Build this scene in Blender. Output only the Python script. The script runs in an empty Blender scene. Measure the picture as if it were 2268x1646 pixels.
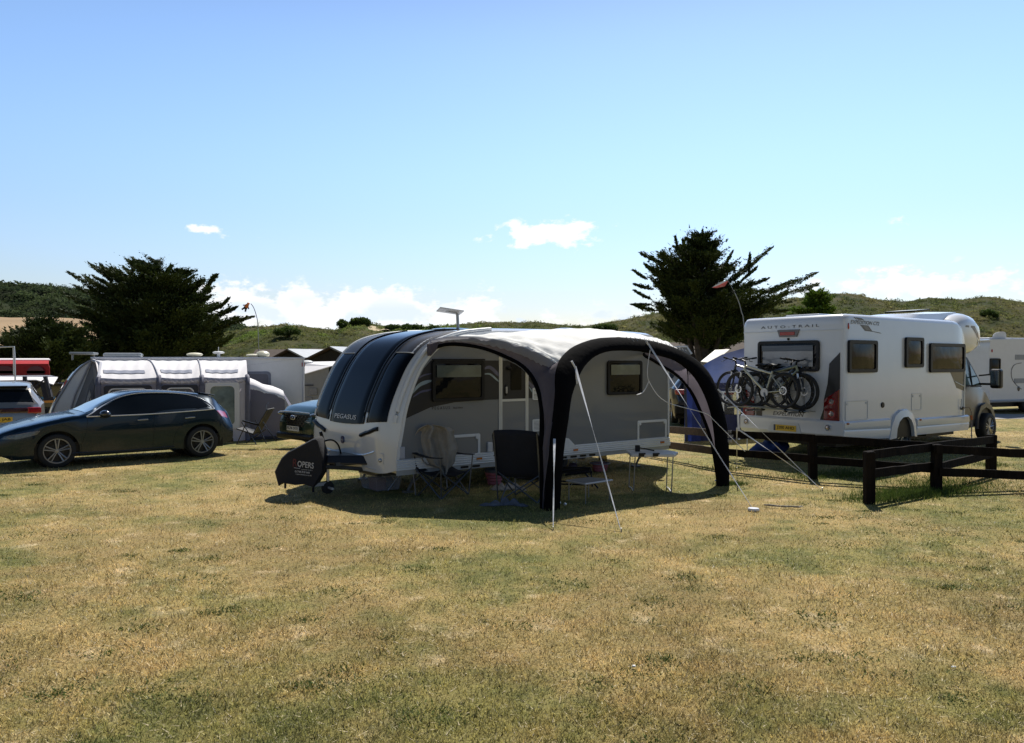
import bpy, bmesh, math, random
import numpy as np
from mathutils import Vector, Matrix
R = math.radians
random.seed(7); rng = np.random.default_rng(11)
sc = bpy.context.scene
COL = sc.collection
# ---------------------------------------------------------------- camera
FPX, HOR, CH = 1720.0, 800.0, 2.05          # focal length / horizon row in a 2268 x 1646 frame, camera height (m)
TILT = math.atan((823 - HOR) / FPX)
cam = bpy.data.cameras.new('camera'); camo = bpy.data.objects.new('camera', cam); COL.objects.link(camo)
camo.location = (0, 0, CH); camo.rotation_euler = (R(90) - TILT, 0, 0)
cam.sensor_width = 36; cam.lens = 36 * FPX / 2268; cam.clip_start = .1; cam.clip_end = 4000
sc.camera = camo
# ---------------------------------------------------------------- sun, sky, exposure
SUN_EL, SUN_AZ = 53.5, 15.0                  # degrees; azimuth from +Y towards +X
sun = bpy.data.lights.new('sun', 'SUN'); suno = bpy.data.objects.new('sun', sun); COL.objects.link(suno)
sun.energy = 5.0; sun.angle = R(.53); sun.color = (1, .95, .86)
_d = Vector((math.sin(R(SUN_AZ)) * math.cos(R(SUN_EL)), math.cos(R(SUN_AZ)) * math.cos(R(SUN_EL)), math.sin(R(SUN_EL))))
suno.rotation_euler = _d.to_track_quat('Z', 'Y').to_euler(); suno.location = (20, 40, 60)
sc.view_settings.view_transform = 'Standard'; sc.view_settings.look = 'None'
sc.view_settings.exposure = 0.32; sc.view_settings.gamma = 1
sc.cycles.use_denoising = True; sc.cycles.max_bounces = 8; sc.cycles.transparent_max_bounces = 12
W = bpy.data.worlds.new('World'); sc.world = W; W.use_nodes = True
nt = W.node_tree; nt.nodes.clear(); L = nt.links
def wn(t, **k):
    n = nt.nodes.new(t)
    for a, b in k.items(): setattr(n, a, b)
    return n
def wm(op, a, b=None, c=None):
    n = wn('ShaderNodeMath', operation=op)
    for i, q in enumerate((a, b, c)):
        if q is None: continue
        if isinstance(q, (int, float)): n.inputs[i].default_value = q
        else: L.new(q, n.inputs[i])
    return n.outputs[0]
sky = wn('ShaderNodeTexSky', sky_type='NISHITA', sun_disc=False)
sky.sun_elevation = R(SUN_EL); sky.sun_rotation = R(SUN_AZ); sky.air_density = 1.15; sky.dust_density = .35; sky.ozone_density = 2.0
tc = wn('ShaderNodeTexCoord'); sep = wn('ShaderNodeSeparateXYZ'); L.new(tc.outputs['Generated'], sep.inputs[0])
az = wm('MULTIPLY', wm('ARCTAN2', sep.outputs[0], sep.outputs[1]), 57.2958)
el = wm('MULTIPLY', wm('ARCSINE', sep.outputs[2]), 57.2958)
cmb = wn('ShaderNodeCombineXYZ'); L.new(az, cmb.inputs[0]); L.new(wm('MULTIPLY', el, 1.7), cmb.inputs[1])
noi = wn('ShaderNodeTexNoise'); noi.inputs['Scale'].default_value = .55; noi.inputs['Detail'].default_value = 9; noi.inputs['Roughness'].default_value = .62
L.new(cmb.outputs[0], noi.inputs['Vector']); nz = noi.outputs['Fac']
noi2 = wn('ShaderNodeTexNoise'); noi2.inputs['Scale'].default_value = .28; noi2.inputs['Detail'].default_value = 5
L.new(cmb.outputs[0], noi2.inputs['Vector']); nz2 = noi2.outputs['Fac']
# cloud bodies: (azimuth, elevation, half width, half height, weight) in degrees of sky
CL = [(1.7,9.2,2.7,.85,1.05),(3.7,9.3,2.6,1.05,1.05),(.3,9.4,1.2,1.1,.7),(-1.3,8.95,1.6,.45,.52),(-.6,9.5,.9,.4,.45),(7.6,9.6,.8,.8,.33),
      (-21.6,8.95,1.7,.4,.56),(-19.3,8.55,1.7,.28,.5),(23.4,8.9,1.4,.55,.36),(26.4,8.9,1.1,.6,.5),
      (-19.5,3.6,4.0,1.9,1.1),(-15.5,3.2,4.5,2.0,1.15),(-9.5,3.4,4.4,1.9,1.15),(-4.2,3.0,3.0,1.6,.95),(-2.3,3.5,1.7,1.9,.95),(1.5,2.2,5,1.0,.8),
      (-28,1.2,9,1.3,.7),(27,5.0,9,1.3,.75),(12,3.0,12,1.6,.6)]
dens = None
for a0, e0, ra, re, w in CL:
    q = wm('ADD', wm('POWER', wm('ABSOLUTE', wm('DIVIDE', wm('SUBTRACT', az, a0), ra)), 2), wm('POWER', wm('ABSOLUTE', wm('DIVIDE', wm('SUBTRACT', el, e0), re)), 2))
    v = wm('MULTIPLY', wm('POWER', 2.718, wm('MULTIPLY', q, -.8)), w)
    dens = v if dens is None else wm('MAXIMUM', dens, v)
field = wm('SUBTRACT', wm('ADD', dens, wm('MULTIPLY', wm('MULTIPLY', wm('SUBTRACT', nz, .5), 2.5), wm('MINIMUM', wm('MULTIPLY', dens, 2.6), 1.0))), .36)
mr = wn('ShaderNodeMapRange', interpolation_type='SMOOTHSTEP'); L.new(field, mr.inputs['Value'])
mr.inputs['From Min'].default_value = 0; mr.inputs['From Max'].default_value = .45
# grey-blue undersides inside the low bank, white elsewhere
mg = wn('ShaderNodeMapRange', interpolation_type='SMOOTHSTEP'); L.new(nz2, mg.inputs['Value'])
mg.inputs['From Min'].default_value = .46; mg.inputs['From Max'].default_value = .6
low = wn('ShaderNodeMapRange'); L.new(el, low.inputs['Value']); low.inputs['From Min'].default_value = 5.2; low.inputs['From Max'].default_value = 3.8
ccol = wn('ShaderNodeMix', data_type='RGBA'); L.new(wm('MULTIPLY', mg.outputs[0], low.outputs[0]), ccol.inputs['Factor'])
ccol.inputs['A'].default_value = (7.2, 7.3, 7.5, 1); ccol.inputs['B'].default_value = (5.6, 6.3, 7.2, 1)
hs = wn('ShaderNodeHueSaturation'); L.new(sky.outputs[0], hs.inputs['Color']); hs.inputs['Hue'].default_value = .49; hs.inputs['Saturation'].default_value = 1.08; hs.inputs['Value'].default_value = 1.0
mix = wn('ShaderNodeMix', data_type='RGBA'); L.new(mr.outputs[0], mix.inputs['Factor']); 
tilt = wn('ShaderNodeMapRange', interpolation_type='SMOOTHSTEP'); L.new(az, tilt.inputs['Value'])     # the sky is paler towards the sun's side
tilt.inputs['From Min'].default_value = -55; tilt.inputs['From Max'].default_value = 45; tilt.inputs['To Min'].default_value = 1.0; tilt.inputs['To Max'].default_value = 1.18
sc_ = wn('ShaderNodeVectorMath', operation='SCALE'); L.new(hs.outputs[0], sc_.inputs[0]); L.new(tilt.outputs[0], sc_.inputs['Scale'])
vt = wn('ShaderNodeFloatCurve')                                  # deeper blue overhead, a little less glare on the horizon
cv = vt.mapping.curves[0]; cv.points[0].location = (0, .66); cv.points[1].location = (1, .28)
for px_, py_ in ((.06, .72), (.16, .88), (.30, 1.0), (.45, .80), (.65, .42)): cv.points.new(px_, py_)
vt.mapping.update(); L.new(wm('MAXIMUM', sep.outputs[2], 0.0), vt.inputs['Value'])
anti = wn('ShaderNodeMapRange', interpolation_type='SMOOTHSTEP'); L.new(sep.outputs[1], anti.inputs['Value'])       # the sky away from the sun is a deeper blue
anti.inputs['From Min'].default_value = -.35; anti.inputs['From Max'].default_value = .45; anti.inputs['To Min'].default_value = .58; anti.inputs['To Max'].default_value = 1
sc2_ = wn('ShaderNodeVectorMath', operation='SCALE'); L.new(sc_.outputs[0], sc2_.inputs[0]); L.new(wm('MULTIPLY', vt.outputs[0], anti.outputs[0]), sc2_.inputs['Scale'])
tint = wn('ShaderNodeMix', data_type='RGBA', blend_type='MULTIPLY'); tint.inputs['Factor'].default_value = 1; L.new(sc2_.outputs[0], tint.inputs['A']); tint.inputs['B'].default_value = (.95, .915, 1.05, 1)
L.new(tint.outputs['Result'], mix.inputs['A']); L.new(ccol.outputs['Result'], mix.inputs['B'])
bg = wn('ShaderNodeBackground'); L.new(mix.outputs['Result'], bg.inputs['Color']); bg.inputs['Strength'].default_value = .12
wo = wn('ShaderNodeOutputWorld'); L.new(bg.outputs[0], wo.inputs['Surface'])

# ---------------------------------------------------------------- measuring helpers (pixel of the 2268 x 1646 frame -> place)
def ray(px, py):
    x = (px - 1134) / FPX; z = (823 - py) / FPX
    return (x, math.cos(TILT) + z * math.sin(TILT), -math.sin(TILT) + z * math.cos(TILT))
def gp(px, py, z=0.0):
    r = ray(px, py); k = (z - CH) / r[2]; return Vector((r[0] * k, r[1] * k, z))
def at(px, py, Y):
    r = ray(px, py); k = Y / r[1]; return Vector((r[0] * k, Y, CH + r[2] * k))
def plane(px, py, o, a, v=0.0):       # (u, z) where the ray meets the vertical plane v = const of a frame (origin o, yaw a)
    n = (-math.sin(a), math.cos(a)); ox, oy = o[0] + n[0] * v, o[1] + n[1] * v
    r = ray(px, py); k = (n[0] * ox + n[1] * oy) / (n[0] * r[0] + n[1] * r[1])
    x, y = r[0] * k - ox, r[1] * k - oy
    return x * math.cos(a) + y * math.sin(a), CH + r[2] * k
def crossplane(px, py, o, a, u=0.0):  # (v, z) on the plane u = const
    d = (math.cos(a), math.sin(a)); ox, oy = o[0] + d[0] * u, o[1] + d[1] * u
    r = ray(px, py); k = (d[0] * ox + d[1] * oy) / (d[0] * r[0] + d[1] * r[1])
    x, y = r[0] * k - ox, r[1] * k - oy
    return -x * math.sin(a) + y * math.cos(a), CH + r[2] * k

# ---------------------------------------------------------------- mesh helpers
def tag(o, label=None, cat=None, group=None, kind=None):
    if label: o['label'] = label
    if cat: o['category'] = cat
    if group: o['group'] = group
    if kind: o['kind'] = kind
    return o
def thing(name, label, cat, loc=(0, 0, 0), rz=0.0, group=None):
    o = bpy.data.objects.new(name, None); COL.objects.link(o)
    o.location = loc; o.rotation_euler = (0, 0, rz); o.empty_display_size = .2
    return tag(o, label, cat, group)
def minv(o):
    return (Matrix.Translation(o.location) @ Matrix.Rotation(o.rotation_euler[2], 4, 'Z')).inverted()
SPLIT = {'skirt_slot', 'lock', 'strap', 'eyelet', 'side_skirt', 'rear_seam', 'carrier_frame', 'wheel_strap', 'roof_decal', 'navy_wall', 'seam', 'front_wall_pair', 'hinge'}
class MB:
    def __init__(s): s.v = []; s.f = []; s.m = []
    def add(s, vs, fs, m=0):
        b = len(s.v); s.v.extend([tuple(p) for p in vs]); s.f.extend([tuple(i + b for i in f) for f in fs]); s.m.extend([m] * len(fs)); return s
    def box(s, x0, x1, y0, y1, z0, z1, m=0):
        return s.add([(x0,y0,z0),(x1,y0,z0),(x1,y1,z0),(x0,y1,z0),(x0,y0,z1),(x1,y0,z1),(x1,y1,z1),(x0,y1,z1)],
                     [(0,3,2,1),(4,5,6,7),(0,1,5,4),(1,2,6,5),(2,3,7,6),(3,0,4,7)], m)
    def obox(s, c, ax, ay, az, m=0):          # oriented box: centre and three half-axis vectors
        c, ax, ay, az = map(Vector, (c, ax, ay, az)); vs = []
        for k in (-1, 1):
            for i, j in ((-1,-1),(1,-1),(1,1),(-1,1)): vs.append(c + ax * i + ay * j + az * k)
        return s.add(vs, [(0,3,2,1),(4,5,6,7),(0,1,5,4),(1,2,6,5),(2,3,7,6),(3,0,4,7)], m)
    def prism(s, poly, axis, a, b, m=0):      # poly in the two other axes, extruded along axis from a to b
        def P(p, t):
            return {'x': (t, p[0], p[1]), 'y': (p[0], t, p[1]), 'z': (p[0], p[1], t)}[axis]
        n = len(poly)
        vs = [P(p, a) for p in poly] + [P(p, b) for p in poly]
        return s.add(vs, [tuple(range(n)), tuple(range(2 * n - 1, n - 1, -1))] + [(i, i + n, (i + 1) % n + n, (i + 1) % n) for i in range(n)], m)
    def loft(s, rings, cap=True, m=0, closed=True):
        n = len(rings[0]); vs = [p for r in rings for p in r]; fs = []
        for k in range(len(rings) - 1):
            for i in range(n if closed else n - 1):
                j = (i + 1) % n; fs.append((k*n+i, k*n+j, (k+1)*n+j, (k+1)*n+i))
        if cap and closed: fs += [tuple(range(n))[::-1], tuple(range((len(rings)-1)*n, len(rings)*n))]
        return s.add(vs, fs, m)
    def tube(s, pts, r, n=8, m=0, sq=1.0, up=(0, 0, 1)):
        pts = [Vector(p) for p in pts]; rs = r if isinstance(r, (list, tuple)) else [r] * len(pts); rings = []
        for i, p in enumerate(pts):
            t = (pts[min(i+1, len(pts)-1)] - pts[max(i-1, 0)]).normalized()
            u = Vector(up)
            if abs(t.dot(u)) > .97: u = Vector((1, 0, 0)) if abs(t.x) < .9 else Vector((0, 1, 0))
            a = t.cross(u).normalized(); b = a.cross(t).normalized()
            rings.append([p + a * math.cos(2*math.pi*k/n) * rs[i] + b * math.sin(2*math.pi*k/n) * rs[i] * sq for k in range(n)])
        return s.loft(rings, True, m)
    def grid(s, P, m=0, flip=False):
        a, b = len(P), len(P[0]); fs = []
        for i in range(a - 1):
            for j in range(b - 1):
                f = (i*b+j, i*b+j+1, (i+1)*b+j+1, (i+1)*b+j); fs.append(f[::-1] if flip else f)
        return s.add([p for r in P for p in r], fs, m)
    def lathe(s, prof, c=(0, 0, 0), axis='z', n=24, m=0, cap=True):
        rings = []
        for r, h in prof:
            ring = []
            for k in range(n):
                a = 2 * math.pi * k / n; x, y = r * math.cos(a), r * math.sin(a)
                q = {'z': (x, y, h), 'y': (x, h, y), 'x': (h, x, y)}[axis]
                ring.append((c[0]+q[0], c[1]+q[1], c[2]+q[2]))
            rings.append(ring)
        return s.loft(rings, cap, m)
    def ell(s, c, r, n=12, m=0):
        k = n // 2 + 1; rings = []
        for i in range(k):
            t = math.pi * (i + .02) / (k - 1 + .04); rings.append([(c[0]+r[0]*math.sin(t)*math.cos(2*math.pi*j/n), c[1]+r[1]*math.sin(t)*math.sin(2*math.pi*j/n), c[2]-r[2]*math.cos(t)) for j in range(n)])
        return s.loft(rings, True, m)
    def build(s, name, mat, parent=None, smooth=False, bevel=0, world=False, solid=0, seg=2, ang=35):
        if name in SPLIT:
            SPLIT.discard(name)
            par = list(range(len(s.v)))
            def fd(i):
                while par[i] != i: par[i] = par[par[i]]; i = par[i]
                return i
            for f in s.f:
                for q in f[1:]: par[fd(q)] = fd(f[0])
            groups = {}
            for f in s.f: groups.setdefault(fd(f[0]), []).append(f)
            for fs in groups.values():
                ids = sorted({q for f in fs for q in f}); mp = {q: i for i, q in enumerate(ids)}; m2 = MB(); m2.v = [s.v[q] for q in ids]; m2.f = [tuple(mp[q] for q in f) for f in fs]; m2.m = [0] * len(fs)
                o = m2.build(name, mat, parent, smooth, bevel, world, solid, seg, ang)
            SPLIT.add(name); return o
        me = bpy.data.meshes.new(name); vs = s.v
        if world and parent is not None:
            M = minv(parent); vs = [tuple(M @ Vector(p)) for p in vs]
        me.from_pydata(vs, [], s.f); me.update()
        mats = mat if isinstance(mat, (list, tuple)) else [mat]
        for q in mats: me.materials.append(q)
        if len(mats) > 1: me.polygons.foreach_set('material_index', s.m)
        o = bpy.data.objects.new(name, me); COL.objects.link(o)
        if parent is not None: o.parent = parent
        bm = bmesh.new(); bm.from_mesh(me); bmesh.ops.recalc_face_normals(bm, faces=bm.faces); bm.to_mesh(me); bm.free()
        if smooth:
            me.polygons.foreach_set('use_smooth', [True] * len(me.polygons)); me.set_sharp_from_angle(angle=R(ang))
        if solid:
            q = o.modifiers.new('solid', 'SOLIDIFY'); q.thickness = solid; q.offset = 0
        if bevel:
            q = o.modifiers.new('bevel', 'BEVEL'); q.width = bevel; q.segments = seg; q.limit_method = 'ANGLE'; q.angle_limit = R(40); q.harden_normals = False
        return o
def rrect(x0, x1, z0, z1, r, n=4):            # rounded rectangle outline, counter-clockwise
    pts = []
    for cx, cz, a0 in ((x1-r, z0+r, -90), (x1-r, z1-r, 0), (x0+r, z1-r, 90), (x0+r, z0+r, 180)):
        for k in range(n + 1):
            a = R(a0 + 90 * k / n); pts.append((cx + r * math.cos(a), cz + r * math.sin(a)))
    return pts
def frame_ring(mb, outer, inner, axis, a, b, m=0):      # ring between two outlines with the same count
    def P(p, t): return {'x': (t, p[0], p[1]), 'y': (p[0], t, p[1]), 'z': (p[0], p[1], t)}[axis]
    n = len(outer)
    mb.add([P(p, a) for p in outer] + [P(p, a) for p in inner] + [P(p, b) for p in outer] + [P(p, b) for p in inner],
           [(i, (i+1)%n, n+(i+1)%n, n+i) for i in range(n)] + [(2*n+i, 3*n+i, 3*n+(i+1)%n, 2*n+(i+1)%n) for i in range(n)] +
           [(i, 2*n+i, 2*n+(i+1)%n, (i+1)%n) for i in range(n)] + [(n+i, n+(i+1)%n, 3*n+(i+1)%n, 3*n+i) for i in range(n)], m)
def smooth_curve(pts, n=8):                   # Catmull-Rom through points
    pts = [Vector(p) for p in pts]; out = []
    for i in range(len(pts) - 1):
        p0 = pts[max(i-1, 0)]; p1 = pts[i]; p2 = pts[i+1]; p3 = pts[min(i+2, len(pts)-1)]
        for k in range(n):
            t = k / n
            out.append(.5 * ((2*p1) + (p2-p0)*t + (2*p0-5*p1+4*p2-p3)*t*t + (3*p1-p0-3*p2+p3)*t*t*t))
    out.append(pts[-1]); return out
def text(s, org, xd, up, h, w, mat, parent, name='lettering', shear=0, bold=0, ext=.0015, center=True):
    cu = bpy.data.curves.new(name, 'FONT'); cu.body = s; cu.size = 1; cu.shear = shear; cu.offset = bold; cu.fill_mode = 'BOTH'; cu.resolution_u = 3
    tmp = bpy.data.objects.new('tmp', cu); me = bpy.data.meshes.new_from_object(tmp)
    bpy.data.objects.remove(tmp); bpy.data.curves.remove(cu)
    co = np.empty(len(me.vertices) * 3); me.vertices.foreach_get('co', co); co = co.reshape(-1, 3)
    mn, mx = co.min(0), co.max(0); sx = w / (mx[0] - mn[0]); sy = h / (mx[1] - mn[1])
    xd = np.array(xd, float); xd /= np.linalg.norm(xd); up = np.array(up, float); up /= np.linalg.norm(up)
    c = (mn + mx) / 2
    P = np.array(org, float) + np.outer((co[:, 0] - c[0]) * sx, xd) + np.outer((co[:, 1] - c[1]) * sy, up)
    me.vertices.foreach_set('co', P.ravel()); me.name = name; me.materials.clear(); me.materials.append(mat)
    o = bpy.data.objects.new(name, me); COL.objects.link(o)
    if parent is not None: o.parent = parent
    return o
def copy_tree(o, parent=None):
    c = o.copy(); COL.objects.link(c)
    if parent is not None: c.parent = parent
    for ch in list(o.children): copy_tree(ch, c)
    return c
# ---------------------------------------------------------------- materials
MATS = {}
def mat(name, col, rough=.5, metal=0.0, coat=0.0, var=.12, vs=6.0, bump=0.0, bs=40.0, spec=.5, trans=0.0, alpha=1.0, col2=None, detail=4, rv=.0, sheen=0.0, stretch=None):
    if name in MATS: return MATS[name]
    m = bpy.data.materials.new(name); m.use_nodes = True; t = m.node_tree; N = t.nodes; K = t.links; b = N['Principled BSDF']; out = N['Material Output']
    c1 = tuple(col) + (1,); c2 = (tuple(col2) if col2 else tuple(min(1, q * (1 - var)) for q in col)) + (1,)
    co = N.new('ShaderNodeTexCoord'); vec = co.outputs['Object']
    if stretch:
        mp = N.new('ShaderNodeMapping'); mp.inputs['Scale'].default_value = stretch; K.new(vec, mp.inputs[0]); vec = mp.outputs[0]
    n = N.new('ShaderNodeTexNoise'); n.inputs['Scale'].default_value = vs; n.inputs['Detail'].default_value = detail; K.new(vec, n.inputs['Vector'])
    r = N.new('ShaderNodeMapRange'); K.new(n.outputs['Fac'], r.inputs['Value']); r.inputs['From Min'].default_value = .32; r.inputs['From Max'].default_value = .68
    x = N.new('ShaderNodeMix'); x.data_type = 'RGBA'; x.inputs['A'].default_value = c1; x.inputs['B'].default_value = c2; K.new(r.outputs[0], x.inputs['Factor'])
    K.new(x.outputs['Result'], b.inputs['Base Color'])
    b.inputs['Roughness'].default_value = rough; b.inputs['Metallic'].default_value = metal; b.inputs['Coat Weight'].default_value = coat
    b.inputs['Coat Roughness'].default_value = .04; b.inputs['Specular IOR Level'].default_value = spec; b.inputs['Alpha'].default_value = alpha
    if sheen: b.inputs['Sheen Weight'].default_value = sheen
    if rv:
        r2 = N.new('ShaderNodeMapRange'); K.new(n.outputs['Fac'], r2.inputs['Value']); r2.inputs['To Min'].default_value = rough - rv; r2.inputs['To Max'].default_value = rough + rv; K.new(r2.outputs[0], b.inputs['Roughness'])
    if bump:
        n2 = N.new('ShaderNodeTexNoise'); n2.inputs['Scale'].default_value = bs; n2.inputs['Detail'].default_value = 3; K.new(vec, n2.inputs['Vector'])
        bp = N.new('ShaderNodeBump'); bp.inputs['Strength'].default_value = bump; bp.inputs['Distance'].default_value = .02; K.new(n2.outputs['Fac'], bp.inputs['Height']); K.new(bp.outputs[0], b.inputs['Normal'])
    if trans:
        tr = N.new('ShaderNodeBsdfTranslucent'); K.new(x.outputs['Result'], tr.inputs['Color']); ms = N.new('ShaderNodeMixShader'); ms.inputs[0].default_value = trans
        K.new(b.outputs[0], ms.inputs[1]); K.new(tr.outputs[0], ms.inputs[2]); K.new(ms.outputs[0], out.inputs['Surface'])
    MATS[name] = m; return m
def glass(name, tint=(.5, .55, .58), fac=.5, rough=.03, body=.1):     # see-through sheet: mix of transparent and glossy dark
    if name in MATS: return MATS[name]
    m = bpy.data.materials.new(name); m.use_nodes = True; t = m.node_tree; N = t.nodes; K = t.links; b = N['Principled BSDF']; out = N['Material Output']
    b.inputs['Base Color'].default_value = (tint[0]*body, tint[1]*body, tint[2]*body, 1); b.inputs['Roughness'].default_value = rough; b.inputs['Specular IOR Level'].default_value = .6
    tp = N.new('ShaderNodeBsdfTransparent'); tp.inputs[0].default_value = tuple(tint) + (1,)
    ms = N.new('ShaderNodeMixShader'); ms.inputs[0].default_value = fac; K.new(b.outputs[0], ms.inputs[1]); K.new(tp.outputs[0], ms.inputs[2]); K.new(ms.outputs[0], out.inputs['Surface'])
    MATS[name] = m; return m
def metalflake(name, col, rough=.35, metal=.6): return mat(name, col, rough, metal, coat=.55, spec=.3, var=.05, vs=2)
WHITE = mat('white_gelcoat', (.74, .76, .77), .22, coat=.5, var=.03, vs=1.5)
BLACKP = mat('black_plastic', (.009, .009, .010), .4, var=.3, spec=.25)
RUBBER = mat('rubber', (.014, .014, .014), .75, var=.3, bump=.2)
CHROME = mat('bright_metal', (.72, .73, .75), .3, .55, var=.05)
STEEL = mat('dull_steel', (.34, .35, .36), .4, .9, var=.2)
DGLASS = mat('tinted_acrylic', (.006, .007, .009), .07, spec=.25, var=.2, vs=2, bump=.6, bs=2.6)
SGLASS = mat('tinted_acrylic_smooth', (.004, .005, .007), .07, spec=.14, var=.2, vs=2)
def S(a, b, x):
    t = min(1.0, max(0.0, (x - a) / (b - a))); return t * t * (3 - 2 * t)
def tz(x, y):
    return (.11 * S(5.2, 7.0, x) * S(13.4, 15.2, y) + .1 * S(8, 14, x) * S(20, 28, y) - .42 * S(17.0, 22.5, y) * (1 - S(-7, -2, x))
            + .012 * math.sin(x * .9 + 1) * math.sin(y * .7))
# ================================================================ the land
def ramp_nodes(N, K, vec, scale, lo, hi, detail=6, rough=.6):
    n = N.new('ShaderNodeTexNoise'); n.inputs['Scale'].default_value = scale; n.inputs['Detail'].default_value = detail; n.inputs['Roughness'].default_value = rough
    K.new(vec, n.inputs['Vector']); r = N.new('ShaderNodeMapRange'); r.interpolation_type = 'SMOOTHSTEP'
    K.new(n.outputs['Fac'], r.inputs['Value']); r.inputs['From Min'].default_value = lo; r.inputs['From Max'].default_value = hi
    return r.outputs[0]
def mixc(N, K, f, a, b):
    x = N.new('ShaderNodeMix'); x.data_type = 'RGBA'
    for k, q in (('A', a), ('B', b)):
        if isinstance(q, tuple): x.inputs[k].default_value = q + (1,)
        else: K.new(q, x.inputs[k])
    if isinstance(f, float): x.inputs['Factor'].default_value = f
    else: K.new(f, x.inputs['Factor'])
    return x.outputs['Result']
def turf_colour(N, K, vec, blade=False):
    k = 1.0
    straw = (.49, .355, .15); brown = (.32, .235, .095); green = (.215, .225, .058); dgreen = (.145, .16, .043); pale = (.68, .53, .31)
    c = mixc(N, K, ramp_nodes(N, K, vec, .55, .38, .62), brown, straw)
    c = mixc(N, K, ramp_nodes(N, K, vec, 2.3, .56, .72), c, pale)
    mp = N.new('ShaderNodeMapping'); mp.inputs['Location'].default_value = (13, 7, 3); K.new(vec, mp.inputs[0])
    g1 = ramp_nodes(N, K, mp.outputs[0], .42, .42, .60, 7, .62)
    g2 = ramp_nodes(N, K, mp.outputs[0], 3.1, .40, .62, 4)
    mu = N.new('ShaderNodeMath'); mu.operation = 'MULTIPLY'; K.new(g1, mu.inputs[0]); mu.inputs[1].default_value = .62
    ad = N.new('ShaderNodeMath'); ad.operation = 'MULTIPLY_ADD'; K.new(g2, ad.inputs[0]); ad.inputs[1].default_value = .28; K.new(mu.outputs[0], ad.inputs[2]); ad.use_clamp = True
    gg = mixc(N, K, g2, green, dgreen)
    return mixc(N, K, ad.outputs[0], c, gg)
def turf_mat(name, blade):
    m = bpy.data.materials.new(name); m.use_nodes = True; t = m.node_tree; N = t.nodes; K = t.links; b = N['Principled BSDF']; out = N['Material Output']
    g = N.new('ShaderNodeNewGeometry'); vec = g.outputs['Position']
    c = turf_colour(N, K, vec)
    if blade:
        a = N.new('ShaderNodeAttribute'); a.attribute_name = 'tone'
        mr = N.new('ShaderNodeMapRange'); K.new(a.outputs['Fac'], mr.inputs['Value']); mr.inputs['To Min'].default_value = .2; mr.inputs['To Max'].default_value = 2.5
        v = N.new('ShaderNodeVectorMath'); v.operation = 'SCALE'; K.new(c, v.inputs[0]); K.new(mr.outputs[0], v.inputs['Scale'])
        c = v.outputs[0]
        b.inputs['Roughness'].default_value = .5; b.inputs['Specular IOR Level'].default_value = .5
        tr = N.new('ShaderNodeBsdfTranslucent'); K.new(c, tr.inputs['Color']); ms = N.new('ShaderNodeMixShader'); ms.inputs[0].default_value = .35
        K.new(b.outputs[0], ms.inputs[1]); K.new(tr.outputs[0], ms.inputs[2]); K.new(ms.outputs[0], out.inputs['Surface'])
    else:
        f = ramp_nodes(N, K, vec, 38, .3, .72, 5, .75)
        dk = N.new('ShaderNodeVectorMath'); dk.operation = 'SCALE'; K.new(c, dk.inputs[0]); dk.inputs['Scale'].default_value = .42
        c = mixc(N, K, f, dk.outputs[0], c)
        f2 = ramp_nodes(N, K, vec, 170, .35, .75, 2)
        c2 = N.new('ShaderNodeVectorMath'); c2.operation = 'SCALE'; K.new(c, c2.inputs[0]); c2.inputs['Scale'].default_value = 1.55
        c = mixc(N, K, f2, c, c2.outputs[0])
        b.inputs['Roughness'].default_value = .9; b.inputs['Specular IOR Level'].default_value = .2
        n2 = N.new('ShaderNodeTexNoise'); n2.inputs['Scale'].default_value = 45; n2.inputs['Detail'].default_value = 6; n2.inputs['Roughness'].default_value = .7; K.new(vec, n2.inputs['Vector'])
        bp = N.new('ShaderNodeBump'); bp.inputs['Strength'].default_value = .8; bp.inputs['Distance'].default_value = .03; K.new(n2.outputs['Fac'], bp.inputs['Height']); K.new(bp.outputs[0], b.inputs['Normal'])
    K.new(c, b.inputs['Base Color'])
    return m
def cspace(edges):                 # piecewise spacing
    out = []
    for a, b, st in edges:
        k = max(1, int(round((b - a) / st))); out += [a + (b - a) * i / k for i in range(k)]
    return out + [edges[-1][1]]
xs = cspace([(-900, -100, 80), (-100, -30, 10), (-30, 30, .6), (30, 100, 10), (100, 900, 80)])
ys = cspace([(-60, 0, 10), (0, 34, .6), (34, 80, 4), (80, 200, 20), (200, 1800, 160)])
mb = MB(); mb.grid([[(x, y, tz(x, y)) for x in xs] for y in ys])
tag(mb.build('ground', turf_mat('dry_turf', False), smooth=True), kind='structure')
# gravel road behind the motorhome
GRAV = mat('gravel', (.42, .40, .38), .9, var=.4, vs=25, bump=.6, bs=60)
mb = MB(); rows = []
for i in range(41):
    x = 11.5 + i * 1.2; yc = 25.6 + .05 * (x - 12) + .25 * math.sin(x * .5)
    rows.append([(x, yc + q, tz(x, yc + q) + .012) for q in (-.9 - .15 * math.sin(x * 1.7), 0, .9 + .15 * math.sin(x * 1.3))])
mb.grid(rows); tag(mb.build('road', GRAV, smooth=True), kind='structure')
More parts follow.
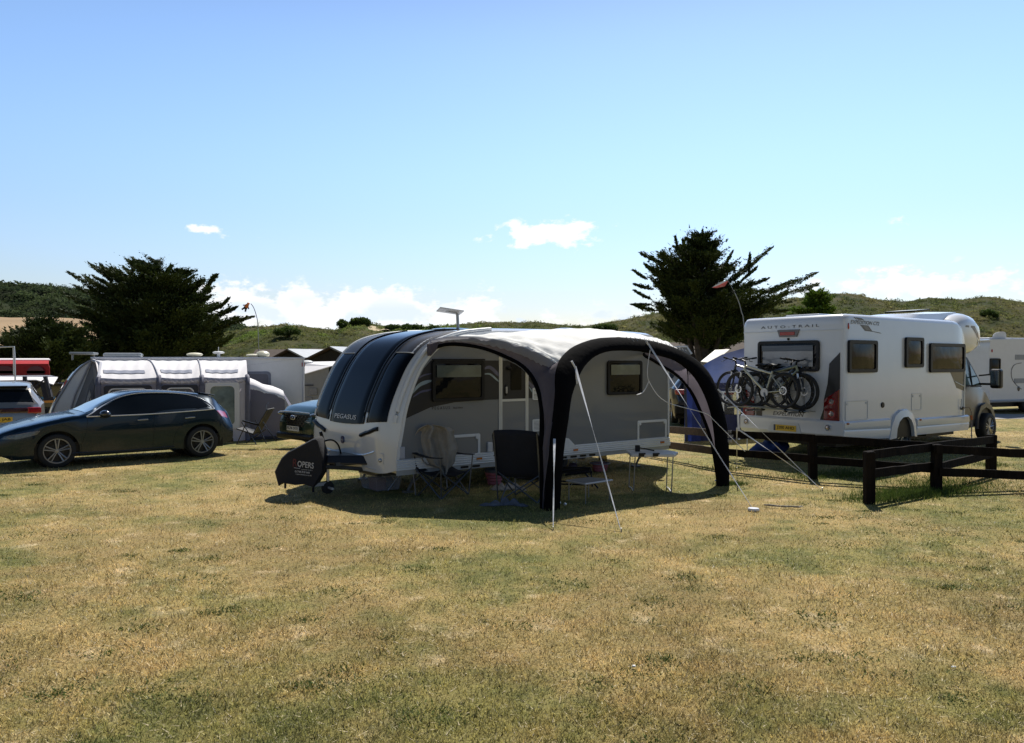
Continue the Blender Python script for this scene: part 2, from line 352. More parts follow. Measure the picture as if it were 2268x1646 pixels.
# grass blades
def np_tris(name, V, mat_, attr=None, n_per=3):
    n = len(V) // n_per; me = bpy.data.meshes.new(name)
    me.vertices.add(len(V)); me.vertices.foreach_set('co', np.ascontiguousarray(V, dtype=np.float32).ravel())
    me.loops.add(len(V)); me.loops.foreach_set('vertex_index', np.arange(len(V), dtype=np.int32))
    me.polygons.add(n); me.polygons.foreach_set('loop_start', np.arange(0, len(V), n_per, dtype=np.int32))
    me.update(calc_edges=True)
    if attr is not None:
        a = me.attributes.new('tone', 'FLOAT', 'POINT'); a.data.foreach_set('value', np.ascontiguousarray(np.repeat(attr, n_per), dtype=np.float32))
    me.materials.append(mat_); o = bpy.data.objects.new(name, me); COL.objects.link(o); return o
def blades(n, y0, y1, lmin, lmax, w0, w1, pw=1.6):
    u = rng.random(n); y = (y0**(1-pw) + u * (y1**(1-pw) - y0**(1-pw)))**(1/(1-pw))
    x = (rng.random(n) * 2 - 1) * (.72 * y + .8)
    return x, y
def blade_mesh(x, y, z, ln, wd, lean, tone, name, m):
    n = len(x); a = rng.random(n) * 2 * np.pi; th = rng.random(n) * 2 * np.pi
    wx, wy = np.cos(a) * wd / 2, np.sin(a) * wd / 2
    lx, ly = np.cos(th) * np.sin(lean) * ln, np.sin(th) * np.sin(lean) * ln; lz = np.cos(lean) * ln
    V = np.empty((n, 3, 3)); V[:, 0] = np.stack([x - wx, y - wy, z - .004], 1); V[:, 1] = np.stack([x + wx, y + wy, z - .004], 1); V[:, 2] = np.stack([x + lx, y + ly, z + lz], 1)
    return np_tris(name, V.reshape(-1, 3), m, tone)
TURFB = turf_mat('turf_blades', True)
def tzn(x, y): return np.array([tz(a, b) for a, b in zip(x, y)])
n = 420000; x, y = blades(n, 3.4, 24, 0, 0, 0, 0)
tone = np.clip(rng.normal(.45, .25, n), 0, 1); tone[rng.random(n) < .10] = 1; tone[rng.random(n) < .12] *= .2
clump = .6 + .8 * (np.sin(x * 5.1 + np.sin(y * 3.3) * 2) * np.sin(y * 4.7 + np.sin(x * 2.9) * 2) * .5 + .5)
ln = (.018 + .03 * rng.random(n)) * clump; wd = .0028 + .0042 * rng.random(n) + y * .00035
tag(blade_mesh(x, y, tzn(x, y), ln, wd, .35 + rng.random(n) * 1.05, tone, 'grass', TURFB), kind='stuff', cat='grass', label='short mown half dried grass blades on the pitch')
# dunes and the far wooded hill
def hill_mat(name, cols, sc_=.25, sand=None):
    m = bpy.data.materials.new(name); m.use_nodes = True; t = m.node_tree; N = t.nodes; K = t.links; b = N['Principled BSDF']
    g = N.new('ShaderNodeNewGeometry'); vec = g.outputs['Position']
    c = mixc(N, K, ramp_nodes(N, K, vec, sc_, .42, .58), cols[0], cols[1])
    c = mixc(N, K, ramp_nodes(N, K, vec, sc_ * 2.7, .5, .62), c, cols[2])
    c = mixc(N, K, ramp_nodes(N, K, vec, sc_ * .7, .58, .66), c, cols[3])
    if sand: c = mixc(N, K, ramp_nodes(N, K, vec, sc_ * .9, .69, .72), c, sand)
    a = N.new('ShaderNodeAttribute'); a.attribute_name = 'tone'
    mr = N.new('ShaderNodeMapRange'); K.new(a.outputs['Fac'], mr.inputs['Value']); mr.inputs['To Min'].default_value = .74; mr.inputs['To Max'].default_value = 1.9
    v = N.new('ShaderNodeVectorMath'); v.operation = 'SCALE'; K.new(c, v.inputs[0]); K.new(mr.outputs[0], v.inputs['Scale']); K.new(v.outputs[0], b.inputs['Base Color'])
    b.inputs['Roughness'].default_value = .9; b.inputs['Specular IOR Level'].default_value = .15
    tr = N.new('ShaderNodeBsdfTranslucent'); K.new(v.outputs[0], tr.inputs['Color']); ms = N.new('ShaderNodeMixShader'); ms.inputs[0].default_value = .42
    out = N['Material Output']; K.new(b.outputs[0], ms.inputs[1]); K.new(tr.outputs[0], ms.inputs[2]); K.new(ms.outputs[0], out.inputs['Surface'])
    return m
from mathutils import noise as mn
def fbm(x, y, s, seed=0.0): return mn.fractal(Vector((x * s + seed, y * s - seed, seed)), 1.0, 2.1, 5)
def ridge(px, tab):
    return float(np.interp(px, [t[0] for t in tab], [t[1] for t in tab]))
def hill(name, tab, r0, r1, r2, px0, px1, step, mat_, zbase=0.0, rough=.8, seed=1.0, power=.75):
    cols = []; npx = int((px1 - px0) / step)
    for i in range(npx + 1):
        px = px0 + (px1 - px0) * i / npx; ax = (px - 1134) / FPX
        zr = CH + (HOR - ridge(px, tab)) / FPX * r1
        row = []
        for k in range(40):
            t = k / 26.0; y = r0 + (r1 - r0) * t if t <= 1 else r1 + (r2 - r1) * (t - 1) / .5
            x = ax * y
            if t <= 1: z = zbase + (zr - zbase) * t ** power
            else: z = zr + (zbase - zr) * S(0, 1, (t - 1) / .5)
            w = min(1, t * 3) * rough * (0.35 + .65 * abs(1 - min(t, 1)) + .15)
            row.append((x, y, z + w * fbm(x, y, .09, seed) * (r1 / 95)))
        cols.append(row)
    mb = MB(); mb.grid(cols); o = mb.build(name, mat_, smooth=True, ang=180)
    at_ = o.data.attributes.new('tone', 'FLOAT', 'POINT'); at_.data.foreach_set('value', np.full(len(o.data.vertices), .0, dtype=np.float32))
    return cols, o
def scrub_on(cols, n, size, name, m, label, tall=1.0, tmin=0.0, tmax=28):
    A = np.array(cols); a, b = A.shape[:2]; b = min(b, tmax)
    cl = n // 26; ci = rng.random(cl) * (a - 2); ck = tmin + rng.random(cl) ** .8 * (b - 2 - tmin)
    i0 = ci.astype(int); k0 = ck.astype(int); fi = (ci - i0)[:, None]; fk = (ck - k0)[:, None]
    P = (A[i0, k0] * (1-fi) + A[i0+1, k0] * fi) * (1-fk) + (A[i0, k0+1] * (1-fi) + A[i0+1, k0+1] * fi) * fk
    cs = size * (.5 + 1.6 * rng.random(cl) ** 2.2)
    P = np.repeat(P, 26, 0); cs = np.repeat(cs, 26); m_ = len(P)
    d = rng.normal(size=(m_, 3)); d /= np.linalg.norm(d, axis=1)[:, None]; d[:, 2] = np.abs(d[:, 2])
    C = P + d * (cs * (.75 + .35 * rng.random(m_)))[:, None] * np.array([1.5, 1.2, .8 * tall])
    e1 = rng.normal(size=(m_, 3)); e2 = rng.normal(size=(m_, 3)); e3 = rng.normal(size=(m_, 3)); s_ = (cs * .5)[:, None]
    V = np.stack([C + e1 * s_ * .5, C + e2 * s_ * .5, C + e3 * s_ * .5], 1)
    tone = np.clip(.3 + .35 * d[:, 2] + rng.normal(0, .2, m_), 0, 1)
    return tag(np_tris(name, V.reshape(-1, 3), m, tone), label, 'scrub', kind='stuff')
DUNE = hill_mat('dune_scrub_colour', [(.115, .13, .042), (.165, .155, .062), (.08, .10, .033), (.135, .19, .038)], .10, (.45, .36, .22))
tabm = [(-300,775),(330,770),(440,752),(500,738),(560,724),(620,716),(700,724),(745,727),(765,712),(795,707),(830,717),(855,722),(960,721),(1050,715),(1100,714),(1200,716),(1290,720),(1330,712),(1420,705),(1500,690),(1600,680),(1700,668),(1800,656),(1850,648),(1900,651),(1955,662),(2010,664),(2060,657),(2130,662),(2180,656),(2268,668),(2500,690)]
cm, o = hill('hill', tabm, 62, 96, 150, -300, 2560, 11, DUNE, zbase=-1.2, rough=.8, seed=3.1)
tag(o, kind='structure')
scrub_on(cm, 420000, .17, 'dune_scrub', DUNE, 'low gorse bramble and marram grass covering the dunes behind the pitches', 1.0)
FARW = hill_mat('far_wood_colour', [(.04, .055, .025), (.055, .075, .03), (.03, .045, .022), (.065, .085, .035)], .035)
FIELD = mat('stubble_field', (.36, .24, .12), .95, var=.25, vs=.03)
tabf = [(-700,600),(-300,615),(0,630),(60,634),(150,645),(300,668),(420,700),(520,728),(640,760),(800,790)]
cf, o = hill('far_hill', tabf, 300, 380, 560, -700, 800, 14, FARW, zbase=12, rough=1.5, seed=8.2)
tag(o, kind='structure')
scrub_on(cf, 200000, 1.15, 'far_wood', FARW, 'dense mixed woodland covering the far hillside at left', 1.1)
tabq = [(-700,700),(-200,704),(20,703),(100,704),(300,709),(420,720),(520,745),(640,775),(800,800)]
cq, o = hill('far_field', tabq, 150, 285, 330, -700, 700, 25, FIELD, zbase=2, rough=.2, seed=5.5, power=1)
tag(o, kind='structure')
# ================================================================ the grey touring caravan
VO, VA = (-1.70, 11.60), .634
VW = 2.42; VC = VW / 2
E_ = smooth_curve([(-.05,0,.41),(-.02,0,.7),(.03,0,.95),(.10,0,1.3),(.22,0,1.65),(.38,0,1.97),(.64,0,2.25),(.96,0,2.42),(1.4,0,2.51),(2.2,0,2.55),(5.0,0,2.56),(5.5,0,2.48),(5.78,0,2.26),(5.88,0,1.9),(5.90,0,1.2),(5.90,0,.41)], 6)
C_ = smooth_curve([(-.31,0,.36),(-.35,0,.7),(-.34,0,.98),(-.27,0,1.32),(-.11,0,1.70),(.08,0,2.04),(.36,0,2.33),(.74,0,2.48),(1.35,0,2.57),(2.2,0,2.60),(5.0,0,2.61),(5.55,0,2.52),(5.85,0,2.27),(5.96,0,1.9),(5.98,0,1.2),(5.98,0,.41)], 6)
NS = len(E_)
def shell(s, v):                         # s: 0..NS-1 along the profile, v: across
    i = min(int(s), NS - 2); f = s - i
    e = E_[i].lerp(E_[i+1], f); c = C_[i].lerp(C_[i+1], f)
    w = 1 - abs(2 * v / VW - 1) ** 16
    p = e.lerp(c, w); return Vector((p.x - .10 * (v - VC) * w * S(2.4, 1.2, p.x), v, p.z))
def shell_n(s, v):
    a = shell(s + .05, v) - shell(s - .05, v); b = shell(s, v + .02) - shell(s, v - .02)
    n = a.cross(b); n.normalize(); return -n if n.dot(Vector((-1, 0, .6))) < 0 else n
def s_at(z, v=1.21):                     # profile parameter where the front reaches height z
    for k in range(1, NS * 4):
        if shell(k / 4, v).z >= z: return k / 4
    return 0
def s_u(u, v=.01):
    for k in range(60, NS * 4):
        if shell(k / 4, v).x >= u: return k / 4
    return NS - 1
caravan = thing('touring_caravan', 'silver and charcoal touring caravan with three black front windows beside the air awning', 'caravan', (VO[0], VO[1], 0), VA)
SIDEG = mat('silver_side_panel', (.165, .18, .20), .30, .0, coat=.3, spec=.4, var=.06, vs=1.2)
CHARC = mat('charcoal_decal', (.020, .020, .023), .36, coat=.08, spec=.3, var=.08)
TRIM = mat('white_trim', (.66, .68, .70), .32, var=.06)
mb = MB(); vs_ = [VW * k / 30 for k in range(31)]
mb.grid([[shell(s * .999 if s == NS - 1 else s, v) for v in vs_] for s in range(NS)])
mb.prism([(.0, .36), (5.9, .36), (5.9, .41), (0, .41)], 'y', .03, VW - .03)
FR = mat('caravan_front_white', (.60, .61, .62), .16, coat=.8, var=.03, vs=1)
mb.build('shell', FR, caravan, smooth=True, ang=50)
for nm, y0, y1 in (('side_panel', -.002, .02), ('side_panel', VW - .02, VW + .002)):
    poly = [(p.x + .0, p.z) for p in E_]
    mb = MB(); mb.prism([(x, z) for x, z in poly], 'y', y0, y1); mb.build(nm, SIDEG, caravan)
# bright edge extrusion that follows the front edge of the side panel
mb = MB(); rr = []
for p, q in zip(E_, E_[1:]):
    pass
pe = E_[:-2]; rr = []
for i, p in enumerate(pe):
    t = (pe[min(i+1, len(pe)-1)] - pe[max(i-1, 0)]).normalized(); n = Vector((t.z, 0, -t.x)) * -1
    inn = p - n * -.0 + Vector((t.z, 0, -t.x)) * .045
    rr.append([(p.x, -.014, p.z), (inn.x, -.014, inn.z), (inn.x, .005, inn.z), (p.x, .03, p.z)])
mb.loft(rr, True); mb.build('edge_trim', TRIM, caravan, smooth=True, ang=40)
# front windows
def fpatch(mb, v0, v1, s0, s1, off, nv=10, ns=22, corner=0.0, m=0):
    P = []
    for i in range(ns + 1):
        s = s0 + (s1 - s0) * i / ns; row = []
        a, b = v0(i / ns) if callable(v0) else v0, v1(i / ns) if callable(v1) else v1
        for j in range(nv + 1):
            v = a + (b - a) * j / nv; row.append(shell(s, v) + shell_n(s, v) * off)
        P.append(row)
    mb.grid(P, m)
sB, sM, sT = s_at(1.07), s_at(2.17), s_u(1.02, VC)
GRYR = mat('front_black_panel', (.034, .033, .034), .42, coat=.05, var=.1, vs=1)
mb = MB(); fpatch(mb, .10, VW - .24, s_at(1.25), sT, .004, 20, 26); mb.build('black_panel', GRYR, caravan, smooth=True)
def bot_curve(v): return sB + .9 * abs(2 * v / VW - 1) ** 1.5 * 1.6
def wpane(name, v0, v1, st, off, m_):
    mb = MB(); P = []
    for i in range(25):
        t = i / 24; row = []
        for j in range(13):
            v = v0 + (v1 - v0) * j / 12; s = bot_curve(v) + (st - bot_curve(v)) * t
            bulge = off * min(1, 6 * min(j / 12, 1 - j / 12)) ** .5 * min(1, 8 * min(t, 1 - t) + .05) ** .5
            row.append(shell(s, v) + shell_n(s, v) * (.006 + bulge))
        P.append(row)
    mb.grid(P); return mb.build(name, m_, caravan, smooth=True, ang=60)
wp1 = wpane('front_window', .10, .54, sM, .012, SGLASS)
wp2 = wpane('front_window', VW - .69, VW - .24, sM, .012, SGLASS)
mb = MB(); P = []
for i in range(31):                        # raised centre window running up into the sunroof
    t = i / 30; row = []
    for j in range(13):
        v = .61 + (VW - 1.38) * j / 12; s = bot_curve(v) - .3 + (sT + .6 - bot_curve(v)) * t
        h_ = .024 if 0 < j < 12 else 0.0
        row.append(shell(s, v) + shell_n(s, v) * (.008 + h_))
    P.append(row)
mb.grid(P); mb.build('sunroof_window', SGLASS, caravan, smooth=True, ang=60)
for v in (.59, VW - .75):
    mb = MB(); mb.tube([shell(s, v) + shell_n(s, v) * .03 for s in [bot_curve(v) + (sT + .7 - bot_curve(v)) * k / 24 for k in range(25)]], .016, 6); mb.build('window_strut', BLACKP, caravan, smooth=True)
def front_text(s, v, z, h, w, m_, name='lettering', sh=0):
    s_ = s_at(z, v); p = shell(s_, v); n = shell_n(s_, v); up = shell(s_ + .2, v) - p
    xd_ = shell(s_, v - .3) - shell(s_, v + .3)
    return text(s, p + n * .056, xd_, up, h, w, m_, caravan, name, bold=.01)
for v_ in (.035, VW - .13):
    mb = MB(); mb.tube([shell(s, v_) + shell_n(s, v_) * .012 for s in [s_at(1.12, v_) + (s_u(1.7, v_) - s_at(1.12, v_)) * k / 40 for k in range(41)]], .030, 8); mb.build('front_moulding', TRIM, caravan, smooth=True)
for a_, b_ in ((.115, .525), (VW - .675, VW - .255)):
    mb = MB(); mb.tube([shell(sM + .05, a_ + (b_ - a_) * k / 8) + shell_n(sM, a_ + (b_ - a_) * k / 8) * .02 for k in range(9)], .007, 5); mb.build('pane_top_line', STEEL, caravan, smooth=True)  # thin pale line along the top edge of each outer pane
LETW = mat('silver_letter', (.55, .55, .56), .35, var=0)
LETB = mat('black_letter', (.015, .015, .016), .4, var=0)
o_ = text('PEGASUS', (0, 0, 0), (1, 0, 0), (0, 1, 0), .07, .66, LETW, caravan, 'lettering', bold=.01)
for q in o_.data.vertices:
    v_, z_ = VC - .07 - q.co.x, 1.165 + q.co.y; s_ = s_at(z_, v_); s_ += (z_ - shell(s_, v_).z) / max(1e-3, (shell(s_ + .1, v_).z - shell(s_, v_).z) * 10); q.co = shell(s_, v_) + shell_n(s_, v_) * .040
# slim black vents below the outer windows
for a, b in (((.22, 1.03), (.66, .90)), ((1.76, .90), (2.20, 1.03))):
    mb = MB(); pts = []
    for k in range(7):
        v = a[0] + (b[0] - a[0]) * k / 6; z = a[1] + (b[1] - a[1]) * k / 6; s_ = s_at(z, v); pts.append(shell(s_, v) + shell_n(s_, v) * .008)
    mb.tube(pts, .036, 8, sq=.9); mb.build('air_intake', BLACKP, caravan, smooth=True)
# badge
s_ = s_at(.80, VC); p = shell(s_, VC)
mb = MB(); mb.lathe([(0, .02), (.062, .02), (.062, -.02)], (p.x - .0, VC, .80), 'x', 24)
mb2 = MB(); mb2.lathe([(.0, -.004), (.058, -.004), (.062, .012)], (p.x - .006, VC, .80), 'x', 24); mb2.build('badge', mat('badge_blue', (.01, .025, .12), .3, coat=.5), caravan, smooth=True)
text('Bailey', (p.x - .014, VC, .80), (0, -1, 0), (0, 0, 1), .03, .085, LETW, caravan)
# bumper crease lines and the lamp recess
def zline(pts, r, name, m_, off=.0):
    mb = MB(); q = []
    for v, z in pts:
        s_ = s_at(z, v); q.append(shell(s_, v) + shell_n(s_, v) * off)
    mb.tube(smooth_curve(q, 5), r, 6); mb.build(name, m_, caravan, smooth=True)
zline([(2.26, .66), (1.7, .60), (1.14, .57), (.6, .60), (.28, .68)], .018, 'bumper_crease', FR, .0)
zline([(2.26, .58), (1.5, .545), (1.0, .53), (.8, .50), (.62, .43), (.3, .41)], .014, 'bumper_crease', FR, .0)
LAMPG = mat('lamp_glass', (.5, .52, .55), .08, .6, var=.3, vs=30)
def lamp(v, z):
    s_ = s_at(z, v); p = shell(s_, v); n = shell_n(s_, v); mb = MB(); mb.ell(p + n * .0, (.03, .035, .035), 10); mb.build('front_lamp', LAMPG, caravan, smooth=True)
lamp(.17, .55); lamp(VW - .17, .55)
zline([(.42, .63), (.14, .66), (.11, .60), (.13, .49)], .007, 'lamp_recess', FR, .0)
# side stripe, swooshes, lettering
ST = [(.12,1.185),(.19,1.42),(.30,1.70),(.44,1.94),(.56,2.06),(2.95,2.06),(2.95,1.43),(1.6,1.425),(1.0,1.405),(.55,1.34)]
mb = MB(); mb.prism(ST, 'y', -.0065, -.001); mb.build('side_stripe', CHARC, caravan)
SW1 = mat('pale_blue_decal', (.25, .34, .40), .3, coat=.5, var=.3, vs=8); SW2 = mat('violet_decal', (.07, .075, .16), .3, coat=.5, var=.3, vs=8)
def swoosh(pts, w, m_):
    c = smooth_curve([(a, 0, b) for a, b in pts], 6); n = len(c); up = []; dn = []
    for i, p in enumerate(c):
        t = (c[min(i+1, n-1)] - c[max(i-1, 0)]).normalized(); q = Vector((-t.z, 0, t.x)) * w * math.sin(math.pi * (i + .3) / (n + .2)) ** .7
        up.append((p.x + q.x, p.z + q.z)); dn.append((p.x - q.x, p.z - q.z))
    mb = MB(); mb.prism(up + dn[::-1], 'y', -.0085, -.006); mb.build('swoosh', m_, caravan)
swoosh([(.22,1.55),(.35,1.68),(.48,1.73),(.57,1.75)], .028, SW1); swoosh([(.24,1.50),(.38,1.58),(.50,1.60),(.57,1.62)], .016, SW2); swoosh([(.30,1.76),(.42,1.83),(.57,1.86)], .012, SW2)
swoosh([(1.54,1.92),(1.66,1.95),(1.80,1.85),(1.86,1.80)], .03, SW2); swoosh([(1.54,1.84),(1.66,1.84),(1.78,1.76),(1.86,1.70)], .016, SW1)
swoosh([(1.90,1.86),(2.0,1.84),(2.08,1.80)], .03, SW2); swoosh([(1.90,1.70),(2.0,1.62),(2.08,1.60)], .028, SW1)
swoosh([(2.44,1.72),(2.56,1.60),(2.7,1.62),(2.85,1.66)], .04, SW2); swoosh([(2.46,1.62),(2.56,1.52),(2.70,1.56),(2.85,1.60)], .02, SW1)
def side_text(s, u0, u1, z, h, m_, bold=0, sh=0): return text(s, ((u0+u1)/2, -.006, z), (1, 0, 0), (0, 0, 1), h, u1-u0, m_, caravan, bold=bold, shear=sh)
side_text('P E G A S U S', .58, .90, 1.325, .048, LETB, .012); side_text('Black Edition', .965, 1.14, 1.318, .03, LETB, .008)
# windows
def van_window(par, u0, u1, z0, z1, y=-.004, nm='window', d=.045, fr=.05, gm=None, fm=None):
    o = rrect(u0, u1, z0, z1, .055); i = rrect(u0+fr, u1-fr, z0+fr, z1-fr, .04)
    mb = MB(); frame_ring(mb, o, i, 'y', y, y - d); w = mb.build(nm, fm or BLACKP, par, smooth=True, ang=40)
    P = []; nu, nz_ = 12, 9
    for a in range(nu + 1):
        row = []
        for b in range(nz_ + 1):
            x = u0 + fr*.8 + (u1-u0-1.6*fr) * a / nu; z = z0 + fr*.8 + (z1-z0-1.6*fr) * b / nz_
            k = (a / nu) * (1 - a / nu) * (b / nz_) * (1 - b / nz_) * 16
            row.append((x, y - d * .55 - .022 * k, z))
        P.append(row)
    mb = MB(); mb.grid(P); mb.build('pane', gm or DGLASS, w, smooth=True, ang=180); return w
w1 = van_window(caravan, .57, 1.53, 1.42, 2.06)
BLIND = mat('pale_window_blind', (.10, .13, .12), .25, coat=.6, var=.5, vs=3)
mb = MB(); mb.box(.64, 1.46, -.0530, -.0500, 1.80, 1.985); mb.build('blind', BLIND, w1)
mb = MB(); mb.box(.58, 1.54, -.05, -.003, 2.062, 2.085); mb.build('window_rail', BLACKP, caravan)
w2 = van_window(caravan, 4.24, 5.12, 1.43, 2.06)
mb = MB(); mb.box(4.31, 5.05, -.0530, -.0500, 1.80, 1.985); mb.build('blind', BLIND, w2)
# door: frame, upper dark glass, handle
CREAM = mat('door_frame_white', (.62, .62, .58), .35, var=.05)
door = MB(); door.prism(rrect(1.895, 2.385, .60, 2.16, .05), 'y', -.010, -.001); door = door.build('door', SIDEG, caravan)
mb = MB(); frame_ring(mb, rrect(1.84, 2.44, .545, 2.20, .075), rrect(1.868, 2.412, .573, 2.172, .055), 'y', -.001, -.018); mb.build('door_frame', CREAM, caravan)
mb = MB(); frame_ring(mb, rrect(1.876, 2.404, .582, 2.164, .05), rrect(1.90, 2.38, .606, 2.14, .04), 'y', -.001, -.020); mb.build('door_rim', CREAM, door)
mb = MB(); mb.box(1.90, 2.38, -.018, -.008, 1.385, 1.425); mb.build('door_bar', CREAM, door)
mb = MB(); mb.box(1.90, 2.38, -.0125, -.009, 1.425, 2.06); mb.build('upper_panel', CHARC, door)
mb = MB(); mb.prism(rrect(2.07, 2.29, 1.57, 2.08, .02), 'y', -.020, -.009); mb.build('door_window', SGLASS, door)
mb = MB(); mb.ell((1.975, -.014, 1.575), (.038, .016, .10), 14); h_ = mb.build('handle', BLACKP, door, smooth=True)
mb = MB(); mb.box(1.958, 1.992, -.042, -.028, 1.52, 1.63); mb.build('handle_grip', mat('handle_silver', (.45, .45, .44), .3, .3), h_, bevel=.006)
mb = MB(); mb.ell((2.03, -.03, 1.93), (.05, .04, .035), 10); mb.build('door_lamp', BLACKP, caravan, smooth=True)
# vents, lockers, hatches
for z0, z1 in ((1.395, 1.60), (.86, 1.065)):
    mb = MB(); frame_ring(mb, rrect(2.53, 2.88, z0, z1, .03), rrect(2.555, 2.855, z0+.022, z1-.022, .015), 'y', -.001, -.02)
    for k in range(7):
        z = z0 + .035 + (z1-z0-.07) * k / 6; mb.box(2.55, 2.86, -.018, -.004, z-.006, z+.008)
    mb.build('fridge_vent', TRIM, caravan)
def locker(u0, u1, z0, z1):
    mb = MB(); frame_ring(mb, rrect(u0, u1, z0, z1, .03), rrect(u0+.045, u1-.045, z0+.045, z1-.045, .02), 'y', -.001, -.014)
    l = mb.build('locker', TRIM, caravan, bevel=.004)
    mb = MB()
    for u in (u0+.065, u1-.065): mb.lathe([(.0, -.024), (.024, -.024), (.03, -.010)], (u, 0, z1-.062), 'y', 14)
    mb.build('lock', TRIM, l, smooth=True)
locker(.50, 1.47, .53, .89); locker(5.03, 5.83, .54, .93)
mb = MB(); mb.box(.015, .105, -.02, -.001, .585, .765); mb.build('service_hatch', mat('hatch_grey', (.42, .44, .50), .4), caravan, bevel=.012)
mb = MB(); mb.box(1.605, 1.70, -.035, -.001, .58, .735); mb.build('socket_cover', mat('hatch_grey'if 0 else 'socket_white', (.6, .6, .62), .4), caravan, bevel=.012)
mb = MB(); frame_ring(mb, rrect(1.76, 1.83, .62, .765, .01), rrect(1.775, 1.815, .635, .75, .008), 'y', -.001, -.018); mb.build('socket_frame', TRIM, caravan)
# bottom rail: ribbed aluminium skirt with hand slots
mb = MB()
prof = [(-.004, .575), (-.028, .56), (-.020, .535), (-.034, .525), (-.026, .50), (-.040, .49), (-.030, .465), (-.044, .455), (-.034, .43), (-.038, .415), (-.004, .41)]
mb.loft([[(u, y, z) for y, z in prof] for u in (-.04, 5.9)]); mb.build('skirt_rail', TRIM, caravan)
mb = MB()
mb.box(-.03, 5.9, .0, .012, .335, .412)
for k in range(9): pass
mb.build('chassis_skirt', mat('skirt_grey', (.40, .41, .42), .45), caravan)
mb = MB()
for u in (1.1, 1.32, 3.15, 3.38, 3.6, 3.82):
    mb.prism(rrect(u, u + .15, .352, .388, .017), 'y', -.006, .002)
mb.build('skirt_slot', BLACKP, caravan)
AMBER = mat('amber_lens', (.55, .16, .02), .25, var=.2)
for u in (1.38, 3.42, 5.62):
    mb = MB(); mb.box(u, u + .10, -.052, -.034, .475, .505); mb.build('side_marker', AMBER, caravan)
# wheel
def wheel(par, c, r, w, spin='y', name='wheel', n=5, rimr=.68, face=-1, style='star', rimcol=None, yaw=0):
    """wheel with its axle along local y; face -1 looks towards -y"""
    mb = MB(); x, y, z = c; T = []
    for rr_, h in ((rimr*r, -.5), (r*.93, -.5), (r*.985, -.42), (r, -.25), (r, .25), (r*.985, .42), (r*.93, .5), (rimr*r, .5)): T.append((rr_, y + h*w))
    mb.lathe([(a, b) for a, b in T] + [T[0]], (x, 0, z), 'y', 36, cap=False); wh = mb.build(name, RUBBER, par, smooth=True, ang=50)
    yf = y + face * w * .42
    mb = MB(); mb.lathe([(rimr*r*1.0, yf), (rimr*r*.93, yf), (rimr*r*.90, yf - face*.03), (rimr*r*.9, yf - face*.10)], (x, 0, z), 'y', 36, cap=False)
    rc = rimcol or mat('alloy', (.30, .31, .32), .25, .9, var=.1)
    for k in range(n):
        a = 2 * math.pi * k / n + math.pi / 2
        ca, sa = math.cos(a), math.sin(a); R_ = rimr * r * .93
        def pt(rad, off, dy): return (x + ca*rad - sa*off, yf + dy, z + sa*rad + ca*off)
        for sg in (-1, 1):
            mb.tube([pt(.10*r, sg*.012, face*-.012), pt(.30*r, sg*.055*r, face*-.004), pt(R_, sg*.115*r, 0)], .013, 5)
        if style == 'open':
            mb.tube([pt(R_*.5, .14*r, 0), pt(R_, .34*r, 0)], .009, 5)
    mb.lathe([(0, yf + face*.004), (.10*r, yf + face*.002), (.12*r, yf - face*.02)], (x, 0, z), 'y', 16)
    mb.build('rim', rc, wh, smooth=True)
    mb = MB()
    for k in range(n):
        a = 2 * math.pi * k / n + math.pi / 2; R_ = rimr * r * .93; ca, sa = math.cos(a), math.sin(a)
        def pt(rad, off): return (x + ca*rad - sa*off, yf - face*.008, z + sa*rad + ca*off)
        mb.add([pt(.08*r, -.02), pt(.30*r, -.05*r), pt(R_, -.11*r), pt(R_, .11*r), pt(.30*r, .05*r), pt(.08*r, .02)], [(0, 1, 2, 3, 4, 5)])
    mb.build('spoke', mat('dark_alloy', (.035, .036, .038), .35, .6), wh)
    mb = MB(); mb.lathe([(0, yf - face*.09), (rimr*r*.9, yf - face*.09), (rimr*r*.9, yf - face*.10)], (x, 0, z), 'y', 24); mb.lathe([(0, yf-face*.05), (rimr*r*.55, yf-face*.05), (rimr*r*.55, yf-face*.06)], (x, 0, z), 'y', 24)
    mb.build('brake_disc', mat('brake_dark', (.03, .03, .03), .5, .5), wh)
    return wh
wheel(caravan, (3.05, .14, .33), .33, .19)
wheel(caravan, (3.05, VW - .14, .33), .33, .19, face=1)
mb = MB(); mb.prism([(2.6, .41), (2.62, .56), (2.78, .70), (3.05, .75), (3.32, .70), (3.48, .56), (3.50, .41)], 'y', -.03, -.002); mb.build('wheel_spat', TRIM, caravan)
# chassis, drawbar, steadies, step
mb = MB()
mb.box(0.0, 5.7, .5, .56, .27, .37); mb.box(0.0, 5.7, 1.86, 1.92, .27, .37); mb.box(2.95, 3.12, .1, 2.18, .25, .33)
for k in (1.2, 4.6): mb.box(k, k+.06, .5, 1.78, .28, .36)
mb.build('chassis', mat('galvanised_dark', (.10, .105, .11), .5, .5), caravan)
mb = MB()
for v0 in (.56, 1.72):
    mb.tube([(.1, v0, .33), (-.45, 1.14 + (v0-1.14)*.6, .40), (-.98, 1.14 + (v0-1.14)*.1, .44)], .035, 6)
mb.box(-.66, -.20, .76, 1.52, .445, .50)
mb.build('drawbar', mat('galvanised_dark', (.10, .105, .11)), caravan)
mb = MB(); mb.loft([[(-.24, .50, .46), (-.24, 1.78, .46), (-.78, 1.40, .48), (-.78, .88, .48)], [(-.24, .58, .60), (-.24, 1.70, .60), (-.74, 1.36, .60), (-.74, .92, .60)]]); mb.build('drawbar_cover', mat('cover_black', (.014, .014, .016), .35), caravan, bevel=.02)
